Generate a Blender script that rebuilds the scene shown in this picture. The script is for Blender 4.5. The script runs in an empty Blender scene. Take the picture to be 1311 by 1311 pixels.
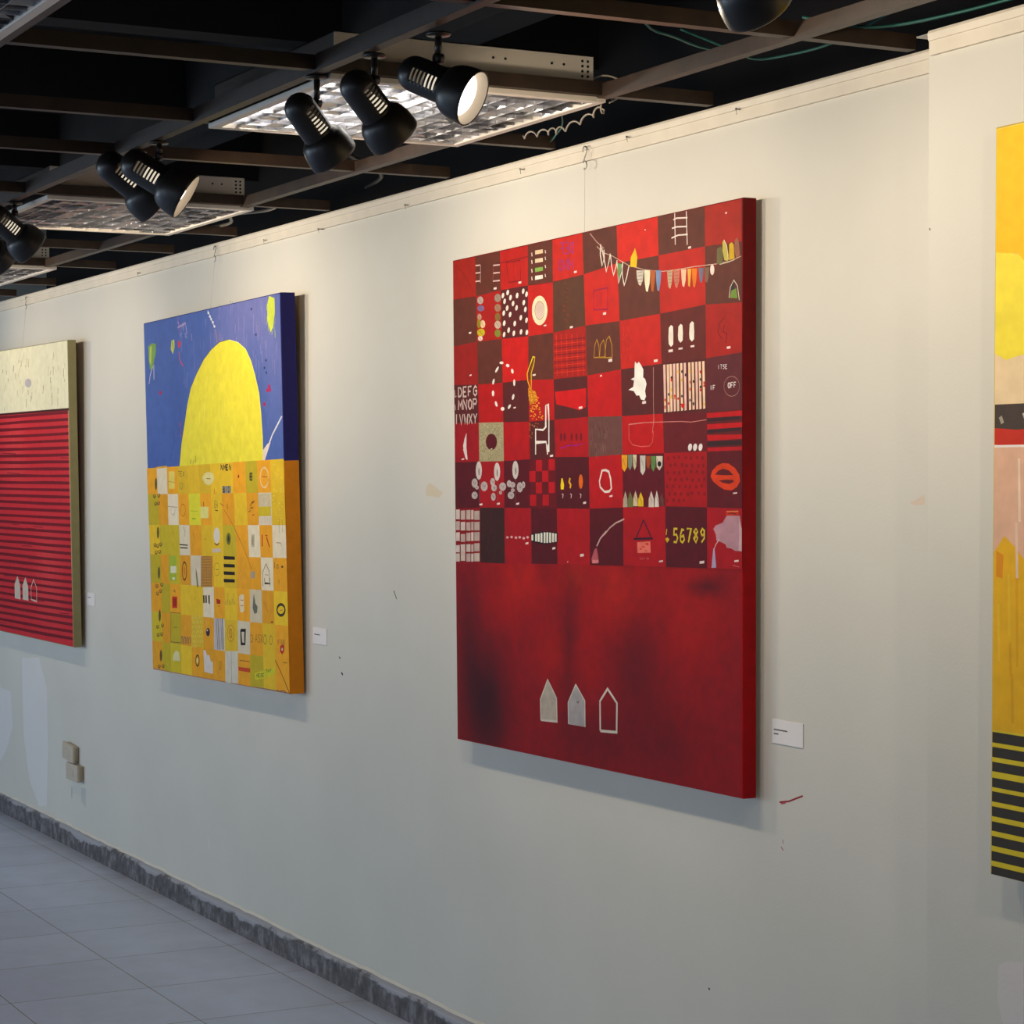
import bpy, bmesh, math, random
from mathutils import Vector, Matrix, Quaternion
random.seed(7)
SC = bpy.context.scene
COL = SC.collection

# ------------------------------------------------------------------ helpers
def lin(c):
    f = lambda v: v/12.92 if v <= .04045 else ((v+.055)/1.055)**2.4
    return tuple(f(v/255) for v in c)

def link(o, parent=None):
    COL.objects.link(o)
    if parent: o.parent = parent
    return o

def tag(o, label=None, cat=None, group=None, kind=None):
    if label: o['label'] = label
    if cat: o['category'] = cat
    if group: o['group'] = group
    if kind: o['kind'] = kind
    return o

def empty(name, loc):
    e = bpy.data.objects.new(name, None); e.empty_display_size = .05
    e.location = loc
    return link(e)

class MB:
    """collects shapes; build() links them as ONE mesh object"""
    def __init__(s, org=(0, 0, 0)):
        s.v = []; s.f = []; s.mi = []; s.sm = []; s.o = Vector(org)
    def add(s, vs, fs, mi=0, smooth=False):
        b = len(s.v)
        s.v += [Vector(v)-s.o for v in vs]
        for f in fs:
            s.f.append([i+b for i in f]); s.mi.append(mi); s.sm.append(smooth)
    def box(s, x0, y0, z0, x1, y1, z1, mi=0):
        v = [(x, y, z) for x in (x0, x1) for y in (y0, y1) for z in (z0, z1)]
        s.add(v, [(0, 1, 3, 2), (4, 6, 7, 5), (0, 4, 5, 1), (2, 3, 7, 6), (0, 2, 6, 4), (1, 5, 7, 3)], mi)
    def lathe(s, prof, M=None, n=28, mi=0, skip=None, cap=True):
        """prof: list of (z, r); M maps local z axis"""
        M = M or Matrix()
        vs = []
        for (z, r) in prof:
            for i in range(n):
                a = 2*math.pi*i/n
                vs.append(M @ Vector((r*math.cos(a), r*math.sin(a), z)))
        fs = []
        for k in range(len(prof)-1):
            for i in range(n):
                if skip and skip(k, i): continue
                j = (i+1) % n
                fs.append((k*n+i, k*n+j, (k+1)*n+j, (k+1)*n+i))
        if cap:
            if prof[0][1] > 1e-5: fs.append(tuple(reversed(range(n))))
            if prof[-1][1] > 1e-5: fs.append(tuple((len(prof)-1)*n+i for i in range(n)))
        s.add(vs, fs, mi, True)
    def tube(s, pts, r, n=8, mi=0):
        pts = [Vector(p) for p in pts]; vs = []; up = None
        for k, p in enumerate(pts):
            t = (pts[min(k+1, len(pts)-1)]-pts[max(k-1, 0)]).normalized()
            if up is None:
                up = t.orthogonal().normalized()
            else:
                up = (up - t*up.dot(t)).normalized()
            b = t.cross(up)
            for i in range(n):
                a = 2*math.pi*i/n
                vs.append(p+up*(r*math.cos(a))+b*(r*math.sin(a)))
        fs = [(k*n+i, k*n+(i+1) % n, (k+1)*n+(i+1) % n, (k+1)*n+i) for k in range(len(pts)-1) for i in range(n)]
        fs += [tuple(reversed(range(n))), tuple((len(pts)-1)*n+i for i in range(n))]
        s.add(vs, fs, mi, True)
    def extrude_x(s, prof, x0, x1, mi=0):
        n = len(prof)
        v = [(x0, a, b) for a, b in prof]+[(x1, a, b) for a, b in prof]
        s.add(v, [(i, (i+1) % n, n+(i+1) % n, n+i) for i in range(n)]+[tuple(reversed(range(n))), tuple(range(n, 2*n))], mi)
    def extrude_y(s, prof, y0, y1, mi=0):
        n = len(prof)
        v = [(a, y0, b) for a, b in prof]+[(a, y1, b) for a, b in prof]
        s.add(v, [(i, (i+1) % n, n+(i+1) % n, n+i) for i in range(n)]+[tuple(reversed(range(n))), tuple(range(n, 2*n))], mi)
    def build(s, name, mats, parent=None, bevel=0, recalc=True):
        me = bpy.data.meshes.new(name)
        me.from_pydata([tuple(v) for v in s.v], [], s.f)
        if not isinstance(mats, (list, tuple)): mats = [mats]
        for m in mats: me.materials.append(m)
        for p, a, b in zip(me.polygons, s.mi, s.sm):
            p.material_index = a; p.use_smooth = b
        if recalc:
            bm = bmesh.new(); bm.from_mesh(me); bmesh.ops.recalc_face_normals(bm, faces=bm.faces); bm.to_mesh(me); bm.free()
        o = bpy.data.objects.new(name, me)
        if parent is None: o.location = s.o
        link(o, parent)
        if bevel:
            b = o.modifiers.new('bevel', 'BEVEL'); b.width = bevel; b.segments = 2; b.limit_method = 'ANGLE'; b.angle_limit = .7
        return o

# ------------------------------------------------------------------ materials
def mat(name, col, rough=.6, metal=0, noise=0, nscale=8, emit=None, estr=0, bump=0, bscale=60, spec=.5, stretch=None):
    m = bpy.data.materials.new(name); m.use_nodes = True
    nt = m.node_tree; N = nt.nodes; L = nt.links; b = N['Principled BSDF']
    b.inputs['Roughness'].default_value = rough; b.inputs['Metallic'].default_value = metal
    b.inputs['Specular IOR Level'].default_value = spec
    c = lin(col)
    b.inputs['Base Color'].default_value = (*c, 1)
    if noise or bump:
        tc = N.new('ShaderNodeTexCoord'); mp = N.new('ShaderNodeMapping')
        L.new(tc.outputs['Object'], mp.inputs['Vector'])
        if stretch: mp.inputs['Scale'].default_value = stretch
    if noise:
        n = N.new('ShaderNodeTexNoise'); n.inputs['Scale'].default_value = nscale; n.inputs['Detail'].default_value = 5
        L.new(mp.outputs[0], n.inputs['Vector'])
        r = N.new('ShaderNodeMapRange'); r.inputs[1].default_value = .3; r.inputs[2].default_value = .7
        r.inputs[3].default_value = 1-noise; r.inputs[4].default_value = 1+noise
        L.new(n.outputs['Fac'], r.inputs[0])
        mx = N.new('ShaderNodeVectorMath'); mx.operation = 'SCALE'; mx.inputs[0].default_value = c
        L.new(r.outputs[0], mx.inputs['Scale']); L.new(mx.outputs[0], b.inputs['Base Color'])
    if bump:
        n2 = N.new('ShaderNodeTexNoise'); n2.inputs['Scale'].default_value = bscale; n2.inputs['Detail'].default_value = 4
        L.new(mp.outputs[0], n2.inputs['Vector'])
        bp = N.new('ShaderNodeBump'); bp.inputs['Strength'].default_value = bump; bp.inputs['Distance'].default_value = .002
        L.new(n2.outputs['Fac'], bp.inputs['Height']); L.new(bp.outputs[0], b.inputs['Normal'])
    if emit:
        b.inputs['Emission Color'].default_value = (*emit, 1); b.inputs['Emission Strength'].default_value = estr
    return m

def paint_mat(name, rough=.6, var=.08, vscale=18, gain=1.0, bump=.15, bscale=500, sat=1.0, vstretch=(1, 1, 1)):
    """pigment colour comes from the mesh's own paint colour attribute"""
    m = bpy.data.materials.new(name); m.use_nodes = True
    nt = m.node_tree; N = nt.nodes; L = nt.links; b = N['Principled BSDF']
    b.inputs['Roughness'].default_value = rough; b.inputs['Specular IOR Level'].default_value = .18
    at = N.new('ShaderNodeAttribute'); at.attribute_name = 'paint'
    tc = N.new('ShaderNodeTexCoord'); mp = N.new('ShaderNodeMapping'); mp.inputs['Scale'].default_value = vstretch
    L.new(tc.outputs['Object'], mp.inputs['Vector'])
    n = N.new('ShaderNodeTexNoise'); n.inputs['Scale'].default_value = vscale; n.inputs['Detail'].default_value = 6
    L.new(mp.outputs[0], n.inputs['Vector'])
    r = N.new('ShaderNodeMapRange'); r.inputs[1].default_value = .3; r.inputs[2].default_value = .7
    r.inputs[3].default_value = gain*(1-var); r.inputs[4].default_value = gain*(1+var)
    L.new(n.outputs['Fac'], r.inputs[0])
    mx = N.new('ShaderNodeVectorMath'); mx.operation = 'SCALE'
    L.new(at.outputs['Color'], mx.inputs[0]); L.new(r.outputs[0], mx.inputs['Scale'])
    hs = N.new('ShaderNodeHueSaturation'); hs.inputs['Saturation'].default_value = sat
    L.new(mx.outputs[0], hs.inputs['Color']); L.new(hs.outputs[0], b.inputs['Base Color'])
    n2 = N.new('ShaderNodeTexNoise'); n2.inputs['Scale'].default_value = bscale
    L.new(tc.outputs['Object'], n2.inputs['Vector'])
    bp = N.new('ShaderNodeBump'); bp.inputs['Strength'].default_value = bump; bp.inputs['Distance'].default_value = .001
    L.new(n2.outputs['Fac'], bp.inputs['Height']); L.new(bp.outputs[0], b.inputs['Normal'])
    return m

# ------------------------------------------------------------------ painted surfaces
def decode(rows):
    """row: kind (0 patch, 1 stroke), red, green, blue, layer, stroke width, then x, z pairs; lengths in tenths of a millimetre"""
    return [(r[0], tuple(r[1:4]), r[4], r[5]/1e4, [(r[i]/1e4, r[i+1]/1e4) for i in range(6, len(r), 2)]) for r in rows]

def ribbon(P, w):
    h = w/2; L = []; R = []
    n = len(P)
    for i, (x, z) in enumerate(P):
        ax, az = P[max(i-1, 0)]; bx, bz = P[min(i+1, n-1)]
        dx, dz = bx-ax, bz-az; d = math.hypot(dx, dz) or 1
        nx, nz = -dz/d, dx/d; k = 1
        if 0 < i < n-1:
            ux, uz = x-ax, z-az; u = math.hypot(ux, uz) or 1
            k = min(1.8, 1/max(.3, abs((-uz/u)*nx+(ux/u)*nz)))
        L.append((x+nx*h*k, z+nz*h*k)); R.append((x-nx*h*k, z-nz*h*k))
    return L, R

def painted(name, shapes, surf, base, material, parent=None, step=2.5e-5, first=4e-5, org=(0, 0, 0)):
    """surf(x, z, off) -> point; base: list of (verts, faces, vertex colours)"""
    V = []; F = []; C = []
    for vs, fs, cs in base:
        b = len(V); V += vs; C += cs
        F += [tuple(i+b for i in f) for f in fs]
    for kind, col, lay, w, P in shapes:
        off = first+lay*step; c = (*lin(col), 1)
        if kind == 0:
            b = len(V); V += [surf(x, z, off) for x, z in P]; C += [c]*len(P)
            area = sum(P[i][0]*P[(i+1) % len(P)][1]-P[(i+1) % len(P)][0]*P[i][1] for i in range(len(P)))
            idx = list(range(b, b+len(P)))
            F.append(tuple(idx if area > 0 else reversed(idx)))
        else:
            A, B = ribbon(P, w); b = len(V); n = len(A)
            V += [surf(x, z, off) for x, z in A]+[surf(x, z, off) for x, z in B]; C += [c]*(2*n)
            F += [(b+i, b+n+i, b+n+i+1, b+i+1) for i in range(n-1)]
    me = bpy.data.meshes.new(name)
    me.from_pydata([tuple(Vector(v)-Vector(org)) for v in V], [], F)
    at = me.color_attributes.new('paint', 'FLOAT_COLOR', 'POINT')
    at.data.foreach_set('color', [q for c in C for q in c])
    me.materials.append(material)
    o = bpy.data.objects.new(name, me)
    if parent is None: o.location = org
    return link(o, parent)

def sm(a, b, x):
    t = max(0, min(1, (x-a)/(b-a))); return t*t*(3-2*t)
def mixc(a, b, t): return tuple(p+(q-p)*t for p, q in zip(a, b))

def canvas(label, Q, data, thick, fieldfn, sidefn, material, wood, nu=40, nv=40, group=None):
    X0, Z0, yb, zb, k, q = Q
    root = empty('painting', (X0, 0, Z0)); tag(root, label, 'painting', group)
    nrm = Vector((0, -1, k)).normalized()
    # local coordinates are relative to root
    def surf(x, z, off=0):
        return Vector((x, yb+k*(z+Z0-zb), z))+nrm*off
    tl, tr, br, bl = [(x-X0, z-Z0) for x, z in q]
    def bil(u, v):
        a = (bl[0]+(br[0]-bl[0])*u, bl[1]+(br[1]-bl[1])*u); b = (tl[0]+(tr[0]-tl[0])*u, tl[1]+(tr[1]-tl[1])*u)
        return (a[0]+(b[0]-a[0])*v, a[1]+(b[1]-a[1])*v)
    base = []
    vs = []; cs = []; fs = []
    for j in range(nv+1):
        for i in range(nu+1):
            u, v = i/nu, j/nv
            vs.append(surf(*bil(u, v))); cs.append((*lin(fieldfn(u, v)), 1))
    for j in range(nv):
        for i in range(nu):
            a = j*(nu+1)+i; fs.append((a, a+1, a+nu+2, a+nu+1))
    base.append((vs, fs, cs))
    # wrapped sides, each with a softened front corner and split where the colour changes
    ring = []
    N = 24; SPLIT = .583
    for i in range(N): ring.append((i/N, 0))
    for i in range(N): ring.append((1, i/N))
    ring += [(1, SPLIT-.001), (1, SPLIT+.001)]; ring[N:] = sorted(ring[N:], key=lambda q: q[1])
    for i in range(N): ring.append((1-i/N, 1))
    for i in range(N): ring.append((0, 1-i/N))
    e = .003
    vs = []; cs = []; fs = []; M = len(ring)
    for (off, grow) in ((0, 0), (-e*.3, e*.7), (-e, e), (-thick, e)):
        for (u, v) in ring:
            x, z = bil(u, v)
            gx = -grow if u == 0 else (grow if u == 1 else 0); gz = -grow if v == 0 else (grow if v == 1 else 0)
            vs.append(surf(x+gx, z+gz, off)); cs.append((*lin(sidefn(u, v)), 1))
    for a in range(3):
        for i in range(M):
            j = (i+1) % M
            fs.append((a*M+j, a*M+i, (a+1)*M+i, (a+1)*M+j))
    base.append((vs, fs, cs))
    painted('canvas', decode(data), surf, base, material, root)
    # stretcher frame on the back
    s = MB((0, 0, 0)); w = .04
    for (u0, v0, u1, v1) in ((.0, 0, 1, .03), (0, .97, 1, 1), (0, 0.03, .03, .97), (.97, 0.03, 1, .97), (.485, .03, .515, .97)):
        P = [bil(u0, v0), bil(u1, v0), bil(u1, v1), bil(u0, v1)]
        f = [surf(x, z, -thick+.018) for x, z in P]; b = [surf(x, z, -thick+.0005) for x, z in P]
        s.add(f+b, [(0, 1, 2, 3), (7, 6, 5, 4), (0, 4, 5, 1), (1, 5, 6, 2), (2, 6, 7, 3), (3, 7, 4, 0)])
    s.build('stretcher_frame', wood, root)
    return root

# ------------------------------------------------------------------ material set
M_wall = paint_mat('wall_paint', rough=.75, var=.03, vscale=2.5, bump=.25, bscale=160)
M_paint = paint_mat('canvas_paint', rough=.6, var=.07, vscale=30, gain=.92)
M_paint_red = paint_mat('red_canvas_paint', rough=.6, var=.13, vscale=34, gain=.80, sat=1.06)
M_trim = mat('trim_paint', (214, 204, 186), .6, noise=.05, nscale=12)
M_wood = mat('stretcher_wood', (176, 140, 96), .7, noise=.15, nscale=14)
M_iron = mat('brown_iron', (50, 36, 26), .5, noise=.3, nscale=20)
M_black = mat('spot_black', (34, 29, 26), .36)
M_blackin = mat('spot_inside', (112, 100, 84), .5)
M_white = mat('white_enamel', (214, 204, 190), .45)
M_hole = mat('hole_dark', (18, 16, 15), .9)
M_alu = mat('louver_aluminium', (190, 190, 194), .32, metal=1)
M_alu2 = mat('frame_aluminium', (150, 146, 138), .4, metal=.3)
M_refl = mat('fixture_reflector', (210, 208, 200), .25, metal=.8)
M_tube = mat('tube_glass_off', (215, 215, 210), .2)
M_tube_glow = mat('tube_added_glow', (230, 230, 225), .2, emit=(1, .96, .90), estr=22.0)
M_bulb = mat('bulb_lit', (240, 230, 210), .3, emit=(1, .93, .82), estr=7)
M_bulbneck = mat('bulb_neck', (240, 230, 210), .3, emit=(1, .86, .66), estr=.8)
M_bulbrear = mat('bulb_rear', (150, 140, 125), .3, emit=(1, .8, .55), estr=.12)
M_steel = mat('steel', (150, 145, 138), .35, metal=1)
M_slab = mat('plenum_dark', (26, 22, 22), .9, noise=.5, nscale=3)
M_joist = mat('joist_dark', (24, 20, 18), .85, noise=.4, nscale=5)
M_teal = mat('cable_teal', (30, 96, 88), .5)
M_cable = mat('cable_black', (16, 15, 15), .5)
M_grey = mat('cable_grey', (150, 140, 126), .5)
M_card = mat('card_white', (226, 220, 216), .6)
M_ink = mat('card_ink', (70, 66, 66), .7)
M_socket = mat('socket_plastic', (188, 176, 156), .5, noise=.06, nscale=30)
M_clear = mat('nylon_line', (176, 168, 152), .4)
M_frame = mat('window_frame_grey', (90, 90, 92), .5)

def floor_mat():
    m = bpy.data.materials.new('floor_tiles'); m.use_nodes = True
    nt = m.node_tree; N = nt.nodes; L = nt.links; b = N['Principled BSDF']
    tc = N.new('ShaderNodeTexCoord'); mp = N.new('ShaderNodeMapping')
    T = .444
    mp.inputs['Location'].default_value = (8.5119/T, .1072/T, 0)
    mp.inputs['Scale'].default_value = (1/T, 1/T, 1)
    L.new(tc.outputs['Object'], mp.inputs['Vector'])
    br = N.new('ShaderNodeTexBrick'); br.offset = 0; br.squash = 1
    br.inputs['Scale'].default_value = 1; br.inputs['Brick Width'].default_value = 1; br.inputs['Row Height'].default_value = 1
    br.inputs['Mortar Size'].default_value = .0042; br.inputs['Mortar Smooth'].default_value = .3; br.inputs['Bias'].default_value = 0
    br.inputs['Color1'].default_value = (*lin((204, 216, 240)), 1); br.inputs['Color2'].default_value = (*lin((196, 208, 232)), 1)
    br.inputs['Mortar'].default_value = (*lin((104, 94, 90)), 1)
    L.new(mp.outputs[0], br.inputs['Vector'])
    n = N.new('ShaderNodeTexNoise'); n.inputs['Scale'].default_value = 7; n.inputs['Detail'].default_value = 8; n.inputs['Roughness'].default_value = .65
    L.new(tc.outputs['Object'], n.inputs['Vector'])
    mr = N.new('ShaderNodeMapRange'); mr.inputs[1].default_value = .3; mr.inputs[2].default_value = .7; mr.inputs[3].default_value = .93; mr.inputs[4].default_value = 1.05
    L.new(n.outputs['Fac'], mr.inputs[0])
    sc = N.new('ShaderNodeVectorMath'); sc.operation = 'SCALE'
    L.new(br.outputs['Color'], sc.inputs[0]); L.new(mr.outputs[0], sc.inputs['Scale'])
    # brown dirt collected along the foot of the wall
    sp = N.new('ShaderNodeSeparateXYZ'); L.new(tc.outputs['Object'], sp.inputs[0])
    d = N.new('ShaderNodeMapRange'); d.inputs[1].default_value = -.40; d.inputs[2].default_value = -.0; d.inputs[3].default_value = 0; d.inputs[4].default_value = .75
    L.new(sp.outputs['Y'], d.inputs[0])
    n3 = N.new('ShaderNodeTexNoise'); n3.inputs['Scale'].default_value = 5; n3.inputs['Detail'].default_value = 6
    L.new(tc.outputs['Object'], n3.inputs['Vector'])
    mu = N.new('ShaderNodeMath'); mu.operation = 'MULTIPLY'; L.new(d.outputs[0], mu.inputs[0]); L.new(n3.outputs['Fac'], mu.inputs[1])
    mx = N.new('ShaderNodeMix'); mx.data_type = 'RGBA'
    L.new(mu.outputs[0], mx.inputs[0]); L.new(sc.outputs[0], mx.inputs[6]); mx.inputs[7].default_value = (*lin((128, 108, 92)), 1)
    L.new(mx.outputs[2], b.inputs['Base Color'])
    b.inputs['Roughness'].default_value = .42
    bp = N.new('ShaderNodeBump'); bp.inputs['Strength'].default_value = .3; bp.inputs['Distance'].default_value = .002; bp.invert = True
    L.new(br.outputs['Fac'], bp.inputs['Height']); L.new(bp.outputs[0], b.inputs['Normal'])
    return m

def stone_mat():
    m = bpy.data.materials.new('baseboard_stone'); m.use_nodes = True
    nt = m.node_tree; N = nt.nodes; L = nt.links; b = N['Principled BSDF']
    tc = N.new('ShaderNodeTexCoord'); mp = N.new('ShaderNodeMapping'); mp.inputs['Scale'].default_value = (22, 1, 15)
    L.new(tc.outputs['Object'], mp.inputs['Vector'])
    n = N.new('ShaderNodeTexNoise'); n.inputs['Scale'].default_value = 1; n.inputs['Detail'].default_value = 7; n.inputs['Roughness'].default_value = .7
    L.new(mp.outputs[0], n.inputs['Vector'])
    cr = N.new('ShaderNodeValToRGB'); e = cr.color_ramp.elements
    e[0].position = .34; e[0].color = (*lin((58, 54, 54)), 1); e[1].position = .60; e[1].color = (*lin((124, 120, 122)), 1)
    x = cr.color_ramp.elements.new(.5); x.color = (*lin((88, 84, 86)), 1)
    L.new(n.outputs['Fac'], cr.inputs[0])
    # smeared wall paint on the upper edge and a few drips
    sp = N.new('ShaderNodeSeparateXYZ'); L.new(tc.outputs['Object'], sp.inputs[0])
    m2 = N.new('ShaderNodeMapping'); m2.inputs['Scale'].default_value = (2.6, 1, 5)
    L.new(tc.outputs['Object'], m2.inputs['Vector'])
    n2 = N.new('ShaderNodeTexNoise'); n2.inputs['Scale'].default_value = 1; n2.inputs['Detail'].default_value = 8; n2.inputs['Roughness'].default_value = .7
    L.new(m2.outputs[0], n2.inputs['Vector'])
    a = N.new('ShaderNodeMapRange'); a.inputs[1].default_value = .02; a.inputs[2].default_value = .085; a.inputs[3].default_value = -.26; a.inputs[4].default_value = .16
    L.new(sp.outputs['Z'], a.inputs[0])
    ad = N.new('ShaderNodeMath'); L.new(a.outputs[0], ad.inputs[0]); L.new(n2.outputs['Fac'], ad.inputs[1])
    gt = N.new('ShaderNodeMapRange'); gt.inputs[1].default_value = .52; gt.inputs[2].default_value = .58
    L.new(ad.outputs[0], gt.inputs[0])
    mx = N.new('ShaderNodeMix'); mx.data_type = 'RGBA'
    L.new(gt.outputs[0], mx.inputs[0]); L.new(cr.outputs[0], mx.inputs[6]); mx.inputs[7].default_value = (*lin((160, 158, 162)), 1)
    L.new(mx.outputs[2], b.inputs['Base Color']); b.inputs['Roughness'].default_value = .6
    return m
M_floor = floor_mat(); M_stone = stone_mat()

# ------------------------------------------------------------------ the setting
ZT = 2.425
XS = -3.150; YN = -.112
WC = (205, 201, 190)
def plane_base(x0, x1, z0, z1, y, yb, mirror=False):
    c = (*lin(WC), 1)
    v = [(x0, y, z0), (x1, y, z0), (x1, y, z1), (x0, y, z1), (x0, yb, z0), (x1, yb, z0), (x1, yb, z1), (x0, yb, z1)]
    f = [(0, 1, 2, 3), (5, 4, 7, 6), (0, 4, 5, 1), (1, 5, 6, 2), (2, 6, 7, 3), (3, 7, 4, 0)]
    return [( [Vector(a) for a in v], f, [c]*8)]
DW = [[0,204,190,166,0,0,-54561,15648,-54362,15783,-54067,15694,-53534,15497,-53776,15362,-54611,15423],
[1,70,60,60,0,37,-56728,12577,-56518,12332],
[1,70,60,60,0,73,-60478,9829,-60361,9765],
[1,90,80,70,0,49,-60652,10305,-60534,10265],
[1,150,40,50,0,37,-37661,8891,-37326,8954,-37049,9059,-36830,9139],
[1,176,90,96,1,34,-37605,8865,-37437,8905],
[1,176,130,126,0,34,-37604,7932,-37519,7860],
[1,170,120,116,0,27,-37548,8093,-37520,8013],
[0,208,190,172,0,0,-33369,15442,-33205,15490,-32925,15600,-32925,15401,-33251,15381],
[1,60,60,62,0,43,-40358,4260,-40296,4238],
[1,214,214,214,0,46,-72082,2890,-72008,2504],
[1,210,212,214,0,36,-58076,2882,-58021,2820],
[0,214,210,206,0,0,-96015,7591,-93257,7801,-92073,6564,-91883,3790,-92166,1236,-93378,1068,-94848,2013,-95825,4060],
[0,214,210,206,0,0,-99765,5882,-97875,5865,-97510,4245,-98734,3001,-99837,2311],
[1,150,146,140,0,68,-88452,2563,-88459,2089],
[0,190,188,180,0,0,-87130,2736,-86484,2755,-86496,1957,-87140,2134]]
DN = [[0,214,206,200,0,0,-29565,7126,-29323,7260,-28905,7318,-28900,6217,-29439,6092,-29583,6499],
[1,90,80,70,0,29,-31475,20612,-31453,20566]]
w = painted('wall_back', decode(DW), lambda x, z, o: Vector((x, -o*4, z)), plane_base(-12.5, XS+.03, 0, ZT, 0, .12), M_wall, first=6e-5)
tag(w, kind='structure')
w = painted('wall_back_projection', decode(DN), lambda x, z, o: Vector((x, YN-o*4, z)), plane_base(XS, 1.5, 0, ZT, YN, .12), M_wall, first=6e-5)
w.name = 'wall_right_front'; tag(w, kind='structure')

def wallbox(name, *b, m=None, kind='structure'):
    s = MB(); s.box(*b); o = s.build(name, m or M_plain); tag(o, kind=kind); return o
M_plain = mat('plain_wall', WC, .8, noise=.03, nscale=3)
f = MB(); f.box(-12.5, -6.5, -.1, 1.5, 0, 0); o = f.build('floor', M_floor); tag(o, kind='structure')
wallbox('wall_left', -12.62, -6.5, 0, -12.5, 1.0, 3.2)
wallbox('wall_right', 1.5, -6.5, 0, 1.62, 1.0, 3.2)
# street side: a shopfront with three glazed openings
s = MB()
s.box(-12.5, -6.62, 0, 1.5, -6.5, .25); s.box(-12.5, -6.62, 2.35, 1.5, -6.5, 3.2)
for x in (-12.5, -8.0, -3.5, 1.0): s.box(x, -6.62, .25, x+.5, -6.5, 2.35)
tag(s.build('wall_front', M_plain), kind='structure')
M_glass = bpy.data.materials.new('shopfront_glass'); M_glass.use_nodes = True
_n = M_glass.node_tree.nodes; _l = M_glass.node_tree.links
_t = _n.new('ShaderNodeBsdfTransparent'); _g = _n.new('ShaderNodeBsdfGlossy'); _g.inputs['Roughness'].default_value = .02; _mx = _n.new('ShaderNodeMixShader'); _mx.inputs[0].default_value = .06
_l.new(_t.outputs[0], _mx.inputs[1]); _l.new(_g.outputs[0], _mx.inputs[2]); _l.new(_mx.outputs[0], _n['Material Output'].inputs['Surface'])
for i, x in enumerate((-12.0, -7.5, -3.0)):
    s = MB()
    for (a, b, c, d) in ((x, .25, x+4, .31), (x, 2.29, x+4, 2.35), (x, .31, x+.06, 2.29), (x+3.94, .31, x+4, 2.29), (x+1.97, .31, x+2.03, 2.29)):
        s.box(a, -6.60, b, c, -6.53, d)
    s.box(x+.06, -6.57, .31, x+1.97, -6.56, 2.29, 1); s.box(x+2.03, -6.57, .31, x+3.94, -6.56, 2.29, 1)
    tag(s.build('window_%d' % (i+1), [M_frame, M_glass]), kind='structure')
s = MB(); s.box(-12.62, -6.62, 3.2, 1.62, 1.1, 3.35); tag(s.build('ceiling', M_slab), kind='structure')
wallbox('wall_plenum', -12.62, 1.0, 0, 1.62, 1.1, 3.2, m=M_slab)
# joists and ducts inside the dark plenum
for i, (y0, y1, z0) in enumerate(((-5.2, -5.0, 2.9), (-3.4, -3.2, 2.9), (-1.72, -1.52, 2.86), (.05, .2, 2.86))):
    s = MB(); s.box(-12.5, y0, z0, 1.5, y1, 3.2); tag(s.build('trim_%d' % (20+i), M_joist), kind='structure')
for i, x in enumerate((-10.8, -9.2, -7.6, -6.2, -5.0, -3.75, -2.4)):
    s = MB(); s.box(x-.06, -6.5, 2.96, x+.06, 1.0, 3.2); tag(s.build('trim_%d' % (30+i), M_joist), kind='structure')

# picture-rail boards at the head of both walls
prof = lambda y: [(y, 2.381), (y-.009, 2.381), (y-.009, 2.407), (y-.012, 2.408), (y-.014, 2.421), (y-.011, 2.4265), (y, 2.4265)]
s = MB(); s.extrude_x(prof(0), -12.5, XS); tag(s.build('trim_1', M_trim), kind='structure')
s = MB(); s.extrude_x(prof(YN), XS+.012, 1.5); tag(s.build('trim_2', M_trim), kind='structure')
bprof = lambda y: [(y, 0), (y-.015, 0), (y-.015, .070), (y-.012, .076), (y-.004, .083), (y, .085)]
s = MB(); s.extrude_x(bprof(0), -12.5, XS)
tag(s.build('baseboard_back', M_stone), kind='structure')
s = MB(); s.extrude_x(bprof(YN), XS, 1.5); tag(s.build('baseboard_right_front', M_stone), kind='structure')
# ragged painted ledge left where the wall coat stops above the skirting
s = MB(); n = 190; P = []
for i in range(n+1):
    x = -12.5+(XS+12.5)*i/n; P.append((x, .088+random.uniform(-.003, .003)))
vs = [(x, -.001, .082) for x, z in P]+[(x, -.0055, z-.002) for x, z in P]+[(x, -.0005, z+.007) for x, z in P]
s.add(vs, [(i, i+1, n+2+i, n+1+i) for i in range(n)]+[(n+1+i, n+2+i, 2*n+3+i, 2*n+2+i) for i in range(n)])
tag(s.build('trim_3', M_trim), kind='structure')

# exposed ceiling grid: angle-iron bars
nb = [0]
def barname():
    nb[0] += 1; return 'trim_%d' % (40+nb[0])
HB = .030; WB = .026; TB = .003
def bar_x(x0, x1, y, z=ZT, h=HB, w=WB):
    s = MB(); s.extrude_x([(y-w/2, z), (y+w/2, z), (y+w/2, z+TB), (y-w/2+TB, z+TB), (y-w/2+TB, z+h), (y-w/2, z+h)], x0, x1)
    tag(s.build(barname(), M_iron), kind='structure')
def bar_y(y0, y1, x, z=ZT+.004, h=HB, w=WB):
    s = MB(); s.extrude_y([(x-w/2, z), (x+w/2, z), (x+w/2, z+h), (x+w/2-TB, z+h), (x+w/2-TB, z+TB), (x-w/2, z+TB)], y0, y1)
    tag(s.build(barname(), M_iron), kind='structure')
BX = (-10.3, -9.6, -8.98, -8.17, -7.50, -6.87, -6.09, -5.28, -4.70, -4.00, -3.31, -2.65, -2.0, -1.3, -.65, 0, .65)
for x in BX: bar_y(-4.6, -.02, x)
bar_x(-12.4, 1.4, -.300)
bar_x(-12.4, 1.4, -.985, h=.036)
for y in (-1.655, -2.34, -3.0, -3.7, -4.4): bar_x(-12.4, 1.4, y)

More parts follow.
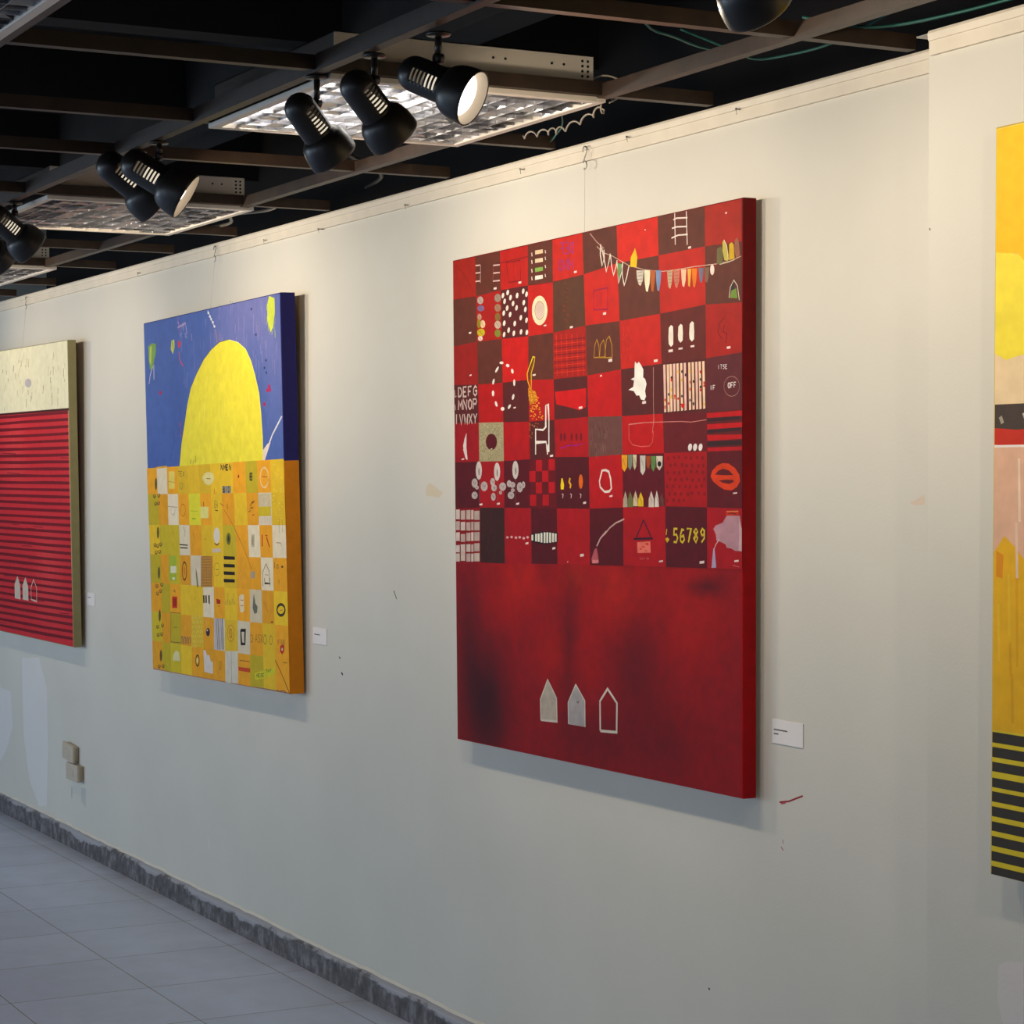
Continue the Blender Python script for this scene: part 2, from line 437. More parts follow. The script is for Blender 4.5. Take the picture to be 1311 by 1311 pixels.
# ------------------------------------------------------------------ recessed louvre light fittings
def troffer(x0, x1, y0, y1, label, lit):
    cx, cy = (x0+x1)/2, (y0+y1)/2
    root = empty('ceiling_light', (cx, cy, ZT)); tag(root, label, 'ceiling light', 'louvred square ceiling lights')
    O = (cx, cy, ZT); z0 = ZT-.004
    fr = MB(O); t = .022
    for b in ((x0, y0, x1, y0+t), (x0, y1-t, x1, y1), (x0, y0+t, x0+t, y1-t), (x1-t, y0+t, x1, y1-t)):
        fr.box(b[0], b[1], z0-.004, b[2], b[3], z0+.008)
    fr.build('frame', M_white, root, bevel=.0015)
    # louvre blades: curved-looking parabolic cross blades and straight dividers
    lv = MB(O)
    nx, ny = 15, 13; X0, X1, Y0, Y1 = x0+t, x1-t, y0+t, y1-t
    rr = random.Random(int(abs(x0)*100))
    def leaf(ax, ay, bx, by):
        # one cell wall: a thin pressed leaf, twisted at random to make uneven glints
        dx, dy = bx-ax, by-ay; l = math.hypot(dx, dy); nxx, nyy = -dy/l, dx/l
        k0, k1, k2, k3 = [rr.gauss(0, .0035) for _ in range(4)]; h = .024
        P = [(ax, ay, z0), (bx, by, z0), (bx+nxx*k1, by+nyy*k1, z0+h), (ax+nxx*k0, ay+nyy*k0, z0+h)]
        Q = [(p[0]+nxx*.0012, p[1]+nyy*.0012, p[2]) for p in P]
        lv.add(P+Q, [(0, 1, 2, 3), (7, 6, 5, 4), (0, 4, 5, 1), (1, 5, 6, 2), (2, 6, 7, 3), (3, 7, 4, 0)])
    for i in range(nx+1):
        for j in range(ny):
            x = X0+(X1-X0)*i/nx; leaf(x, Y0+(Y1-Y0)*j/ny, x, Y0+(Y1-Y0)*(j+1)/ny)
    for j in range(ny+1):
        for i in range(nx):
            y = Y0+(Y1-Y0)*j/ny; leaf(X0+(X1-X0)*i/nx, y, X0+(X1-X0)*(i+1)/nx, y)
    lv.build('louver', M_alu, root)
    hs = MB(O)
    zb, zt = ZT+.038, ZT+.092
    a, b, c, d = x0+.014, x1-.004, y0+.01, y1-.03
    for q, mi in (((a, c, b-.002, c+.002), 3), ((a, d-.002, b-.002, d), 3), ((a, c, a+.002, d), 3), ((b-.002, c, b, d), 0)):
        hs.box(q[0], q[1], ZT+.006, q[2], q[3], zt, mi)
    hs.box(a, c, zt-.002, b, d, zt, 3)
    hs.box(a+.004, c+.004, zt-.012, b-.004, d-.004, zt-.004, 1)
    # ventilation holes and screws on the end plate
    for k in range(4):
        for yy in (d-.014, d-.028):
            hs.lathe([(0, .0032), (.0006, .0032)], Matrix.Translation((b, yy, zb+.008+k*.011)) @ Matrix.Rotation(math.pi/2, 4, 'Y'), 8, 2)
    for yy in (d-.075, d-.105, d-.22, d-.25):
        hs.lathe([(0, .003), (.001, .003)], Matrix.Translation((b, yy, zb+.030)) @ Matrix.Rotation(math.pi/2, 4, 'Y'), 8, 2)
    hs.build('housing', [M_white, M_refl, M_hole, M_iron], root)
    for i in range(4):
        tb = MB(O); y = y0+.09+i*(y1-y0-.18)/3
        tb.tube([(x0+.03, y, ZT+.055), (x1-.03, y, ZT+.055)], .013, 12)
        tb.build('tube', M_tube_glow if (lit and i in (0, 1)) else M_tube, root)  # two tubes made to glow, standing in for spotlight leak on the louvre
    return root
troffer(-4.705, -4.005, -.955, -.292, 'bright louvred ceiling light with white housing behind the three nearest spotlights', True)
troffer(-6.86, -6.10, -.925, -.268, 'dim louvred ceiling light behind the pair of black spotlights on the left', False)
troffer(-8.98, -8.17, -.925, -.262, 'small distant louvred ceiling light at the far left edge', False)
troffer(-3.99, -3.32, -2.325, -1.67, 'louvred ceiling light cut by the top left corner, pale frame only', False)

# ------------------------------------------------------------------ track spotlights
def head_mesh():
    """housing along +Z from the rounded rear to the neck, vents cut as real slots"""
    R = .034; prof = []
    for i in range(8):
        a = math.pi/2*i/7; prof.append((R*(1-math.cos(a)), max(.0005, R*math.sin(a))))
    z = R; zs = []
    z = .040; prof.append((z, R))
    for k in range(7):
        prof.append((z+.0042, R)); prof.append((z+.0084, R)); z += .0084
    prof += [(.104, R), (.110, R*.96)]
    first = 8
    n = 40
    def skip(k, i):
        if k < first or k >= first+14: return False
        if (k-first) % 2: return False
        q = i % 20
        return 2 <= q <= 6
    s = MB(); s.lathe(prof, None, n, 0, skip, cap=False)
    o = s.build('proto_housing', [M_black, M_blackin])
    me = o.data
    mod = o.modifiers.new('sol', 'SOLIDIFY'); mod.thickness = .0016; mod.offset = -1
    return o
def shade_mesh():
    s = MB()
    out = [(.102, .0335), (.105, .039), (.111, .0445), (.120, .0490), (.132, .0520), (.146, .0535), (.158, .0538), (.163, .0534)]
    s.lathe(out+[(.1645, .0520), (.163, .0505)], None, 40, 0, cap=False)
    s.lathe([(.163, .0505), (.150, .0490), (.137, .0470), (.126, .0430), (.116, .0380), (.108, .0335), (.105, .030)], None, 40, 1, cap=False)
    return s.build('proto_shade', [M_black, M_blackin])
def bulb_mesh():
    s = MB()
    s.lathe([(.020, .0005), (.020, .013), (.050, .014), (.060, .016)], None, 32, 0, cap=False)
    s.lathe([(.060, .016), (.085, .022), (.108, .026)], None, 32, 1, cap=False)
    s.lathe([(.108, .026), (.124, .034), (.138, .0395), (.145, .0395), (.149, .034), (.152, .020), (.1525, .0004)], None, 32, 2, cap=False)
    return s.build('proto_bulb', [M_bulbrear, M_bulbneck, M_bulb])
P_h, P_s, P_b = head_mesh(), shade_mesh(), bulb_mesh()

def spotlight(top, aim, label, scale=1.0, drop=.05, power=30, spread=140, s0=.066, lamp=True):
    root = empty('spotlight', top); tag(root, label, 'spotlight', 'black spotlights along the ceiling bar')
    c = MB(); c.lathe([(0, .020), (-.003, .024), (-.006, .022), (-.007, .006)], None, 24); c.build('canopy', M_black, root)
    st = MB(); st.tube([(0, 0, -.008), (0, 0, -drop+.006)], (.0068)*scale, 12)
    st.lathe([(-.008, .004), (-.008, .0095), (.008, .0095), (.008, .004)], Matrix.Translation((0, 0, -drop)) @ Matrix.Rotation(math.pi/2, 4, 'X'), 14)
    st.build('stem', M_black, root)
    d = Vector(aim).normalized(); z = Vector((0, 0, 1))
    up = (z-d*z.dot(d)).normalized()
    x = up.cross(d)
    R = Matrix((x, up, d)).transposed()          # local x, y=up, z=axis
    piv = Vector((0, 0, -drop))
    axis_pt = piv-up*((.034+.009)*scale)
    org = axis_pt-d*(s0*scale)
    M = Matrix.Translation(org) @ R.to_4x4() @ Matrix.Scale(scale, 4) @ Matrix.Rotation(math.radians(-36), 4, 'Z')
    for pr, nm in ((P_h, 'housing'), (P_s, 'shade'), (P_b, 'bulb')):
        o = pr.copy(); o.name = nm; link(o, root); o.matrix_local = M
    if lamp:
        L = bpy.data.lights.new('spot_beam', 'SPOT'); L.energy = power; L.color = (1, .84, .63); L.spot_size = math.radians(spread); L.spot_blend = 1
        L.shadow_soft_size = .03
        lo = bpy.data.objects.new('spot_beam', L); link(lo)
        b = Vector((d.x, d.y, d.z*.45)).normalized()     # spill of the reflector lamp, a little flatter than the head
        lo.location = Vector(top)+org+d*(.172*scale); lo.rotation_euler = b.to_track_quat('-Z', 'Y').to_euler()
    return root
YT = -.975
PW = 20.5
spotlight((-4.03, YT, ZT), (-.17, .675, -.72), 'black spotlight tilted down and away, leftmost of the three by the bright ceiling light', .98, power=PW*.78, drop=.056, s0=.052)
spotlight((-3.775, YT+.01, ZT), (-.15, .68, -.66), 'black spotlight tilted down and away, middle of the three by the bright ceiling light', 1.0, power=PW*.78, s0=.052)
spotlight((-3.54, YT+.03, ZT), (.69, .55, -.41), 'black spotlight showing its glowing bulb, rightmost of the three by the white housing', 1.0, power=PW*1.25, drop=.048)
spotlight((-5.15, YT, ZT), (-.05, .81, -.57), 'black spotlight turned away from view, left one of the pair over the dim ceiling light', 1.14, power=PW, drop=.036, s0=.08)
spotlight((-4.99, YT, ZT), (.40, .74, -.53), 'black spotlight with a thin bright sliver of bulb, right one of the pair', 1.14, power=PW, drop=.036)
spotlight((-6.27, YT, ZT), (-.12, .78, -.6), 'small black spotlight near the left edge of the picture', 1.1, power=PW, drop=.034)
spotlight((-6.56, YT, ZT), (-.25, .75, -.6), 'partly visible black spotlight cut by the left edge of the picture', 1.1, power=PW)
spotlight((-2.50, -.996, ZT), (-.25, .70, -.66), 'black spotlight cut by the top edge, only its rounded bell showing', .98, power=PW*.8, drop=.063)
spotlight((-8.1, YT, ZT), (-.1, .78, -.6), 'added black spotlight, unseen on the bar beyond the left edge', 1.1, power=PW)  # this and the next two: unseen spotlights added to brighten the wall ends
spotlight((-9.4, YT, ZT), (.1, .78, -.6), 'farthest added black spotlight, unseen on the bar beyond the left edge', 1.1, power=PW)
spotlight((-1.5, YT, ZT), (-.2, .78, -.6), 'added black spotlight, unseen on the bar beyond the right edge', 1.05, power=PW*1.6)
for o in (P_h, P_s, P_b): bpy.data.objects.remove(o)

# ------------------------------------------------------------------ paintings
def red_field(u, v):
    k = .93
    if v > .375: return (90, 30, 26)
    c = (158, 12, 18)
    def g(a, b, ra, rb): return math.exp(-((u-a)/ra)**2-((v-b)/rb)**2)
    c = mixc(c, (196, 24, 14), min(1, 1.0*g(.28, .35, .10, .05)+.9*g(.62, .32, .10, .08)+.7*g(.44, .20, .12, .06)+.6*g(.85, .30, .1, .1)+.5*g(.2, .28, .1, .05)))
    c = mixc(c, (190, 60, 24), .5*g(.47, .355, .04, .03)+.3*g(.6, .34, .05, .03))
    c = mixc(c, (62, 8, 18), min(1, .95*g(.13, .08, .08, .12)+.5*g(.05, .2, .05, .16)+.5*g(.45, .22, .03, .12)+.45*g(.68, .2, .08, .1)+.35*g(.55, .05, .15, .06)+.3*g(.78, .07, .08, .06)))
    c = mixc(c, (60, 10, 22), .7*g(.9, .352, .05, .015)+.5*g(.36, .362, .04, .012))
    n = math.sin(u*23+v*31)*math.sin(u*41-v*17)
    return tuple(q*k for q in mixc(c, (120, 8, 16), max(0, n)*.18))
def red_side(u, v):
    return mixc((176, 8, 20), (118, 26, 28), sm(.3, .8, v))
QR = (-5.1745, 0.876, -0.048, 0.9, -0.00308, [(-5.1895, 2.1864), (-3.8338, 2.1998), (-3.8388, 0.8928), (-5.1745, 0.876)])
DR = [[0,155,44,35,0,0,-152,13104,1136,13118,1179,12056,-143,12054],
[0,92,44,32,1,0,1136,13118,2524,13132,2560,12109,1179,12056],
[0,178,33,25,2,0,2524,13132,4007,13145,4007,12118,2560,12109],
[0,92,44,32,3,0,4007,13145,5261,13158,5270,12104,4007,12118],
[0,195,36,24,4,0,5261,13158,6708,13178,6771,12162,5270,12104],
[0,92,44,32,5,0,6708,13178,8291,13194,8338,12300,6771,12162],
[0,206,35,20,6,0,8291,13194,10074,13211,10114,12316,8338,12300],
[0,92,44,32,7,0,10074,13211,11993,13226,12004,12341,10114,12316],
[0,164,42,31,8,0,11993,13226,13396,13239,13400,12315,12004,12341],
[0,92,44,32,1,0,-143,12054,1179,12056,1230,10829,-131,10776],
[0,160,38,33,2,0,1179,12056,2560,12109,2605,10823,1230,10829],
[0,84,30,28,3,0,2560,12109,4007,12118,4007,10811,2605,10823],
[0,189,31,22,5,0,4007,12118,5270,12104,5281,10826,4007,10811],
[0,86,50,32,6,0,5270,12104,6771,12162,6849,10903,5281,10826],
[0,197,31,18,7,0,6771,12162,8338,12300,8411,10912,6849,10903],
[0,92,44,32,8,0,8338,12300,10114,12316,10175,10965,8411,10912],
[0,182,36,25,9,0,10114,12316,12004,12341,12020,11041,10175,10965],
[0,92,44,32,10,0,12004,12341,13400,12315,13405,10990,12020,11041],
[0,146,40,35,3,0,-131,10776,1230,10829,1277,9671,-121,9715],
[0,92,44,32,4,0,1230,10829,2605,10823,2646,9671,1277,9671],
[0,193,25,18,5,0,2605,10823,4007,10811,4007,9687,2646,9671],
[0,92,44,32,6,0,4007,10811,5281,10826,5292,9651,4007,9687],
[0,160,31,24,7,0,5281,10826,6849,10903,6925,9672,5292,9651],
[0,92,44,32,8,0,6849,10903,8411,10912,8472,9755,6925,9672],
[0,189,33,22,9,0,8411,10912,10175,10965,10227,9806,8472,9755],
[0,96,34,28,11,0,10175,10965,12020,11041,12035,9841,10227,9806],
[0,162,33,25,12,0,12020,11041,13405,10990,13410,9903,12035,9841],
[0,84,30,28,5,0,-121,9715,1277,9671,1304,8645,-98,8671],
[0,173,24,22,6,0,1277,9671,2646,9671,2669,8630,1304,8645],
[0,84,30,28,7,0,2646,9671,4007,9687,4037,8613,2669,8630],
[0,178,24,20,8,0,4007,9687,5292,9651,5328,8629,4037,8613],
[0,84,30,28,9,0,5292,9651,6925,9672,6963,8661,5328,8629],
[0,187,18,16,10,0,6925,9672,8472,9755,8510,8639,6963,8661],
[0,84,30,28,11,0,8472,9755,10227,9806,10278,8648,8510,8639],
[0,84,30,28,12,0,10227,9806,12035,9841,12047,8641,10278,8648],
[0,92,34,38,13,0,12035,9841,13410,9903,13412,8656,12047,8641],
[0,153,18,24,7,0,-98,8671,1304,8645,1328,7600,-71,7591],
[0,160,150,116,8,0,1304,8645,2669,8630,2689,7606,1328,7600],
[0,171,18,20,9,0,2669,8630,4037,8613,4074,7644,2689,7606],
[0,84,30,28,10,0,4037,8613,5328,8629,5371,7690,4074,7644],
[0,167,18,22,11,0,5328,8629,6963,8661,6985,7678,5371,7690],
[0,104,66,60,12,0,6963,8661,8510,8639,8528,7723,6985,7678],
[0,182,16,16,13,0,8510,8639,10278,8648,10318,7738,8528,7723],
[0,100,26,30,14,0,10278,8648,12047,8641,12053,7756,10318,7738],
[0,92,26,28,15,0,12047,8641,13412,8656,13409,7741,12053,7756],
[0,84,14,22,8,0,-71,7591,1328,7600,1357,6364,-39,6313],
[0,160,15,22,9,0,1328,7600,2689,7606,2712,6376,1357,6364],
[0,84,16,24,10,0,2689,7606,4074,7644,4121,6387,2712,6376],
[0,100,20,24,12,0,4074,7644,5371,7690,5430,6395,4121,6387],
[0,80,16,22,13,0,5371,7690,6985,7678,7015,6409,5430,6395],
[0,177,15,18,14,0,6985,7678,8528,7723,8552,6459,7015,6409],
[0,90,14,24,15,0,8528,7723,10318,7738,10371,6510,8552,6459],
[0,162,15,18,16,0,10318,7738,12053,7756,12061,6505,10371,6510],
[0,92,20,26,17,0,12053,7756,13409,7741,13405,6497,12061,6505],
[0,140,30,30,9,0,-39,6313,1357,6364,1364,4891,-32,4863],
[0,58,24,20,10,0,1357,6364,2712,6376,2717,4908,1364,4891],
[0,160,13,20,11,0,2712,6376,4121,6387,4137,4954,2717,4908],
[0,82,14,22,13,0,4121,6387,5430,6395,5450,4997,4137,4954],
[0,167,13,18,14,0,5430,6395,7015,6409,7022,5027,5450,4997],
[0,84,14,22,15,0,7015,6409,8552,6459,8558,5066,7022,5027],
[0,169,13,20,17,0,8552,6459,10371,6510,10392,5107,8558,5066],
[0,84,12,22,18,0,10371,6510,12061,6505,12061,5143,10392,5107],
[0,167,13,22,19,0,12061,6505,13405,6497,13400,5167,12061,5143],
[1,110,30,24,1,16,40,12990,457,12726,1069,12161],
[1,120,24,24,2,13,-109,12056,1136,12053],
[1,214,180,172,2,35,1157,12878,1428,12869],
[1,214,180,172,2,35,1156,12676,1426,12669],
[1,214,180,172,2,35,1154,12452,1424,12446],
[1,214,180,172,2,35,2132,12797,2505,12779],
[1,214,180,172,2,35,2130,12592,2503,12576],
[1,214,180,172,2,35,2128,12381,2501,12366],
[1,196,160,150,3,25,1441,12859,1423,12388],
[1,150,80,70,3,19,2158,12801,2128,12394],
[0,236,214,206,2,0,2166,12204,2324,12208,2323,12151,2166,12151],
[1,120,22,20,4,25,2537,12824,3996,12857],
[1,120,22,26,5,28,2860,12801,3597,12796,3618,12270,2984,12276,2873,12799],
[1,120,22,26,6,15,3243,12791,3290,12297],
[0,236,214,206,3,0,3504,12252,3655,12255,3655,12199,3504,12199],
[0,226,196,160,4,0,4379,12977,4768,12970,4779,12872,4378,12873],
[0,230,204,172,4,0,4377,12761,4766,12755,4777,12658,4376,12658],
[0,130,170,80,4,0,4375,12530,4764,12526,4776,12428,4375,12427],
[0,232,220,206,4,0,4374,12329,4763,12326,4774,12229,4373,12226],
[1,230,214,204,4,43,4201,12936,4224,12842],
[1,230,214,204,4,43,4199,12747,4223,12653],
[1,230,214,204,4,43,4197,12521,4221,12428],
[1,230,214,204,4,43,4196,12326,4220,12233],
[1,230,214,204,4,36,4888,12937,4911,12856],
[1,230,214,204,4,36,4887,12768,4910,12688],
[1,230,214,204,4,36,4885,12563,4909,12483],
[1,230,214,204,4,36,4883,12334,4907,12254],
[1,126,60,150,5,21,5787,12759,5789,13035,5626,13043],
[1,126,60,150,6,21,5788,12897,5666,12903],
[1,126,60,150,5,21,5878,12755,6038,12747,6040,13022,5880,13030],
[1,126,60,150,6,21,6039,12885,5919,12891],
[1,126,60,150,5,21,6288,12735,6290,13009,6170,12988,6109,12881,6169,12769,6288,12735],
[1,120,60,150,5,21,5629,12629,5713,12570,5723,12431,5649,12351,5564,12397,5544,12550,5629,12629],
[1,120,60,150,5,21,5995,12337,5997,12612,5806,12345,5808,12621],
[1,120,60,150,5,21,6254,12326,6235,12601,6151,12440,6070,12609,6047,12335],
[0,236,214,206,5,0,6305,12283,6442,12286,6441,12233,6304,12233],
[0,176,160,150,3,0,1593,11913,1552,11846,1448,11817,1331,11838,1254,11901,1255,11975,1332,12026,1450,12030,1553,11986],
[1,110,80,70,4,13,1332,11998,1436,11903,1506,11854],
[0,120,100,140,3,0,1645,11696,1598,11646,1478,11626,1342,11646,1254,11695,1254,11752,1344,11789,1480,11789,1599,11753],
[1,110,80,70,4,13,1343,11767,1464,11692,1544,11653],
[0,180,140,120,3,0,1489,11474,1460,11419,1388,11393,1306,11409,1253,11460,1254,11521,1308,11564,1390,11569,1461,11534],
[1,110,80,70,4,13,1308,11540,1380,11464,1428,11425],
[0,220,190,150,3,0,1695,11270,1660,11203,1572,11171,1473,11190,1408,11251,1409,11325,1475,11378,1574,11384,1661,11341],
[1,110,80,70,4,13,1474,11349,1562,11257,1621,11210],
[0,150,130,30,5,0,1440,11302,1414,11222,1350,11182,1278,11202,1231,11272,1231,11359,1280,11423,1352,11434,1416,11386],
[1,110,80,70,6,13,1279,11389,1343,11283,1386,11229],
[0,186,170,50,3,0,1679,11048,1626,10982,1490,10953,1336,10975,1236,11038,1237,11112,1338,11163,1492,11166,1627,11121],
[1,110,80,70,4,13,1338,11134,1474,11039,1565,10990],
[0,220,200,190,4,0,1544,10897,1512,10854,1433,10834,1342,10848,1283,10888,1283,10936,1343,10970,1434,10973,1513,10944],
[1,110,80,70,5,13,1343,10951,1423,10890,1477,10859],
[0,150,130,116,4,0,2569,11903,2525,11834,2417,11803,2294,11825,2214,11891,2215,11968,2296,12022,2419,12026,2527,11979],
[1,110,80,70,5,13,2296,11991,2405,11893,2477,11842],
[0,158,120,96,4,0,2566,11643,2523,11577,2415,11549,2292,11570,2212,11632,2212,11705,2294,11755,2417,11759,2524,11714],
[1,110,80,70,5,13,2293,11727,2402,11633,2475,11585],
[0,130,100,50,3,0,2538,11403,2501,11333,2408,11301,2303,11321,2234,11385,2235,11463,2305,11517,2410,11524,2502,11478],
[1,110,80,70,4,13,2304,11487,2398,11390,2460,11341],
[0,190,170,150,4,0,2563,11198,2519,11132,2411,11103,2288,11123,2208,11184,2209,11257,2290,11308,2413,11313,2521,11269],
[1,110,80,70,5,13,2289,11280,2398,11187,2471,11140],
[0,120,130,50,3,0,2548,10973,2508,10907,2407,10876,2293,10896,2218,10957,2219,11030,2294,11081,2409,11087,2509,11044],
[1,110,80,70,4,13,2294,11053,2395,10961,2463,10914],
[0,232,220,208,4,0,2743,11947,2705,11899,2649,11885,2606,11914,2602,11968,2640,12016,2696,12030,2739,12001],
[0,232,220,208,4,0,3000,12005,2963,11957,2907,11944,2865,11972,2861,12026,2898,12074,2954,12088,2997,12059],
[0,232,220,208,4,0,3146,11863,3109,11816,3053,11802,3011,11830,3007,11884,3044,11932,3100,11946,3142,11917],
[0,232,220,208,4,0,3501,11889,3464,11842,3409,11828,3367,11856,3364,11910,3400,11957,3455,11971,3497,11943],
[0,232,220,208,4,0,3821,11978,3785,11931,3730,11917,3689,11946,3685,11999,3721,12046,3776,12060,3817,12031],
[0,232,220,208,4,0,3994,11885,3958,11838,3904,11824,3863,11852,3859,11905,3895,11953,3950,11966,3990,11938],
[0,232,220,208,4,0,2832,11790,2794,11742,2738,11728,2695,11757,2692,11811,2729,11859,2785,11873,2828,11845],
[0,232,220,208,4,0,3284,11698,3248,11650,3192,11636,3150,11665,3146,11718,3183,11766,3239,11780,3281,11752],
[0,232,220,208,4,0,3850,11681,3814,11634,3759,11620,3718,11648,3714,11701,3750,11749,3805,11763,3846,11735],
[0,232,220,208,4,0,2965,11603,2928,11555,2872,11541,2829,11569,2825,11623,2863,11671,2919,11685,2961,11657],
[0,232,220,208,4,0,3467,11574,3430,11526,3375,11512,3333,11540,3329,11593,3366,11641,3421,11655,3463,11627],
[0,232,220,208,4,0,3929,11498,3893,11450,3839,11436,3797,11464,3794,11517,3830,11565,3884,11579,3925,11551],
[0,232,220,208,4,0,2784,11485,2747,11436,2690,11422,2647,11450,2644,11505,2681,11553,2738,11567,2780,11539],
[0,232,220,208,4,0,3123,11424,3086,11376,3030,11362,2988,11390,2984,11444,3021,11492,3077,11506,3120,11478],
[0,232,220,208,4,0,3691,11305,3654,11257,3600,11243,3558,11271,3554,11324,3591,11372,3646,11386,3687,11359],
[0,232,220,208,4,0,3989,11218,3953,11170,3899,11156,3858,11183,3854,11237,3890,11284,3944,11298,3985,11271],
[0,232,220,208,4,0,2808,11218,2770,11169,2714,11155,2671,11183,2667,11237,2705,11286,2761,11300,2804,11272],
[0,232,220,208,4,0,3369,11172,3332,11124,3277,11110,3235,11137,3231,11191,3268,11239,3323,11254,3365,11226],
[0,232,220,208,4,0,3043,11022,3006,10974,2950,10959,2908,10987,2904,11041,2941,11089,2997,11104,3040,11076],
[0,232,220,208,4,0,2799,10922,2761,10873,2705,10858,2662,10886,2658,10940,2696,10989,2752,11004,2795,10976],
[0,232,220,208,4,0,3316,10921,3279,10873,3224,10859,3182,10886,3178,10940,3215,10988,3271,11003,3312,10975],
[0,232,220,208,4,0,3700,10935,3664,10887,3609,10873,3568,10900,3564,10954,3600,11002,3655,11016,3697,10988],
[0,232,220,208,4,0,3999,10902,3963,10854,3909,10839,3868,10867,3864,10920,3900,10968,3954,10982,3995,10955],
[0,236,222,186,6,0,4991,11403,4971,11289,4915,11189,4828,11112,4718,11066,4596,11055,4474,11081,4364,11142,4276,11232,4220,11341,4202,11459,4222,11574,4279,11676,4368,11753,4479,11798,4602,11807,4723,11779,4832,11718,4918,11628,4973,11520],
[1,110,60,50,7,15,4841,11414,4822,11327,4769,11257,4690,11212,4597,11201,4504,11224,4425,11280,4373,11358,4355,11448,4374,11535,4428,11606,4507,11651,4600,11661,4693,11637,4771,11581,4823,11503,4841,11414,4822,11327],
[0,214,190,176,8,0,4804,11423,4782,11332,4721,11263,4634,11228,4536,11234,4449,11281,4388,11359,4367,11453,4390,11544,4451,11614,4539,11648,4637,11641,4724,11594,4784,11516],
[0,236,214,206,6,0,4802,11045,4934,11052,4934,11015,4801,11012],
[1,140,50,24,7,15,5808,12029,5948,11994],
[1,140,50,24,7,15,5879,11911,6018,11876],
[1,140,50,24,7,15,5838,11801,5977,11767],
[1,140,50,24,7,15,5891,11684,6030,11650],
[1,140,50,24,7,15,5896,11571,6035,11537],
[1,140,50,24,7,15,5764,11468,5904,11434],
[1,140,50,24,7,15,5751,11356,5891,11322],
[1,140,50,24,7,15,5942,11230,6081,11197],
[1,140,50,24,7,15,5807,11126,5947,11093],
[0,236,214,206,8,0,6100,10929,6238,10935,6238,10882,6099,10879],
[1,150,110,100,6,15,7057,13133,7389,12883],
[1,110,20,20,7,15,5264,12104,6714,12131],
[1,110,20,20,8,15,4021,12114,5264,12089],
[1,190,150,140,7,20,7085,13131,7389,12897,7718,12707],
[1,200,170,150,11,17,7394,12786,7668,12615,8101,12489,8844,12194,9518,12037,10226,11934,10867,11919,11542,11927,12477,11910,13022,11926,13380,11997],
[1,228,216,200,12,43,7565,12822,7552,12578,7633,12297,7733,12475,7717,12678],
[1,228,216,200,13,37,7614,12736,7732,12437,7829,12141,7939,12361,8005,12555],
[1,228,216,200,14,37,8015,12525,8073,12234,8153,12028,8261,12218,8315,12369],
[1,228,216,200,15,37,8305,12356,8341,12097,8376,11824,8527,12081,8571,12303],
[1,228,216,200,16,37,8528,12251,8553,11965,8631,11746,8738,11921,8844,12194],
[0,110,150,90,17,0,8347,12295,8528,12256,8447,11974,8377,11923,8314,12099],
[0,232,190,40,12,0,8897,12161,8908,12357,9108,12591,9210,12357,9168,12123],
[1,226,120,30,13,14,8897,12189,8924,12384,9097,12564],
[0,206,196,180,12,0,9167,12053,9477,12026,9445,11792,9341,11675,9269,11709,9187,11870],
[1,120,100,90,13,11,9208,11994,9425,11997],
[1,120,100,90,13,11,9208,11915,9425,11914],
[1,120,100,90,13,11,9208,11837,9424,11830],
[1,120,100,90,13,11,9207,11759,9424,11746],
[0,236,228,196,12,0,9497,12025,9763,12001,9731,11696,9648,11506,9577,11539,9516,11769],
[0,186,96,50,13,0,9752,12002,9975,11983,9943,11679,9882,11488,9811,11521,9771,11748],
[1,120,100,90,14,11,9793,11943,9924,11954],
[1,120,100,90,14,11,9792,11866,9924,11871],
[1,120,100,90,14,11,9792,11788,9924,11788],
[1,120,100,90,14,11,9792,11711,9923,11705],
[0,120,140,176,12,0,9995,11981,10226,11961,10194,11667,10128,11485,10058,11518,10014,11737],
[0,190,160,130,12,0,10474,11938,10701,11918,10670,11656,10606,11505,10537,11538,10493,11725],
[1,120,100,90,13,11,10514,11880,10652,11890],
[1,120,100,90,13,11,10513,11804,10651,11808],
[1,120,100,90,13,11,10513,11727,10651,11726],
[1,120,100,90,13,11,10513,11651,10651,11645],
[0,196,120,100,12,0,10730,11927,10994,11904,10964,11644,10880,11497,10812,11529,10749,11716],
[1,120,100,90,13,11,10769,11869,10945,11876],
[1,120,100,90,13,11,10769,11793,10945,11795],
[1,120,100,90,13,11,10769,11717,10944,11713],
[1,120,100,90,13,11,10768,11641,10944,11632],
[0,226,190,160,12,0,11042,11914,11255,11895,11225,11643,11166,11501,11099,11533,11061,11711],
[0,226,170,80,12,0,11303,11903,11456,11889,11426,11632,11397,11482,11330,11515,11321,11695],
[0,220,120,40,10,0,11475,11895,11684,11877,11655,11610,11597,11453,11531,11485,11493,11677],
[0,110,110,130,10,0,11750,11883,11948,11866,11919,11648,11867,11538,11801,11570,11768,11714],
[0,120,96,76,11,0,11976,11874,12162,11857,12134,11635,12087,11520,12021,11552,11994,11700],
[1,120,100,90,12,11,12013,11817,12116,11830],
[1,120,100,90,12,11,12013,11743,12115,11750],
[1,120,100,90,12,11,12013,11668,12115,11670],
[1,120,100,90,12,11,12012,11594,12115,11591],
[0,232,210,200,12,0,12366,11788,12350,11718,12308,11677,12257,11681,12215,11729,12199,11802,12216,11872,12257,11913,12309,11908,12350,11860],
[1,190,60,60,12,13,12385,11852,12477,11923],
[0,104,96,60,13,0,12469,12240,12616,12278,12716,12164,12683,11904,12458,11898],
[0,196,180,90,14,0,12684,12377,12753,12417,12843,12282,12910,12067,12887,11938,12751,11964,12679,12193],
[1,228,216,200,15,18,12735,12411,12843,12282,12905,11963],
[0,206,166,30,12,0,12934,12300,13024,12330,13104,12283,13135,11968,12932,11947],
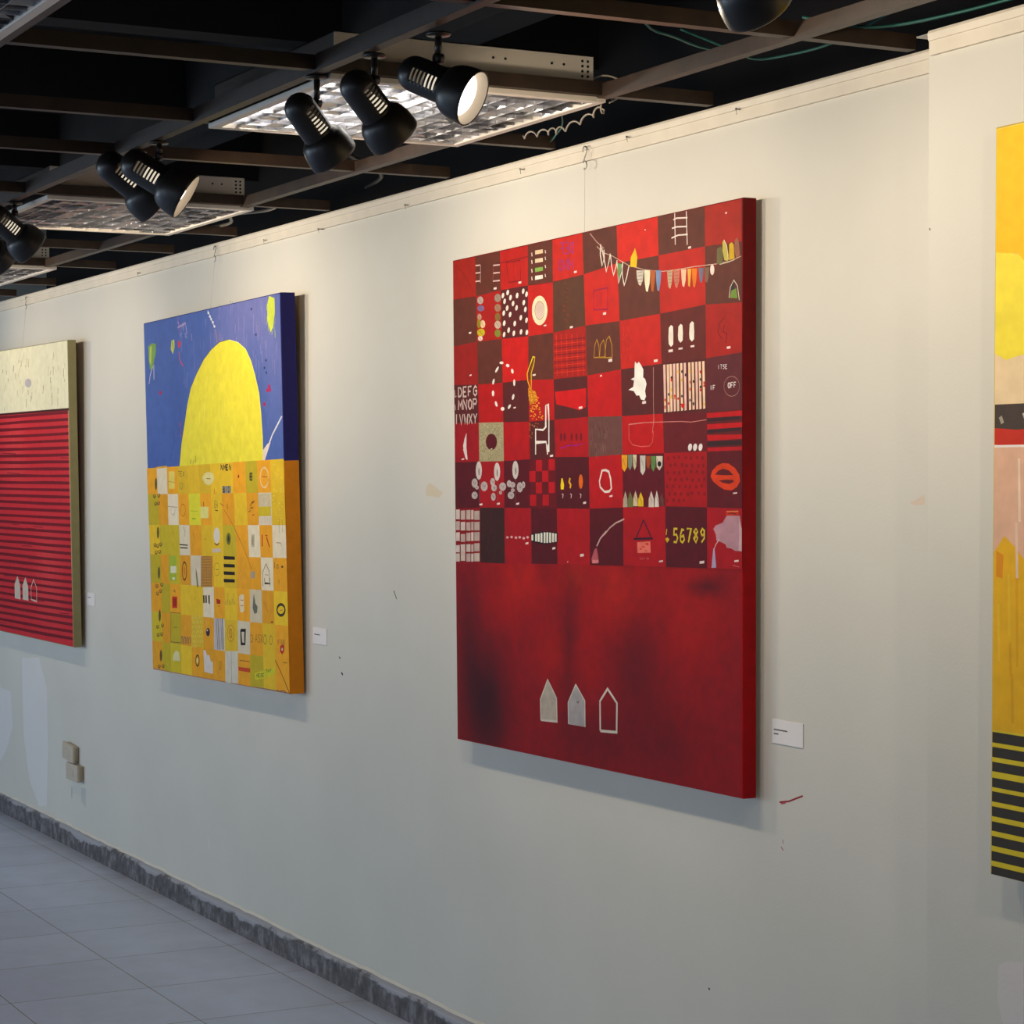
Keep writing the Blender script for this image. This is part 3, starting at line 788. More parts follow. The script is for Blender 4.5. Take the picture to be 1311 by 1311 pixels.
[0,150,96,76,13,0,13141,12357,13239,12425,13301,12290,13336,12027,13202,11962,13131,12124],
[1,200,190,160,15,18,12568,11888,12887,11907,13135,11942],
[1,220,206,190,13,21,12929,11124,12975,11356,13111,11496,13244,11360,13310,11043],
[0,110,140,60,14,0,12952,11122,13020,11274,13200,11312,13243,11087],
[0,40,44,44,15,0,13002,11275,13048,11428,13133,11408,13110,11293],
[1,232,214,206,12,33,10790,13217,10811,12494],
[1,232,214,206,12,32,11261,13213,11296,12447],
[1,232,214,206,13,33,10736,13073,10873,13094,11308,13057],
[1,232,214,206,13,33,10676,12881,10872,12896,11283,12861],
[1,232,214,206,13,33,10655,12660,10920,12701,11316,12679],
[0,236,214,206,12,0,11334,12398,11449,12400,11448,12352,11334,12352],
[0,236,214,206,9,0,12787,13011,12850,13017,12850,12980,12787,12977],
[0,236,214,206,7,0,9518,12975,9569,12983,9569,12955,9517,12950],
[0,236,214,206,2,0,759,11109,896,11116,896,11071,758,11067],
[0,236,214,206,4,0,789,9955,899,9966,899,9928,789,9920],
[1,228,50,34,8,21,5403,10761,5431,10538],
[1,228,50,34,8,21,5668,10745,5696,10523],
[1,228,50,34,8,21,5930,10729,5958,10508],
[1,228,50,34,8,21,6190,10714,6218,10493],
[1,228,50,34,8,21,6448,10698,6475,10479],
[1,228,50,34,8,20,6704,10683,6731,10465],
[1,206,60,44,9,30,5433,10781,5472,9732],
[1,206,60,44,9,30,5668,10767,5707,9722],
[1,206,60,44,9,30,5930,10751,5970,9710],
[1,206,60,44,9,30,6191,10735,6230,9699],
[1,206,60,44,9,29,6449,10720,6487,9688],
[1,206,60,44,10,29,6704,10704,6743,9677],
[1,120,24,26,11,24,5313,10614,6845,10602],
[1,120,24,26,11,24,5312,10434,6844,10427],
[1,120,24,26,11,24,5310,10255,6842,10252],
[1,120,24,26,11,24,5309,10075,6841,10076],
[1,120,24,26,11,24,5308,9895,6840,9901],
[1,222,60,40,11,15,5312,10524,6844,10515],
[1,222,60,40,11,15,5311,10345,6843,10339],
[1,222,60,40,11,15,5310,10165,6842,10164],
[1,222,60,40,11,15,5309,9985,6841,9989],
[1,222,60,40,11,15,5307,9805,6840,9813],
[0,234,224,214,6,0,2697,10189,2662,10164,2580,10157,2497,10172,2463,10200,2498,10225,2580,10232,2663,10217],
[0,234,224,214,6,0,2999,10074,2939,10060,2864,10073,2819,10106,2830,10139,2891,10153,2966,10140,3011,10108],
[0,234,224,214,5,0,2383,10014,2301,9963,2236,9951,2228,9986,2280,10046,2362,10097,2426,10109,2434,10074],
[0,234,224,214,6,0,3225,9952,3226,9903,3190,9881,3138,9898,3100,9945,3099,9995,3136,10017,3188,9999],
[0,234,224,214,7,0,2196,9709,2155,9655,2103,9638,2073,9666,2080,9725,2122,9778,2173,9796,2204,9767],
[0,234,224,214,8,0,3319,9644,3302,9583,3261,9560,3221,9587,3205,9649,3222,9710,3263,9733,3303,9706],
[0,234,224,214,7,0,2175,9406,2155,9348,2108,9326,2062,9352,2043,9410,2063,9468,2110,9490,2156,9464],
[0,234,224,214,8,0,3264,9268,3222,9215,3168,9198,3134,9227,3140,9284,3182,9337,3235,9354,3270,9325],
[0,234,224,214,7,0,2347,9125,2361,9071,2330,9044,2272,9061,2221,9111,2207,9165,2238,9192,2296,9175],
[0,234,224,214,8,0,3052,9011,2987,8975,2928,8969,2908,8998,2940,9044,3004,9080,3064,9086,3083,9057],
[0,234,224,214,8,0,2738,8979,2708,8944,2634,8932,2561,8948,2531,8985,2562,9019,2635,9032,2708,9015],
[0,236,214,206,8,0,3212,9005,3339,9017,3339,8980,3212,8971],
[0,236,214,206,7,0,4226,9819,4385,9827,4385,9784,4226,9779],
[1,232,196,60,9,34,4358,10252,4254,10266,4023,9978,3942,9843,3984,9642,4155,9406,4157,9666,4158,9849,4295,10087,4346,10252],
[1,150,110,20,10,12,4259,10150,4097,9883,4070,9639],
[0,196,120,24,10,0,3995,9488,4217,9419,4400,9351,4460,9166,4090,9025,4000,9304],
[0,226,150,40,9,0,4550,9205,4532,9193,4495,9194,4477,9208,4495,9220,4532,9219],
[0,232,176,80,9,0,4407,8770,4389,8757,4352,8758,4334,8772,4352,8784,4389,8783],
[0,232,176,80,11,0,4361,9273,4343,9260,4306,9262,4288,9275,4306,9288,4343,9287],
[0,232,176,80,9,0,4507,8996,4489,8983,4452,8984,4434,8998,4452,9011,4489,9010],
[0,226,150,40,11,0,4392,9335,4373,9323,4337,9324,4318,9338,4337,9350,4374,9349],
[0,232,176,80,11,0,4095,9171,4076,9159,4039,9160,4020,9174,4039,9186,4076,9185],
[0,232,176,80,11,0,4481,9033,4463,9021,4426,9022,4408,9036,4426,9048,4463,9047],
[0,226,150,40,9,0,4673,8852,4655,8839,4619,8840,4601,8854,4619,8866,4655,8865],
[0,232,176,80,10,0,4380,8796,4361,8784,4325,8785,4306,8798,4325,8811,4362,8810],
[0,226,150,40,9,0,4145,8745,4127,8733,4090,8734,4071,8747,4090,8760,4127,8759],
[0,226,150,40,11,0,4530,9219,4511,9206,4475,9207,4457,9221,4475,9234,4512,9232],
[0,226,150,40,9,0,4264,8927,4245,8915,4208,8916,4190,8929,4209,8942,4245,8941],
[0,226,150,40,11,0,4265,9104,4246,9091,4209,9092,4191,9106,4210,9119,4246,9118],
[0,232,176,80,9,0,4621,8948,4602,8935,4566,8936,4548,8950,4566,8963,4602,8962],
[0,232,176,80,9,0,4698,8695,4679,8682,4643,8683,4625,8697,4643,8709,4680,8708],
[0,232,176,80,9,0,4181,8897,4162,8884,4125,8885,4107,8899,4125,8912,4162,8911],
[0,226,150,40,10,0,4744,8668,4726,8655,4689,8656,4671,8669,4689,8682,4726,8681],
[0,232,176,80,9,0,4214,8865,4196,8852,4159,8853,4141,8867,4159,8880,4196,8879],
[0,226,150,40,9,0,4249,8967,4230,8954,4193,8955,4175,8969,4193,8982,4230,8980],
[0,226,150,40,9,0,4767,8748,4749,8735,4712,8736,4694,8749,4713,8762,4749,8761],
[0,226,150,40,11,0,4357,8797,4338,8785,4301,8786,4283,8799,4302,8812,4338,8811],
[0,232,176,80,11,0,4460,9165,4441,9152,4405,9153,4386,9167,4405,9180,4442,9179],
[0,226,150,40,12,0,4329,9352,4310,9339,4273,9341,4255,9355,4274,9367,4310,9366],
[0,232,176,80,9,0,4293,8859,4274,8846,4238,8847,4219,8861,4238,8874,4275,8873],
[0,232,176,80,9,0,4453,8663,4435,8650,4398,8651,4380,8665,4399,8678,4435,8677],
[0,226,150,40,12,0,4118,9164,4099,9152,4062,9153,4044,9167,4062,9179,4099,9178],
[0,226,150,40,11,0,4160,9367,4141,9355,4104,9356,4086,9370,4104,9383,4141,9381],
[0,226,150,40,9,0,4173,8942,4155,8929,4118,8930,4099,8944,4118,8957,4155,8956],
[0,232,176,80,9,0,4298,8750,4280,8737,4243,8738,4224,8752,4243,8764,4280,8763],
[0,226,150,40,10,0,4347,8727,4329,8714,4292,8715,4274,8729,4292,8742,4329,8741],
[0,226,150,40,10,0,4450,9000,4432,8987,4395,8988,4377,9002,4395,9015,4432,9014],
[0,232,176,80,10,0,4445,8971,4427,8959,4390,8960,4372,8973,4390,8986,4427,8985],
[0,232,176,80,11,0,4326,9013,4307,9000,4270,9002,4252,9015,4271,9028,4307,9027],
[0,232,176,80,11,0,4223,9214,4204,9201,4167,9202,4149,9216,4167,9229,4204,9228],
[0,226,150,40,12,0,4396,9001,4377,8988,4340,8989,4322,9003,4341,9016,4377,9014],
[0,226,150,40,11,0,4392,9078,4373,9066,4337,9067,4318,9081,4337,9093,4374,9092],
[0,226,150,40,9,0,4465,8929,4447,8917,4410,8918,4392,8932,4410,8944,4447,8943],
[0,232,176,80,9,0,4366,8924,4347,8911,4311,8912,4292,8926,4311,8939,4348,8938],
[0,232,176,80,11,0,4444,9122,4426,9110,4389,9111,4371,9125,4389,9137,4426,9136],
[0,232,176,80,12,0,4105,9376,4086,9364,4049,9365,4030,9379,4049,9391,4086,9390],
[0,226,150,40,9,0,4262,8681,4244,8668,4207,8669,4188,8682,4207,8695,4244,8694],
[0,226,150,40,10,0,4272,8952,4253,8939,4216,8940,4198,8954,4216,8967,4253,8966],
[0,226,150,40,11,0,4265,9157,4246,9145,4209,9146,4191,9160,4210,9172,4247,9171],
[0,232,176,80,12,0,4267,9166,4249,9154,4212,9155,4193,9169,4212,9181,4249,9180],
[0,232,176,80,13,0,4307,9365,4289,9353,4252,9354,4233,9368,4252,9381,4289,9379],
[0,232,176,80,13,0,4191,9162,4172,9149,4135,9150,4117,9164,4136,9177,4173,9176],
[0,226,150,40,12,0,4169,9215,4150,9202,4113,9203,4095,9217,4113,9230,4150,9229],
[0,226,150,40,10,0,4143,8878,4124,8866,4087,8867,4069,8880,4087,8893,4124,8892],
[0,226,150,40,12,0,4504,9134,4485,9122,4449,9123,4430,9137,4449,9149,4485,9148],
[0,226,150,40,10,0,4195,8761,4177,8749,4140,8749,4121,8763,4140,8776,4177,8775],
[0,226,150,40,9,0,4630,8900,4612,8887,4575,8888,4557,8902,4575,8914,4612,8913],
[0,226,150,40,13,0,4137,9226,4118,9213,4081,9215,4062,9228,4081,9241,4118,9240],
[0,232,176,80,11,0,4449,9240,4430,9228,4393,9229,4375,9243,4394,9256,4430,9254],
[0,232,176,80,11,0,4207,9254,4188,9241,4151,9243,4133,9257,4151,9269,4188,9268],
[0,226,150,40,10,0,4579,8907,4560,8894,4524,8895,4506,8909,4524,8922,4561,8921],
[0,232,176,80,11,0,4207,9294,4189,9281,4152,9282,4133,9296,4152,9309,4189,9307],
[0,226,150,40,14,0,4248,9188,4230,9176,4193,9177,4175,9191,4193,9203,4230,9202],
[0,232,176,80,12,0,4301,9078,4282,9065,4245,9066,4227,9080,4246,9093,4282,9092],
[0,232,176,80,11,0,4082,9279,4063,9266,4026,9267,4008,9281,4026,9294,4063,9292],
[0,226,150,40,10,0,4774,8728,4756,8716,4720,8717,4702,8730,4720,8743,4756,8742],
[0,226,150,40,11,0,4756,8678,4737,8665,4701,8666,4683,8680,4701,8692,4738,8691],
[0,232,176,80,10,0,4629,8830,4610,8818,4574,8818,4556,8832,4574,8845,4610,8844],
[0,226,150,40,9,0,4245,9007,4227,8994,4190,8995,4172,9009,4190,9022,4227,9021],
[0,226,150,40,14,0,4112,9225,4093,9212,4056,9214,4037,9228,4056,9240,4093,9239],
[0,226,150,40,12,0,4478,9169,4460,9157,4423,9158,4405,9172,4423,9184,4460,9183],
[0,232,176,80,9,0,4574,8716,4556,8704,4519,8705,4501,8718,4519,8731,4556,8730],
[0,226,150,40,11,0,4718,8718,4700,8705,4664,8706,4646,8720,4664,8732,4700,8731],
[0,226,150,40,14,0,4373,9373,4355,9360,4318,9362,4299,9376,4318,9388,4355,9387],
[0,226,150,40,13,0,4409,9162,4391,9149,4354,9151,4336,9164,4354,9177,4391,9176],
[0,232,176,80,9,0,4584,9073,4566,9061,4529,9062,4511,9076,4529,9088,4566,9087],
[0,232,176,80,14,0,4209,9138,4190,9126,4153,9127,4135,9141,4153,9153,4190,9152],
[0,226,150,40,12,0,4518,9029,4499,9016,4463,9018,4445,9031,4463,9044,4500,9043],
[0,232,176,80,11,0,4326,9240,4307,9227,4271,9229,4252,9242,4271,9255,4308,9254],
[0,232,176,80,12,0,4436,9255,4418,9243,4381,9244,4363,9258,4381,9270,4418,9269],
[0,226,150,40,9,0,4638,8786,4619,8773,4583,8774,4565,8788,4583,8800,4620,8799],
[0,180,110,60,11,0,4417,8558,4402,8546,4371,8546,4356,8560,4372,8573,4402,8572],
[0,180,110,60,11,0,4537,8544,4522,8531,4491,8531,4476,8545,4492,8558,4522,8557],
[0,180,110,60,11,0,4119,8541,4103,8528,4072,8528,4057,8542,4072,8555,4103,8554],
[0,180,110,60,11,0,4233,8526,4218,8513,4187,8514,4172,8527,4187,8540,4218,8540],
[0,180,110,60,12,0,4232,8514,4216,8501,4185,8502,4170,8515,4185,8528,4216,8527],
[0,180,110,60,11,0,4365,8499,4349,8486,4319,8486,4304,8500,4319,8513,4350,8512],
[0,180,110,60,12,0,4311,8488,4296,8475,4265,8475,4250,8489,4265,8502,4296,8501],
[0,180,110,60,13,0,4337,8475,4321,8462,4291,8463,4275,8476,4291,8489,4321,8488],
[0,180,110,60,11,0,4492,8459,4477,8446,4447,8447,4431,8461,4447,8473,4477,8473],
[0,180,110,60,12,0,4093,8566,4078,8553,4047,8554,4031,8567,4047,8580,4078,8579],
[0,180,110,60,12,0,4101,8520,4085,8507,4054,8507,4039,8521,4054,8534,4085,8533],
[0,180,110,60,11,0,4111,8474,4095,8461,4064,8461,4049,8475,4065,8488,4096,8487],
[0,180,110,60,11,0,4110,8428,4095,8415,4064,8415,4048,8429,4064,8442,4095,8441],
[0,180,110,60,11,0,4102,8382,4086,8369,4055,8369,4040,8383,4055,8396,4086,8395],
[0,180,110,60,11,0,4235,8333,4220,8320,4189,8321,4174,8334,4189,8347,4220,8347],
[0,180,110,60,11,0,4217,8288,4202,8275,4171,8275,4156,8289,4171,8302,4202,8301],
[0,180,110,60,11,0,4103,8244,4088,8231,4057,8231,4041,8245,4057,8258,4088,8257],
[0,180,110,60,11,0,4164,8197,4149,8184,4118,8184,4103,8198,4118,8211,4149,8210],
[1,236,228,218,13,52,4370,7827,4375,8407,4758,8384,4891,8457,4895,9001,5015,9028,5049,8665,5042,7820],
[1,236,228,218,14,52,4370,7827,4372,8071,4906,8079,4964,7821],
[1,200,176,168,6,49,132,9374,134,9635,273,9610,342,9506,271,9401,132,9374],
[1,200,176,168,6,49,605,9379,421,9377,424,9637,608,9638],
[1,200,176,168,7,49,423,9507,561,9508],
[1,200,176,168,6,48,708,9380,711,9639,893,9640],
[1,200,176,168,7,48,710,9509,846,9511],
[1,200,176,168,6,48,1198,9591,1108,9641,1017,9564,1016,9435,1106,9385,1196,9437,1197,9514,1107,9513],
[1,200,176,168,6,49,128,9022,154,9292,246,9130,340,9292,360,9023],
[1,200,176,168,6,49,418,9023,421,9293,625,9024,627,9293],
[1,200,176,168,6,48,822,9293,730,9239,717,9105,796,9025,888,9066,912,9213,822,9293],
[1,200,176,168,6,48,989,9026,992,9293,1150,9293,1183,9227,1149,9160,991,9160],
[1,200,176,168,8,49,15,8634,18,8906],
[1,200,176,168,8,49,203,8904,298,8633,398,8903],
[1,200,176,168,8,49,473,8902,524,8633,580,8821,632,8632,688,8901],
[1,200,176,168,8,48,738,8632,933,8899],
[1,200,176,168,9,48,741,8900,930,8631],
[1,200,176,168,6,48,1007,8898,1101,8764,1197,8897],
[1,200,176,168,8,48,1101,8764,1099,8631],
[1,196,170,164,6,33,-91,9578,-65,9380,20,9410],
[1,196,170,164,6,33,-67,9184,-40,9020],
[0,220,206,204,8,0,596,8386,483,8226,398,8033,466,7840,618,7839,592,7998],
[1,140,120,70,9,13,1757,8318,1742,8328],
[1,140,120,70,9,13,1742,8363,1733,8397],
[1,92,84,50,9,13,1347,7953,1357,7993],
[1,210,200,170,9,13,1941,8011,1960,8051],
[1,210,200,170,9,13,2488,8539,2522,8555],
[1,92,84,50,9,13,2566,8210,2532,8208],
[1,210,200,170,9,13,2245,8528,2209,8561],
[1,140,120,70,9,13,1383,8315,1332,8299],
[1,210,200,170,9,13,2549,7930,2571,7909],
[1,92,84,50,9,13,2077,8503,2074,8526],
[1,92,84,50,9,13,1849,8124,1870,8134],
[1,92,84,50,9,13,2401,8282,2339,8317],
[1,140,120,70,9,13,1968,7969,1978,7942],
[1,196,190,150,9,13,1390,7912,1337,7890],
[1,140,120,70,9,13,2548,8531,2597,8558],
[1,196,190,150,9,13,1442,7700,1435,7683],
[1,210,200,170,9,13,2557,8359,2614,8353],
[1,196,190,150,9,13,2586,8249,2647,8255],
[1,210,200,170,9,13,2311,8446,2266,8456],
[1,210,200,170,9,13,2488,8441,2520,8404],
[1,196,190,150,9,13,2015,8197,1967,8176],
[1,196,190,150,9,13,1536,8139,1583,8135],
[1,210,200,170,9,13,2348,7987,2360,7979],
[1,140,120,70,9,13,2604,7788,2542,7791],
[1,140,120,70,9,13,1844,8445,1810,8447],
[1,210,200,170,9,13,2456,8212,2483,8238],
[1,92,84,50,9,13,2093,7782,2090,7763],
[1,92,84,50,10,13,2448,8229,2443,8253],
[1,92,84,50,9,13,1649,7954,1710,7921],
[1,140,120,70,9,13,1662,8433,1614,8423],
[1,140,120,70,10,13,2220,8560,2177,8601],
[1,92,84,50,9,13,1587,8524,1536,8546],
[1,210,200,170,10,13,2522,8554,2533,8538],
[1,210,200,170,10,13,1355,8307,1339,8345],
[1,210,200,170,9,13,2175,7925,2161,7921],
[1,210,200,170,9,13,1502,8359,1450,8325],
[1,140,120,70,9,13,2516,8499,2539,8510],
[1,140,120,70,9,13,1928,8000,1875,7961],
[1,92,84,50,9,13,1784,8090,1806,8088],
[1,196,190,150,10,13,1424,8342,1444,8321],
[1,210,200,170,9,13,1541,8271,1490,8233],
[1,210,200,170,9,13,1531,8307,1538,8293],
[1,196,190,150,9,13,1940,8317,1967,8351],
[1,210,200,170,10,13,1581,8104,1562,8125],
[1,92,84,50,9,13,1840,7811,1837,7831],
[1,140,120,70,9,13,2242,8129,2301,8133],
[1,210,200,170,9,13,2390,8527,2436,8560],
[1,92,84,50,9,13,1700,8514,1708,8477],
[1,210,200,170,9,13,1489,7973,1512,7983],
[1,196,190,150,9,13,2609,8469,2656,8442],
[1,196,190,150,9,13,2052,8443,2013,8466],
[1,210,200,170,10,13,2355,8563,2406,8522],
[1,140,120,70,9,13,1842,8101,1859,8058],
[1,210,200,170,9,13,2233,8323,2171,8352],
[1,196,190,150,9,13,2167,8497,2166,8495],
[1,196,190,150,9,13,1944,8424,1883,8425],
[1,140,120,70,9,13,2180,8194,2240,8158],
[1,92,84,50,9,13,1519,7887,1455,7877],
[1,92,84,50,9,13,2000,8147,2057,8162],
[1,196,190,150,9,13,2463,7964,2408,7935],
[1,92,84,50,11,13,2347,8559,2379,8572],
[1,196,190,150,9,13,2380,7752,2372,7730],
[1,92,84,50,9,13,1976,8500,1964,8469],
[1,210,200,170,9,13,2256,8240,2282,8236],
[1,140,120,70,9,13,1891,8013,1828,8017],
[1,210,200,170,10,13,2237,8198,2290,8178],
[1,140,120,70,9,13,1822,8266,1835,8290],
[1,140,120,70,9,13,1351,8422,1302,8426],
[1,196,190,150,10,13,1602,8416,1613,8416],
[1,196,190,150,10,13,2170,8468,2163,8496],
[1,140,120,70,9,13,2428,8226,2416,8209],
[1,210,200,170,9,13,1412,8243,1411,8207],
[1,210,200,170,10,13,2482,8370,2479,8400],
[1,92,84,50,9,13,2150,8282,2163,8255],
[1,210,200,170,9,13,1719,7714,1757,7672],
[1,92,84,50,9,13,1977,8091,2019,8079],
[1,210,200,170,9,13,1796,8517,1858,8508],
[1,92,84,50,9,13,1353,8585,1288,8586],
[1,140,120,70,10,13,1972,8427,1932,8386],
[1,140,120,70,9,13,1960,7872,2019,7913],
[1,210,200,170,9,13,1740,8053,1685,8072],
[1,210,200,170,9,13,2441,8485,2447,8482],
[1,210,200,170,9,13,2348,8228,2392,8223],
[1,210,200,170,9,13,2532,8261,2524,8266],
[1,196,190,150,9,13,2253,8281,2253,8259],
[1,210,200,170,10,13,2519,7962,2460,7991],
[1,92,84,50,9,13,2311,7851,2345,7835],
[1,92,84,50,10,13,1474,8394,1524,8359],
[1,140,120,70,9,13,1925,7788,1991,7832],
[1,92,84,50,9,13,1596,7891,1575,7909],
[1,196,190,150,9,13,1926,7856,1892,7896],
[1,92,84,50,9,13,1543,8022,1491,8041],
[1,210,200,170,9,13,1614,7833,1614,7797],
[1,196,190,150,9,13,1756,7803,1752,7792],
[1,92,84,50,10,13,1396,7876,1445,7911],
[1,92,84,50,10,13,2558,8357,2554,8381],
[1,210,200,170,9,13,2412,8036,2445,8003],
[1,210,200,170,10,13,1794,8056,1831,8074],
[1,210,200,170,9,13,2559,8188,2521,8185],
[1,92,84,50,10,13,1945,7941,1924,7968],
[1,140,120,70,9,13,2313,7760,2303,7747],
[1,140,120,70,9,13,2130,8402,2175,8440],
[1,140,120,70,9,13,1653,8207,1615,8237],
[1,210,200,170,10,13,2539,7935,2595,7931],
[1,210,200,170,9,13,1885,7742,1882,7718],
[1,92,84,50,9,13,1869,7698,1841,7659],
[1,196,190,150,10,13,1589,8520,1561,8519],
[1,196,190,150,11,13,2174,8557,2145,8564],
[1,140,120,70,9,13,1791,7930,1743,7935],
[1,196,190,150,10,13,2513,8188,2467,8166],
[1,140,120,70,9,13,2245,7713,2303,7719],
[1,196,190,150,9,13,2552,8161,2534,8130],
[1,140,120,70,9,13,1716,8184,1757,8201],
[1,92,84,50,9,13,1658,7873,1593,7862],
[1,92,84,50,10,13,1543,8589,1476,8547],
[1,140,120,70,10,13,2367,8271,2430,8311],
[1,210,200,170,9,13,1590,8595,1644,8564],
[1,210,200,170,9,13,2123,7864,2098,7886],
[1,140,120,70,10,13,2378,8214,2358,8256],
[1,196,190,150,10,13,1389,7703,1445,7675],
[1,210,200,170,9,13,1670,8482,1671,8452],
[1,196,190,150,9,13,2061,8344,2001,8346],
[1,210,200,170,11,13,1421,7867,1417,7852],
[1,210,200,170,9,13,2535,7856,2518,7845],
[1,196,190,150,9,13,1730,8537,1796,8531],
[1,210,200,170,10,13,1876,8282,1846,8304],
[1,140,120,70,9,13,1713,8123,1665,8165],
[1,210,200,170,11,13,1976,8390,2033,8379],
[1,92,84,50,9,13,1384,8088,1383,8107],
[1,92,84,50,9,13,2257,7772,2249,7809],
[1,210,200,170,9,13,1389,8167,1347,8130],
[1,210,200,170,9,13,1582,8259,1557,8280],
[1,140,120,70,9,13,2561,7740,2575,7735],
[1,210,200,170,10,13,1392,8231,1457,8267],
[1,92,84,50,10,13,1646,8424,1673,8458],
[1,92,84,50,11,13,2165,8483,2222,8439],
[1,210,200,170,11,13,2238,8204,2234,8223],
[1,210,200,170,10,13,2071,8439,2132,8469],
[1,210,200,170,10,13,2511,8427,2534,8413],
[1,196,190,150,11,13,1534,8559,1508,8546],
[1,196,190,150,9,13,1518,8475,1523,8485],
[1,92,84,50,11,13,1485,8254,1456,8288],
[1,140,120,70,9,13,1537,8493,1596,8482],
[1,140,120,70,10,13,2549,8579,2613,8535],
[1,210,200,170,9,13,1666,8283,1613,8253],
[1,210,200,170,11,13,1956,7930,1965,7933],
[1,210,200,170,9,13,2042,8198,2086,8223],
[1,196,190,150,10,13,2110,7754,2083,7722],
[1,196,190,150,9,13,2577,8301,2529,8293],
[1,196,190,150,10,13,1418,8051,1367,8095],
[1,140,120,70,9,13,2461,7875,2464,7852],
[1,210,200,170,9,13,1465,8117,1442,8110],
[1,140,120,70,9,13,1630,8192,1648,8183],
[1,140,120,70,9,13,2249,7898,2296,7868],
[1,140,120,70,10,13,1714,7718,1672,7709],
[1,196,190,150,9,13,1629,7701,1600,7660],
[1,196,190,150,10,13,1932,8167,1997,8164],
[1,92,84,50,9,13,1917,8041,1906,8036],
[1,196,190,150,10,13,2136,8332,2182,8342],
[1,196,190,150,10,13,2605,8256,2547,8258],
[1,210,200,170,9,13,1496,7942,1525,7954],
[1,210,200,170,9,13,1736,8145,1727,8109],
[1,210,200,170,10,13,2233,8499,2186,8524],
[1,196,190,150,11,13,1826,8045,1877,8070],
[1,92,84,50,10,13,1912,8422,1917,8384],
[1,196,190,150,10,13,2035,7931,2027,7915],
[1,210,200,170,9,13,1499,7808,1462,7840],
[1,92,84,50,10,13,1743,8102,1786,8093],
[1,140,120,70,9,13,1459,8584,1444,8586],
[1,196,190,150,9,13,2610,8161,2595,8160],
[1,140,120,70,10,13,1905,8031,1896,8067],
[1,92,84,50,11,13,2600,7966,2543,7933],
[1,92,84,50,9,13,2308,8302,2285,8266],
[1,140,120,70,12,13,2164,8509,2182,8475],
[1,210,200,170,9,13,1641,8313,1702,8352],
[1,196,190,150,9,13,2013,7782,2023,7819],
[1,210,200,170,10,13,1647,8180,1618,8137],
[1,196,190,150,9,13,2199,8117,2208,8131],
[1,140,120,70,9,13,2105,8071,2121,8083],
[1,196,190,150,10,13,2332,7772,2325,7753],
[1,210,200,170,10,13,2447,8023,2496,8047],
[1,92,84,50,9,13,2401,7747,2456,7746],
[1,92,84,50,11,13,2430,8305,2408,8328],
[1,92,84,50,11,13,2475,7977,2441,7989],
[1,140,120,70,10,13,1638,8347,1606,8330],
[1,196,190,150,10,13,1790,8502,1764,8531],
[1,196,190,150,9,13,1564,8168,1526,8154],
[1,210,200,170,11,13,2135,8436,2148,8443],
[1,140,120,70,10,13,1577,8333,1518,8308],
[1,196,190,150,9,13,2451,8148,2420,8113],
[1,210,200,170,10,13,2232,8393,2211,8349],
[1,210,200,170,11,13,1973,8437,1952,8417],
[1,196,190,150,9,13,2102,8498,2149,8499],
[1,210,200,170,10,13,2040,7818,2024,7858],
[1,92,84,50,10,13,1795,8027,1822,7984],
[1,140,120,70,10,13,2111,8068,2116,8025],
[1,140,120,70,10,13,2419,7917,2474,7923],
[1,210,200,170,9,13,2066,7907,2063,7901],
[1,210,200,170,9,13,1668,7972,1697,7987],
[1,210,200,170,9,13,1553,7775,1509,7785],
[1,140,120,70,10,13,1601,8236,1549,8276],
[1,196,190,150,12,13,1972,8416,1922,8413],
[1,140,120,70,12,13,1499,8256,1485,8296],
[1,140,120,70,10,13,1706,8319,1654,8280],
[1,140,120,70,10,13,1963,8206,1946,8190],
[1,196,190,150,10,13,1687,7896,1710,7919],
[1,140,120,70,11,13,1682,8289,1736,8324],
[1,196,190,150,9,13,2251,7917,2314,7931],
[1,196,190,150,10,13,1492,7855,1447,7840],
[1,140,120,70,10,13,1695,8143,1749,8147],
[1,210,200,170,9,13,1900,8088,1963,8093],
[1,210,200,170,10,13,1731,8357,1685,8399],
[1,196,190,150,9,13,1908,8598,1909,8558],
[1,140,120,70,11,13,2434,7935,2402,7924],
[1,140,120,70,9,13,2070,7725,2031,7756],
[1,210,200,170,12,13,2601,7923,2592,7941],
[1,196,190,150,13,13,1498,8302,1466,8340],
[1,92,84,50,9,13,1448,7990,1382,8028],
[1,210,200,170,11,13,2357,8239,2364,8224],
[1,92,84,50,13,13,1922,8440,1864,8425],
[1,140,120,70,9,13,1888,8594,1890,8609],
[1,196,190,150,9,13,2594,8493,2580,8467],
[1,140,120,70,10,13,1921,7996,1938,8001],
[1,196,190,150,10,13,1657,8600,1621,8609],
[1,92,84,50,14,13,1471,8322,1477,8313],
[1,92,84,50,9,13,1726,8581,1738,8606],
[1,210,200,170,9,13,1934,8138,1955,8116],
[1,140,120,70,10,13,2021,8212,2061,8240],
[1,140,120,70,10,13,1931,8120,1987,8111],
[1,196,190,150,9,13,2151,8199,2126,8197],
[0,84,16,22,12,0,2328,8117,2285,8008,2169,7928,2010,7900,1852,7932,1735,8015,1693,8127,1737,8238,1855,8317,2014,8344,2172,8311,2287,8228],
[1,84,16,22,13,44,1985,7980,2010,7903],
[0,236,214,206,14,0,1958,7936,2064,7950,2063,7925,1957,7914],
[0,200,20,20,10,0,5363,9332,6865,9365,6862,8912,6579,8832,6063,8921,5420,9015],
[1,228,60,40,11,18,5398,9255,5421,9135],
[0,236,214,206,11,0,6516,8917,6687,8926,6687,8873,6516,8867],
[1,150,20,26,11,15,7090,9488,7587,9179],
[0,236,214,206,11,0,7524,9655,7601,9666,7600,9626,7523,9618],
[0,110,14,24,12,0,5708,8186,5691,8110,5649,8079,5608,8112,5591,8188,5609,8264,5651,8294,5692,8262],
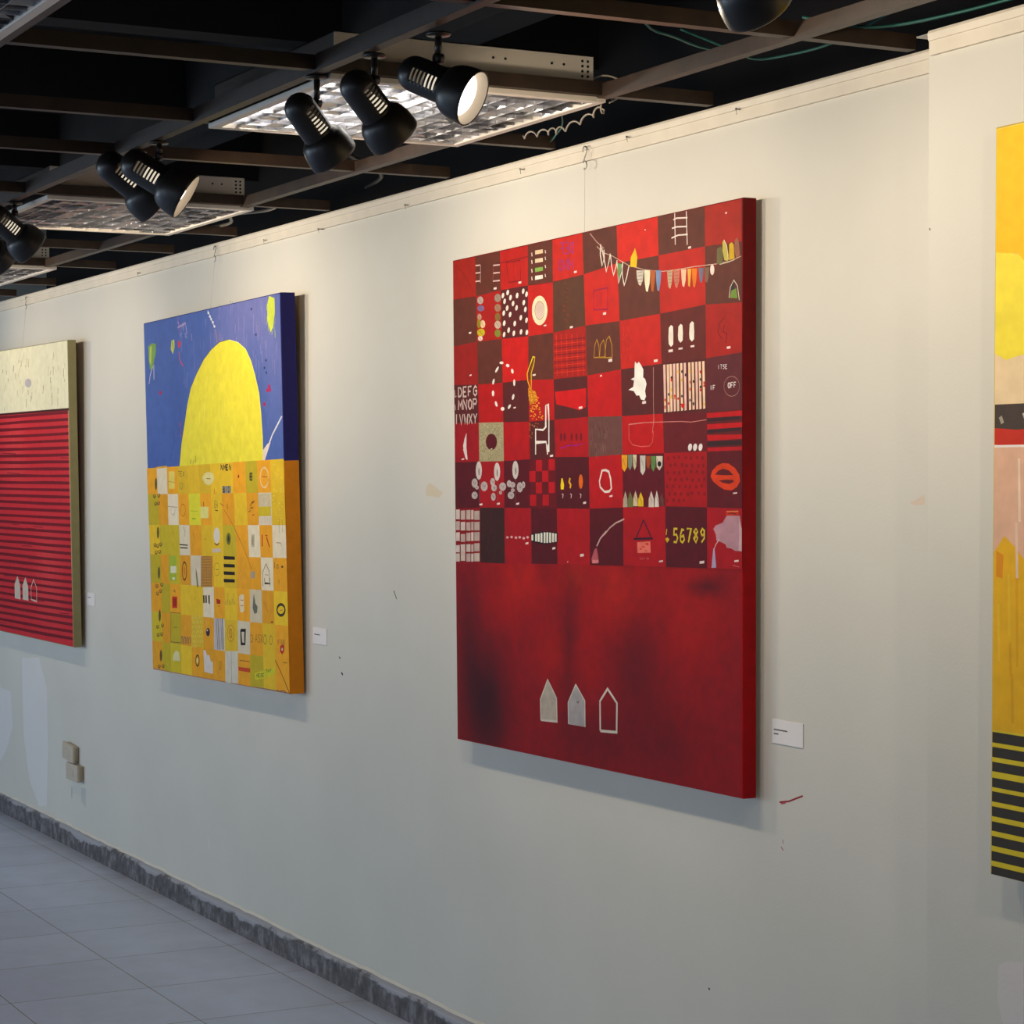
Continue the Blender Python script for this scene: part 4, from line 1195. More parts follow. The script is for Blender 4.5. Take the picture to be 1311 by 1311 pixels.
[0,110,14,24,12,0,5884,8183,5866,8107,5825,8077,5784,8109,5767,8185,5785,8260,5826,8291,5867,8259],
[0,110,14,24,12,0,6231,8177,6214,8102,6173,8071,6132,8103,6116,8179,6133,8254,6174,8285,6215,8253],
[0,110,14,24,12,0,6460,8173,6443,8098,6402,8068,6362,8100,6346,8175,6363,8250,6404,8280,6444,8248],
[0,110,14,24,12,0,6676,8169,6659,8095,6619,8065,6579,8096,6563,8171,6580,8246,6620,8276,6660,8244],
[1,150,30,130,12,15,5589,7904,5940,7959,6230,7970,6743,8007],
[1,150,30,130,13,15,5619,7933,5765,7908,5999,7988,6459,7952],
[1,80,40,40,13,9,7236,8131,7246,7985],
[1,136,104,96,13,9,7294,8505,7305,8359],
[1,80,40,40,13,9,7107,7904,7117,7758],
[1,136,104,96,13,9,7647,7924,7657,7779],
[1,80,40,40,13,9,7073,8552,7083,8406],
[1,136,104,96,13,9,7556,8511,7566,8366],
[1,80,40,40,13,9,7463,8165,7473,8020],
[1,136,104,96,13,9,7065,8285,7076,8139],
[1,80,40,40,13,9,7291,7889,7302,7744],
[1,136,104,96,13,9,7448,7919,7458,7774],
[1,80,40,40,13,9,7698,8302,7708,8157],
[1,136,104,96,13,9,7507,8226,7518,8081],
[1,80,40,40,13,9,7578,8465,7588,8320],
[1,136,104,96,13,9,7602,8363,7612,8218],
[1,80,40,40,13,9,7182,8243,7193,8098],
[1,136,104,96,14,9,7653,7962,7663,7818],
[1,80,40,40,13,9,7168,8432,7178,8286],
[1,136,104,96,13,9,7825,8306,7835,8162],
[1,80,40,40,13,9,7738,8135,7749,7991],
[1,136,104,96,14,9,7454,8263,7464,8118],
[1,80,40,40,13,9,7458,8491,7468,8346],
[1,136,104,96,14,9,7590,8284,7600,8140],
[1,80,40,40,14,9,7682,8199,7692,8055],
[1,136,104,96,15,9,7329,7789,7339,7643],
[1,80,40,40,13,9,7314,8167,7325,8022],
[1,136,104,96,13,9,7563,7911,7573,7766],
[1,80,40,40,13,9,7655,8388,7665,8243],
[1,136,104,96,13,9,7134,8352,7144,8206],
[1,80,40,40,15,9,7440,8215,7450,8070],
[1,136,104,96,15,9,7657,7965,7667,7820],
[1,80,40,40,13,9,7535,8013,7546,7868],
[1,136,104,96,13,9,7854,8512,7864,8368],
[1,80,40,40,13,9,7379,8245,7389,8100],
[1,136,104,96,14,9,7311,8024,7321,7879],
[1,80,40,40,13,9,7786,8183,7796,8038],
[1,136,104,96,13,9,7402,8215,7412,8070],
[1,80,40,40,14,9,7519,8249,7529,8104],
[1,136,104,96,14,9,7711,8256,7721,8112],
[1,80,40,40,15,9,7709,8231,7719,8087],
[1,136,104,96,14,9,7778,8233,7788,8088],
[1,80,40,40,13,9,7479,8447,7489,8302],
[1,136,104,96,13,9,7757,7926,7767,7781],
[1,80,40,40,14,9,7079,8227,7089,8081],
[1,136,104,96,14,9,7731,8058,7741,7914],
[1,80,40,40,14,9,7377,8168,7387,8023],
[1,136,104,96,16,9,7458,8101,7469,7956],
[1,80,40,40,13,9,7547,8169,7557,8024],
[1,136,104,96,13,9,7101,8105,7111,7959],
[1,80,40,40,13,9,7187,8550,7197,8404],
[1,136,104,96,13,9,7509,7997,7519,7852],
[1,80,40,40,13,9,7826,8473,7836,8329],
[1,136,104,96,16,9,7709,8230,7719,8086],
[1,80,40,40,14,9,7469,8466,7479,8321],
[1,136,104,96,14,9,7139,8391,7150,8245],
[1,80,40,40,15,9,7789,8103,7799,7959],
[1,136,104,96,13,9,7158,8219,7168,8073],
[1,80,40,40,14,9,7849,8423,7859,8279],
[1,136,104,96,13,9,7608,8042,7618,7897],
[1,80,40,40,17,9,7454,8045,7464,7900],
[1,136,104,96,15,9,7470,8537,7480,8392],
[1,176,130,50,9,26,7233,10106,7291,10408,7374,10533,7473,10369,7493,10093],
[1,176,130,50,10,26,7493,10093,7550,10393,7682,10501,7758,10353,7767,10079,7233,10100],
[1,176,130,50,11,26,7734,10084,7819,10496,7950,10575,8062,10368,8076,10058,7707,10071],
[0,236,214,206,9,0,7903,10024,8076,10030,8076,9961,7903,9958],
[1,150,20,60,8,35,7227,11725,7875,11746,7872,11230,7224,11261,7227,11725],
[1,150,20,60,9,23,7381,11640,7379,11322],
[1,150,20,60,9,23,7574,11654,7572,11308],
[0,236,214,206,8,0,7664,11161,7806,11165,7806,11108,7664,11106],
[1,232,90,70,10,8,8755,10264,8765,10197],
[1,232,90,70,10,8,8758,10593,8768,10542],
[1,232,90,70,10,9,8571,10611,8581,10540],
[1,232,90,70,10,8,8913,10009,8924,9943],
[1,232,90,70,10,8,8857,10694,8867,10612],
[1,232,90,70,10,8,8871,10045,8882,9988],
[1,232,90,70,11,8,8852,10773,8862,10685],
[1,232,90,70,10,8,8896,10562,8907,10509],
[1,232,90,70,10,8,8611,10276,8621,10177],
[1,232,90,70,10,8,8648,10533,8658,10465],
[1,232,90,70,11,8,8580,10617,8590,10529],
[1,232,90,70,10,8,8877,10376,8887,10316],
[1,232,90,70,10,8,8747,10436,8757,10352],
[1,232,90,70,10,8,8901,10312,8911,10238],
[1,232,90,70,10,9,8573,10486,8584,10436],
[1,232,90,70,10,8,8686,10107,8696,10014],
[1,232,90,70,11,8,8883,10092,8893,10033],
[1,232,90,70,10,8,8858,10243,8869,10192],
[1,232,90,70,11,9,8557,10512,8567,10427],
[1,232,90,70,10,8,8585,10750,8595,10652],
[1,232,90,70,10,8,8788,10719,8797,10614],
[1,232,90,70,10,8,8761,10763,8771,10689],
[1,232,90,70,10,8,8836,9903,8846,9848],
[1,232,90,70,10,9,8463,10111,8473,10041],
[1,232,90,70,10,8,8916,10528,8926,10425],
[1,232,90,70,10,9,8569,10388,8579,10311],
[0,236,214,206,10,0,9904,9913,10065,9919,10065,9858,9904,9855],
[0,240,230,214,12,0,10537,10612,10626,10672,10705,10640,10723,10417,10713,10222,10624,10173,10535,10238,10516,10374],
[0,240,230,214,12,0,10930,10615,11017,10674,11095,10642,11113,10454,11103,10295,11015,10246,10928,10311,10909,10412],
[0,240,230,214,12,0,11388,10645,11475,10704,11551,10672,11569,10470,11559,10296,11473,10247,11387,10311,11368,10428],
[0,236,214,206,12,0,10520,10110,10697,10114,10697,10054,10520,10052],
[0,236,214,206,12,0,10932,10131,11097,10136,11097,10092,10932,10090],
[0,236,214,206,12,0,11420,10158,11572,10163,11572,10120,11420,10118],
[1,110,24,24,13,24,12747,10709,12564,10590,12494,10384,12654,10242],
[1,110,24,24,14,24,12746,10552,12700,10397,12836,10337,12799,10129],
[1,110,24,24,14,16,12632,10480,12654,10374],
[0,236,214,206,13,0,12840,10056,12975,10061,12975,10009,12839,10006],
[0,242,236,226,12,0,9093,9917,9176,9851,9259,9897,9352,9820,9454,9704,9443,9523,9535,9477,9586,9363,9524,9198,9564,9072,9492,8982,9348,9009,9271,9110,9151,9105,9037,9216,8807,9253,9012,9316,9049,9463,8903,9503,9065,9539,9077,9805],
[0,236,214,206,12,0,9399,8960,9563,8968,9563,8907,9399,8901],
[1,200,150,136,14,14,9888,9739,9880,9075,9897,8520,9835,8216],
[0,232,190,176,13,0,10300,9777,10395,9778,10424,8687,10335,8676],
[0,236,200,170,13,0,10444,9777,10538,9778,10568,8690,10479,8679],
[0,236,200,170,14,0,10563,9778,10657,9779,10686,8693,10597,8682],
[0,232,190,176,13,0,10701,9778,10794,9779,10823,8696,10735,8685],
[0,236,200,170,13,0,10838,9778,10931,9779,10960,8699,10872,8688],
[0,236,200,170,13,0,10994,9778,11086,9779,11115,8702,11028,8691],
[0,232,190,176,13,0,11139,9779,11231,9780,11260,8705,11173,8694],
[0,236,200,170,13,0,11322,9779,11413,9780,11442,8710,11356,8699],
[0,236,200,170,13,0,11461,9779,11552,9780,11581,8713,11495,8702],
[0,232,190,176,13,0,11604,9780,11694,9781,11723,8716,11638,8705],
[0,236,200,170,13,0,11737,9780,11826,9781,11855,8719,11770,8708],
[0,236,200,170,13,0,11883,9780,11972,9781,12001,8722,11916,8711],
[0,210,60,40,14,0,11994,9293,11975,9262,11937,9263,11919,9296,11937,9328,11975,9326],
[0,60,50,60,14,0,11574,9342,11555,9310,11516,9311,11498,9345,11517,9377,11555,9375],
[0,210,60,40,14,0,11435,9165,11415,9133,11377,9134,11358,9168,11377,9200,11416,9198],
[0,226,180,70,14,0,11436,9575,11417,9543,11379,9545,11360,9578,11379,9610,11417,9608],
[0,60,50,60,15,0,10680,9465,10660,9432,10621,9434,10601,9468,10621,9500,10660,9499],
[0,90,70,80,14,0,10560,9085,10540,9052,10500,9054,10481,9088,10501,9120,10540,9119],
[0,226,180,70,15,0,10678,9011,10658,8979,10618,8980,10599,9014,10619,9046,10658,9045],
[0,60,50,60,14,0,11109,9586,11090,9554,11051,9555,11032,9589,11052,9621,11090,9619],
[0,226,180,70,14,0,10415,8928,10395,8895,10356,8896,10336,8930,10356,8963,10396,8961],
[0,210,60,40,14,0,10415,8800,10395,8767,10355,8768,10335,8802,10355,8835,10395,8834],
[0,60,50,60,14,0,11254,9502,11234,9470,11196,9471,11177,9505,11196,9537,11235,9535],
[0,220,120,90,14,0,11435,9331,11416,9299,11378,9300,11359,9334,11378,9366,11416,9364],
[0,220,120,90,15,0,10415,8783,10395,8750,10355,8751,10335,8785,10355,8818,10395,8816],
[0,210,60,40,14,0,11847,9138,11828,9106,11791,9108,11772,9141,11791,9172,11829,9171],
[0,210,60,40,14,0,10559,8876,10539,8843,10499,8844,10480,8878,10500,8911,10539,8910],
[0,210,60,40,14,0,11849,9546,11830,9514,11792,9516,11774,9549,11793,9581,11830,9579],
[0,226,180,70,14,0,10954,9588,10935,9556,10896,9558,10876,9592,10896,9624,10935,9622],
[0,210,60,40,15,0,10415,8963,10395,8931,10356,8932,10336,8966,10356,8999,10396,8997],
[0,210,60,40,15,0,11993,9228,11974,9196,11937,9198,11918,9231,11937,9262,11975,9261],
[0,90,70,80,14,0,11572,8846,11552,8814,11514,8815,11495,8848,11515,8880,11553,8879],
[0,60,50,60,14,0,11107,9025,11087,8993,11049,8995,11029,9028,11049,9060,11088,9059],
[0,210,60,40,14,0,10951,8976,10932,8943,10893,8944,10873,8978,10893,9010,10932,9009],
[0,210,60,40,14,0,10815,9038,10795,9005,10756,9007,10737,9041,10756,9073,10796,9072],
[0,220,120,90,15,0,10815,8991,10795,8958,10756,8959,10736,8993,10756,9026,10795,9024],
[0,226,180,70,16,0,10678,9043,10658,9011,10619,9012,10599,9046,10619,9078,10658,9077],
[0,220,120,90,15,0,11435,9179,11415,9147,11377,9148,11358,9182,11377,9214,11416,9212],
[0,60,50,60,14,0,11848,9206,11829,9174,11791,9175,11772,9209,11791,9240,11829,9239],
[0,226,180,70,14,0,11992,8811,11973,8779,11935,8780,11917,8813,11935,8845,11973,8843],
[0,90,70,80,14,0,11848,9373,11829,9342,11792,9343,11773,9377,11792,9408,11830,9407],
[0,226,180,70,15,0,10678,9184,10659,9152,10619,9153,10600,9187,10619,9220,10659,9218],
[0,90,70,80,14,0,11434,8924,11414,8892,11376,8893,11357,8926,11376,8958,11415,8957],
[0,60,50,60,15,0,11572,8830,11552,8798,11514,8799,11495,8832,11515,8864,11553,8863],
[0,226,180,70,14,0,11109,9395,11089,9363,11050,9364,11031,9398,11051,9430,11089,9428],
[0,210,60,40,16,0,10679,9409,10660,9376,10620,9378,10601,9412,10621,9444,10660,9443],
[0,210,30,24,14,0,11019,8859,11184,8854,11164,8760,11048,8763],
[1,206,196,196,14,18,12522,9578,12522,9671],
[1,206,196,196,14,18,12589,9669,12659,9668],
[1,206,196,196,15,18,12624,9669,12623,9576],
[1,206,196,196,14,18,12752,9657,12717,9667,12693,9644,12747,9602,12724,9575,12689,9584],
[1,206,196,196,14,18,12844,9572,12782,9573,12783,9665,12844,9664],
[1,206,196,196,15,18,12782,9619,12829,9619],
[1,222,212,208,14,21,12226,9127,12226,9227],
[1,222,212,208,14,21,12305,9124,12305,9224,12379,9222],
[1,222,212,208,15,21,12305,9174,12360,9172],
[1,222,212,208,14,24,12923,9260,12886,9237,12882,9179,12913,9145,12949,9162,12959,9226,12923,9260],
[1,222,212,208,14,24,12990,9145,12990,9261,13062,9261],
[1,222,212,208,15,24,12990,9203,13044,9203],
[1,222,212,208,14,23,13102,9146,13103,9261,13175,9262],
[1,222,212,208,15,23,13103,9204,13156,9204],
[1,150,110,104,16,16,13317,9164,13294,9082,13230,9013,13134,8969,13021,8956,12907,8977,12810,9028,12745,9102,12723,9187,12746,9271,12811,9340,12908,9383,13022,9395,13136,9374,13231,9322,13295,9249,13317,9164,13294,9082],
[1,206,130,120,16,17,8822,8150,8813,8433,9499,8460,10358,8459,11046,8451,11432,8428,12046,8467],
[1,52,20,26,17,69,12084,8453,13346,8480],
[1,52,20,26,17,69,12083,8200,13345,8233],
[0,190,24,26,18,0,12047,8614,13413,8636,13413,8522,12070,8507],
[0,190,24,26,18,0,12069,8360,13412,8382,13412,8273,12069,8248],
[0,190,24,26,16,0,12068,8126,13402,8112,13402,8019,12082,7992],
[0,180,20,28,18,0,12081,7838,13401,7852,13401,7769,12081,7753],
[0,50,22,26,16,0,12082,7976,13389,7977,13388,7894,12081,7870],
[1,214,110,100,17,17,8812,8246,8822,8077,8978,7947,9342,7900,9701,7909,9844,8005,9881,8254],
[0,236,226,222,15,0,11471,7852,11437,7799,11382,7775,11330,7790,11307,7838,11323,7896,11371,7938,11428,7942,11467,7909],
[0,236,226,222,15,0,11671,7850,11638,7797,11582,7772,11531,7788,11508,7836,11524,7894,11571,7935,11628,7939,11667,7906],
[0,236,226,222,15,0,11888,7847,11855,7794,11800,7770,11750,7785,11727,7833,11742,7891,11789,7932,11845,7936,11884,7903],
[0,220,206,204,9,0,397,7948,591,7946,658,7653,561,7670,466,7817],
[0,236,214,206,10,0,304,7685,458,7700,457,7661,304,7650],
[0,236,214,206,11,0,5096,7738,5251,7752,5251,7703,5095,7693],
[1,236,228,218,15,52,4372,8022,4370,7763],
[1,236,228,218,15,51,4996,8014,4970,7757],
[0,206,196,190,10,0,1472,7360,1448,7235,1383,7143,1295,7110,1207,7143,1143,7235,1121,7361,1145,7486,1211,7577,1299,7610,1387,7576,1450,7484],
[0,150,130,126,11,0,1357,7328,1343,7251,1309,7219,1276,7251,1263,7328,1277,7405,1311,7437,1344,7405],
[0,206,196,190,10,0,2484,7325,2460,7202,2398,7112,2312,7079,2227,7112,2166,7203,2144,7326,2168,7449,2231,7539,2317,7572,2401,7538,2463,7448],
[0,150,130,126,11,0,2373,7294,2359,7218,2326,7187,2294,7218,2281,7294,2296,7370,2328,7401,2360,7370],
[0,206,196,190,11,0,3472,7369,3449,7248,3388,7160,3305,7127,3223,7160,3163,7249,3142,7370,3165,7492,3226,7580,3309,7612,3391,7579,3451,7490],
[0,150,130,126,12,0,3364,7339,3350,7264,3319,7233,3288,7264,3275,7339,3289,7413,3320,7444,3352,7413],
[0,186,172,168,11,0,1233,7023,1191,6940,1086,6896,967,6911,889,6978,890,7067,969,7134,1088,7150,1192,7106],
[1,110,80,84,12,13,968,7074,1056,7010,1127,7062,1073,6958],
[0,186,172,168,13,0,1293,6905,1267,6867,1203,6847,1130,6854,1082,6884,1082,6924,1131,6954,1204,6961,1268,6942],
[1,110,80,84,14,13,1130,6927,1184,6898,1228,6922,1195,6875],
[0,186,172,168,10,0,1796,6939,1749,6852,1630,6806,1494,6821,1406,6891,1407,6983,1496,7054,1632,7070,1750,7024],
[1,110,80,84,11,13,1496,6991,1596,6924,1677,6978,1615,6871],
[0,186,172,168,9,0,1230,6692,1188,6626,1083,6590,964,6601,886,6654,887,6725,965,6780,1085,6793,1189,6758],
[1,110,80,84,10,13,965,6732,1053,6681,1124,6723,1070,6640],
[0,186,172,168,11,0,2201,7057,2169,6988,2091,6951,2002,6963,1944,7020,1945,7094,2004,7150,2093,7163,2170,7126],
[1,110,80,84,12,13,2003,7100,2069,7046,2122,7089,2082,7003],
[0,186,172,168,12,0,2304,6899,2267,6838,2173,6805,2067,6816,1998,6866,1998,6931,2068,6981,2175,6992,2268,6960],
[1,110,80,84,13,13,2068,6936,2147,6889,2210,6927,2162,6851],
[0,186,172,168,10,0,2237,6662,2205,6593,2127,6555,2038,6567,1981,6623,1981,6697,2040,6754,2129,6767,2207,6731],
[1,110,80,84,11,13,2039,6704,2105,6650,2158,6694,2118,6607],
[0,186,172,168,11,0,2811,6933,2765,6860,2650,6821,2519,6834,2434,6893,2434,6970,2521,7030,2652,7044,2767,7005],
[1,110,80,84,12,13,2520,6977,2617,6921,2695,6966,2636,6876],
[0,186,172,168,12,0,2577,6775,2559,6742,2512,6725,2460,6730,2425,6757,2426,6791,2460,6818,2513,6824,2559,6807],
[1,110,80,84,13,13,2460,6794,2499,6769,2530,6790,2507,6749],
[0,186,172,168,11,0,3101,7012,3070,6952,2994,6919,2908,6930,2852,6979,2852,7043,2909,7093,2996,7104,3071,7072],
[1,110,80,84,12,13,2909,7049,2973,7002,3024,7040,2985,6965],
[0,186,172,168,13,0,3298,6981,3262,6929,3171,6901,3068,6910,3001,6953,3001,7008,3069,7051,3172,7061,3262,7033],
[1,110,80,84,14,12,3069,7013,3145,6973,3206,7005,3160,6941],
[0,186,172,168,11,0,3265,6841,3241,6809,3180,6792,3112,6797,3067,6823,3067,6857,3112,6884,3181,6890,3241,6873],
[1,110,80,84,12,12,3112,6861,3163,6836,3204,6856,3173,6816],
[0,186,172,168,11,0,3707,6921,3668,6833,3571,6786,3461,6802,3389,6873,3390,6966,3463,7038,3573,7054,3669,7008],
[1,110,80,84,12,12,3462,6975,3543,6907,3609,6961,3559,6852],
[0,186,172,168,12,0,3820,6983,3799,6924,3747,6892,3688,6902,3650,6951,3650,7014,3689,7063,3748,7074,3800,7042],
[1,110,80,84,13,12,3689,7020,3732,6974,3768,7011,3741,6937],
[0,186,172,168,12,0,3245,6708,3202,6643,3096,6608,2976,6619,2897,6671,2898,6739,2977,6792,3098,6805,3203,6771],
[1,110,80,84,13,12,2977,6746,3066,6696,3138,6737,3084,6656],
[1,150,100,104,11,13,1328,7104,1322,6430],
[1,150,100,104,11,13,2345,7105,2340,6442],
[1,150,100,104,11,12,3311,7106,3306,6453],
[0,236,214,206,12,0,1329,6465,1491,6483,1491,6432,1329,6417],
[0,236,214,206,12,0,2301,6495,2458,6513,2457,6462,2300,6448],
[0,236,214,206,11,0,3344,6506,3496,6524,3496,6474,3344,6460],
[0,180,18,24,13,0,4381,7614,4698,7617,4695,7332,4379,7333],
[0,180,18,24,13,0,5029,7633,5339,7637,5337,7354,5027,7355],
[0,180,18,24,13,0,4040,7340,4360,7345,4358,7058,4038,7057],
[0,180,18,24,13,0,4702,7344,5015,7349,5013,7065,4699,7065],
[0,180,18,24,13,0,4377,7049,4693,7056,4691,6770,4374,6768],
[0,180,18,24,13,0,5025,7059,5335,7066,5333,6783,5023,6781],
[0,180,18,24,13,0,4072,6726,4392,6735,4390,6448,4070,6444],
[0,180,18,24,13,0,4721,6737,5035,6745,5033,6461,4719,6458],
[0,238,206,60,14,0,5666,7153,5725,7153,5794,6989,5770,6876,5629,6875,5618,6989],
[1,230,170,30,14,65,6086,7162,6039,7064,6119,6990,6084,6907],
[0,220,100,24,14,0,6703,7074,6683,6967,6632,6901,6568,6900,6517,6967,6499,7074,6519,7181,6571,7247,6634,7247,6684,7181],
[1,206,180,180,14,27,5687,6768,5745,6744,5721,6655],
[1,206,180,180,14,27,6094,6771,6152,6747,6128,6658],
[1,206,180,180,14,26,6554,6774,6610,6751,6587,6662],
[0,236,214,206,14,0,6711,6569,6847,6585,6847,6533,6711,6519],
[0,216,200,190,10,0,-38,6288,186,6297,184,6031,-41,6027],
[0,190,170,160,10,0,242,6267,500,6277,497,6024,240,6019],
[0,190,170,160,10,0,569,6284,810,6294,808,6035,567,6031],
[0,206,190,176,10,0,851,6289,988,6297,986,6039,849,6037],
[0,190,170,160,10,0,1029,6269,1328,6280,1325,6034,1027,6029],
[0,190,170,160,10,0,-42,5966,183,5976,181,5733,-44,5728],
[0,216,200,190,10,0,239,5953,497,5965,495,5731,237,5725],
[0,190,170,160,10,0,566,5950,807,5961,805,5733,564,5728],
[0,190,170,160,10,0,848,5969,985,5978,983,5744,846,5741],
[0,190,170,160,10,0,1026,5971,1325,5983,1323,5751,1024,5745],
[0,216,200,190,10,0,-44,5662,180,5674,178,5434,-47,5428],
[0,190,170,160,10,0,236,5621,494,5634,492,5419,234,5412],
[0,190,170,160,10,0,563,5665,805,5677,802,5446,561,5439],
[0,216,200,190,10,0,846,5685,983,5695,981,5457,844,5454],
[0,190,170,160,10,0,1024,5694,1323,5708,1320,5469,1022,5461],
[0,216,200,190,10,0,-48,5310,177,5323,175,5123,-50,5116],
[0,216,200,190,10,0,233,5341,491,5354,489,5145,231,5136],
[0,206,190,176,10,0,560,5353,802,5366,800,5156,558,5148],
[0,190,170,160,10,0,843,5355,980,5365,978,5158,841,5154],
[0,190,170,160,10,0,1021,5392,1320,5407,1318,5185,1019,5176],
[0,216,200,190,10,0,-50,5081,175,5095,173,4870,-52,4862],
[0,206,190,176,11,0,231,5131,489,5146,487,4902,229,4893],
[0,190,170,160,10,0,558,5099,799,5113,797,4892,556,4883],
[0,216,200,190,10,0,840,5107,977,5118,975,4898,838,4893],
[0,206,190,176,10,0,1018,5126,1317,5142,1315,4916,1016,4905],
[1,84,20,28,11,25,1807,5467,1873,5399],
[1,44,20,20,11,25,2280,6250,2345,6181],
[1,84,20,28,12,25,1823,5539,1888,5471],
[1,84,20,28,11,25,1847,5900,1913,5831],
[1,44,20,20,11,25,2017,5585,2082,5517],
[1,44,20,20,11,25,2502,5650,2567,5583],
[1,80,40,20,11,25,1751,6006,1817,5937],
[1,44,20,20,13,25,1899,5615,1965,5547],
[1,44,20,20,11,25,2461,6046,2525,5977],
[1,44,20,20,11,26,1650,6132,1717,6062],
[1,84,20,28,11,25,2168,5971,2233,5902],
[1,80,40,20,12,25,2077,5618,2142,5550],
[1,44,20,20,12,25,2375,5986,2440,5918],
[1,80,40,20,11,26,1629,5904,1695,5836],
[1,44,20,20,11,25,1879,5322,1945,5254],
[1,44,20,20,11,25,2167,6076,2232,6007],
[1,44,20,20,11,25,2275,5778,2340,5710],
[1,84,20,28,11,25,2573,5277,2638,5209],
[1,44,20,20,11,25,2307,5530,2372,5462],
[1,80,40,20,11,25,1969,5818,2035,5750],
[1,80,40,20,11,26,1671,5300,1737,5232],
[1,84,20,28,11,25,1958,6195,2023,6126],
[1,84,20,28,11,25,2522,5370,2586,5303],
[1,44,20,20,11,26,1547,5727,1613,5658],
[1,84,20,28,11,25,2605,6043,2669,5975],
[1,80,40,20,12,25,1882,5760,1947,5691],
[1,44,20,20,12,25,2584,5446,2648,5379],
[1,44,20,20,12,25,2637,5986,2701,5919],
[1,84,20,28,13,25,1909,5828,1975,5760],
[1,84,20,28,12,26,1649,5813,1715,5744],
[1,44,20,20,11,26,1449,5471,1515,5402],
[1,44,20,20,12,25,1780,6082,1846,6014],
[1,84,20,28,13,25,2645,5374,2709,5307],
[1,80,40,20,11,25,2169,5229,2234,5162],
[1,44,20,20,11,25,2373,5780,2438,5713],
[1,44,20,20,14,25,2658,5374,2722,5307],
[1,80,40,20,13,26,1566,5795,1632,5726],
[1,84,20,28,12,26,1709,5350,1775,5281],
[1,44,20,20,12,25,1895,5314,1961,5246],
[1,84,20,28,11,25,1821,5179,1887,5112],
[0,222,170,170,12,0,2935,5601,2914,5577,2864,5565,2814,5574,2794,5598,2815,5623,2865,5634,2915,5625],
[0,222,170,170,12,0,3159,5616,3139,5592,3089,5580,3039,5589,3019,5613,3040,5638,3089,5649,3139,5640],
[0,222,170,170,12,0,3394,5607,3374,5582,3324,5571,3275,5580,3255,5603,3275,5628,3325,5639,3374,5630],
[0,222,170,170,12,0,3590,5621,3569,5596,3520,5585,3471,5594,3451,5618,3472,5642,3521,5653,3570,5645],
[0,222,170,170,12,0,3803,5602,3782,5577,3734,5566,3685,5575,3665,5598,3685,5623,3734,5634,3783,5625],
[0,222,170,170,12,0,4002,5631,3982,5607,3933,5596,3885,5604,3865,5628,3885,5652,3934,5664,3982,5655],
[0,236,214,206,12,0,3827,5488,3976,5508,3976,5458,3826,5442],
[0,24,10,14,15,0,4077,5710,4739,5796,5468,5788,5466,5554,4797,5469,4125,5524],
[0,226,222,206,16,0,4139,5699,4237,5702,4236,5555,4138,5552],
[0,226,222,206,16,0,4330,5728,4428,5731,4426,5535,4328,5533],
[0,226,222,206,16,0,4464,5738,4562,5740,4560,5533,4463,5530],
[0,226,222,206,16,0,4605,5759,4702,5762,4700,5518,4603,5516],
[0,226,222,206,16,0,4763,5775,4859,5777,4857,5510,4761,5508],
[0,226,222,206,16,0,4901,5778,4998,5781,4996,5514,4899,5512],
[0,226,222,206,16,0,5046,5776,5141,5778,5139,5524,5044,5522],
[0,226,222,206,16,0,5189,5767,5284,5769,5283,5540,5187,5538],
[0,226,222,206,16,0,5320,5758,5415,5760,5413,5556,5318,5553],
[0,236,214,206,14,0,5204,5402,5347,5422,5347,5368,5204,5351],
[0,236,214,206,15,0,6561,5278,6731,5298,6731,5233,6560,5216],
[0,236,214,206,15,0,5932,5076,5979,5092,5979,5062,5932,5049],
[1,196,160,158,16,46,7786,5871,7510,5691,7343,5498],
[0,176,90,96,16,0,7243,5428,7343,5454,7451,5109,7396,5084,7118,5074,7096,5184],
[0,210,130,130,17,0,7141,5156,7424,5166,7396,5084,7129,5074],
[1,228,216,206,15,49,7794,7355,7603,7342,7475,7081,7518,6937,7737,6816],
[1,196,160,150,18,38,7681,5785,7955,5964,8226,6084,8600,6183],
[1,228,216,206,16,58,7745,7359,7909,7315,7989,7143,8025,6913,7933,6841,7742,6825],
[0,236,214,206,15,0,7932,6737,8073,6753,8073,6713,7932,6700],
[0,226,160,40,16,0,8492,7712,8746,7710,8734,7421,8617,7308,8511,7393],
[1,100,90,80,17,11,8544,7655,8565,7541],
[1,100,90,80,17,11,8587,7592,8607,7478],
[1,100,90,80,17,11,8629,7529,8649,7415],
[0,120,130,110,16,0,8767,7715,8967,7713,8955,7454,8865,7341,8786,7426],
[1,100,90,80,17,11,8819,7658,8840,7545],
[1,100,90,80,17,11,8861,7595,8881,7482],
[1,100,90,80,17,11,8903,7533,8923,7420],
[0,206,196,160,16,0,8987,7713,9154,7711,9143,7458,9069,7346,9007,7431],
[1,100,90,80,17,11,9039,7656,9060,7543],
[1,100,90,80,17,11,9081,7594,9101,7481],
[1,100,90,80,17,11,9122,7532,9142,7419],
[0,196,190,180,16,0,9299,7690,9536,7688,9524,7339,9416,7227,9318,7312],
[1,100,90,80,17,11,9351,7634,9371,7522],
[1,100,90,80,17,11,9392,7572,9412,7460],
[1,100,90,80,17,11,9433,7510,9453,7398],
[0,160,70,30,16,0,9557,7674,9751,7672,9740,7478,9652,7367,9576,7451],
[1,100,90,80,17,11,9608,7618,9627,7506],
[1,100,90,80,17,11,9648,7556,9668,7445],
[1,100,90,80,17,11,9689,7495,9708,7383],
[0,96,140,76,16,0,9771,7672,9974,7670,9962,7421,9871,7310,9790,7394],
[1,100,90,80,17,11,9822,7616,9841,7505],
[1,100,90,80,17,11,9862,7555,9882,7444],
[1,100,90,80,17,11,9902,7493,9922,7382],
[0,212,200,180,16,0,9994,7670,10265,7668,10254,7447,10128,7337,10013,7421],
[1,100,90,80,17,11,10044,7614,10064,7503],
[1,100,90,80,17,11,10084,7553,10103,7442],
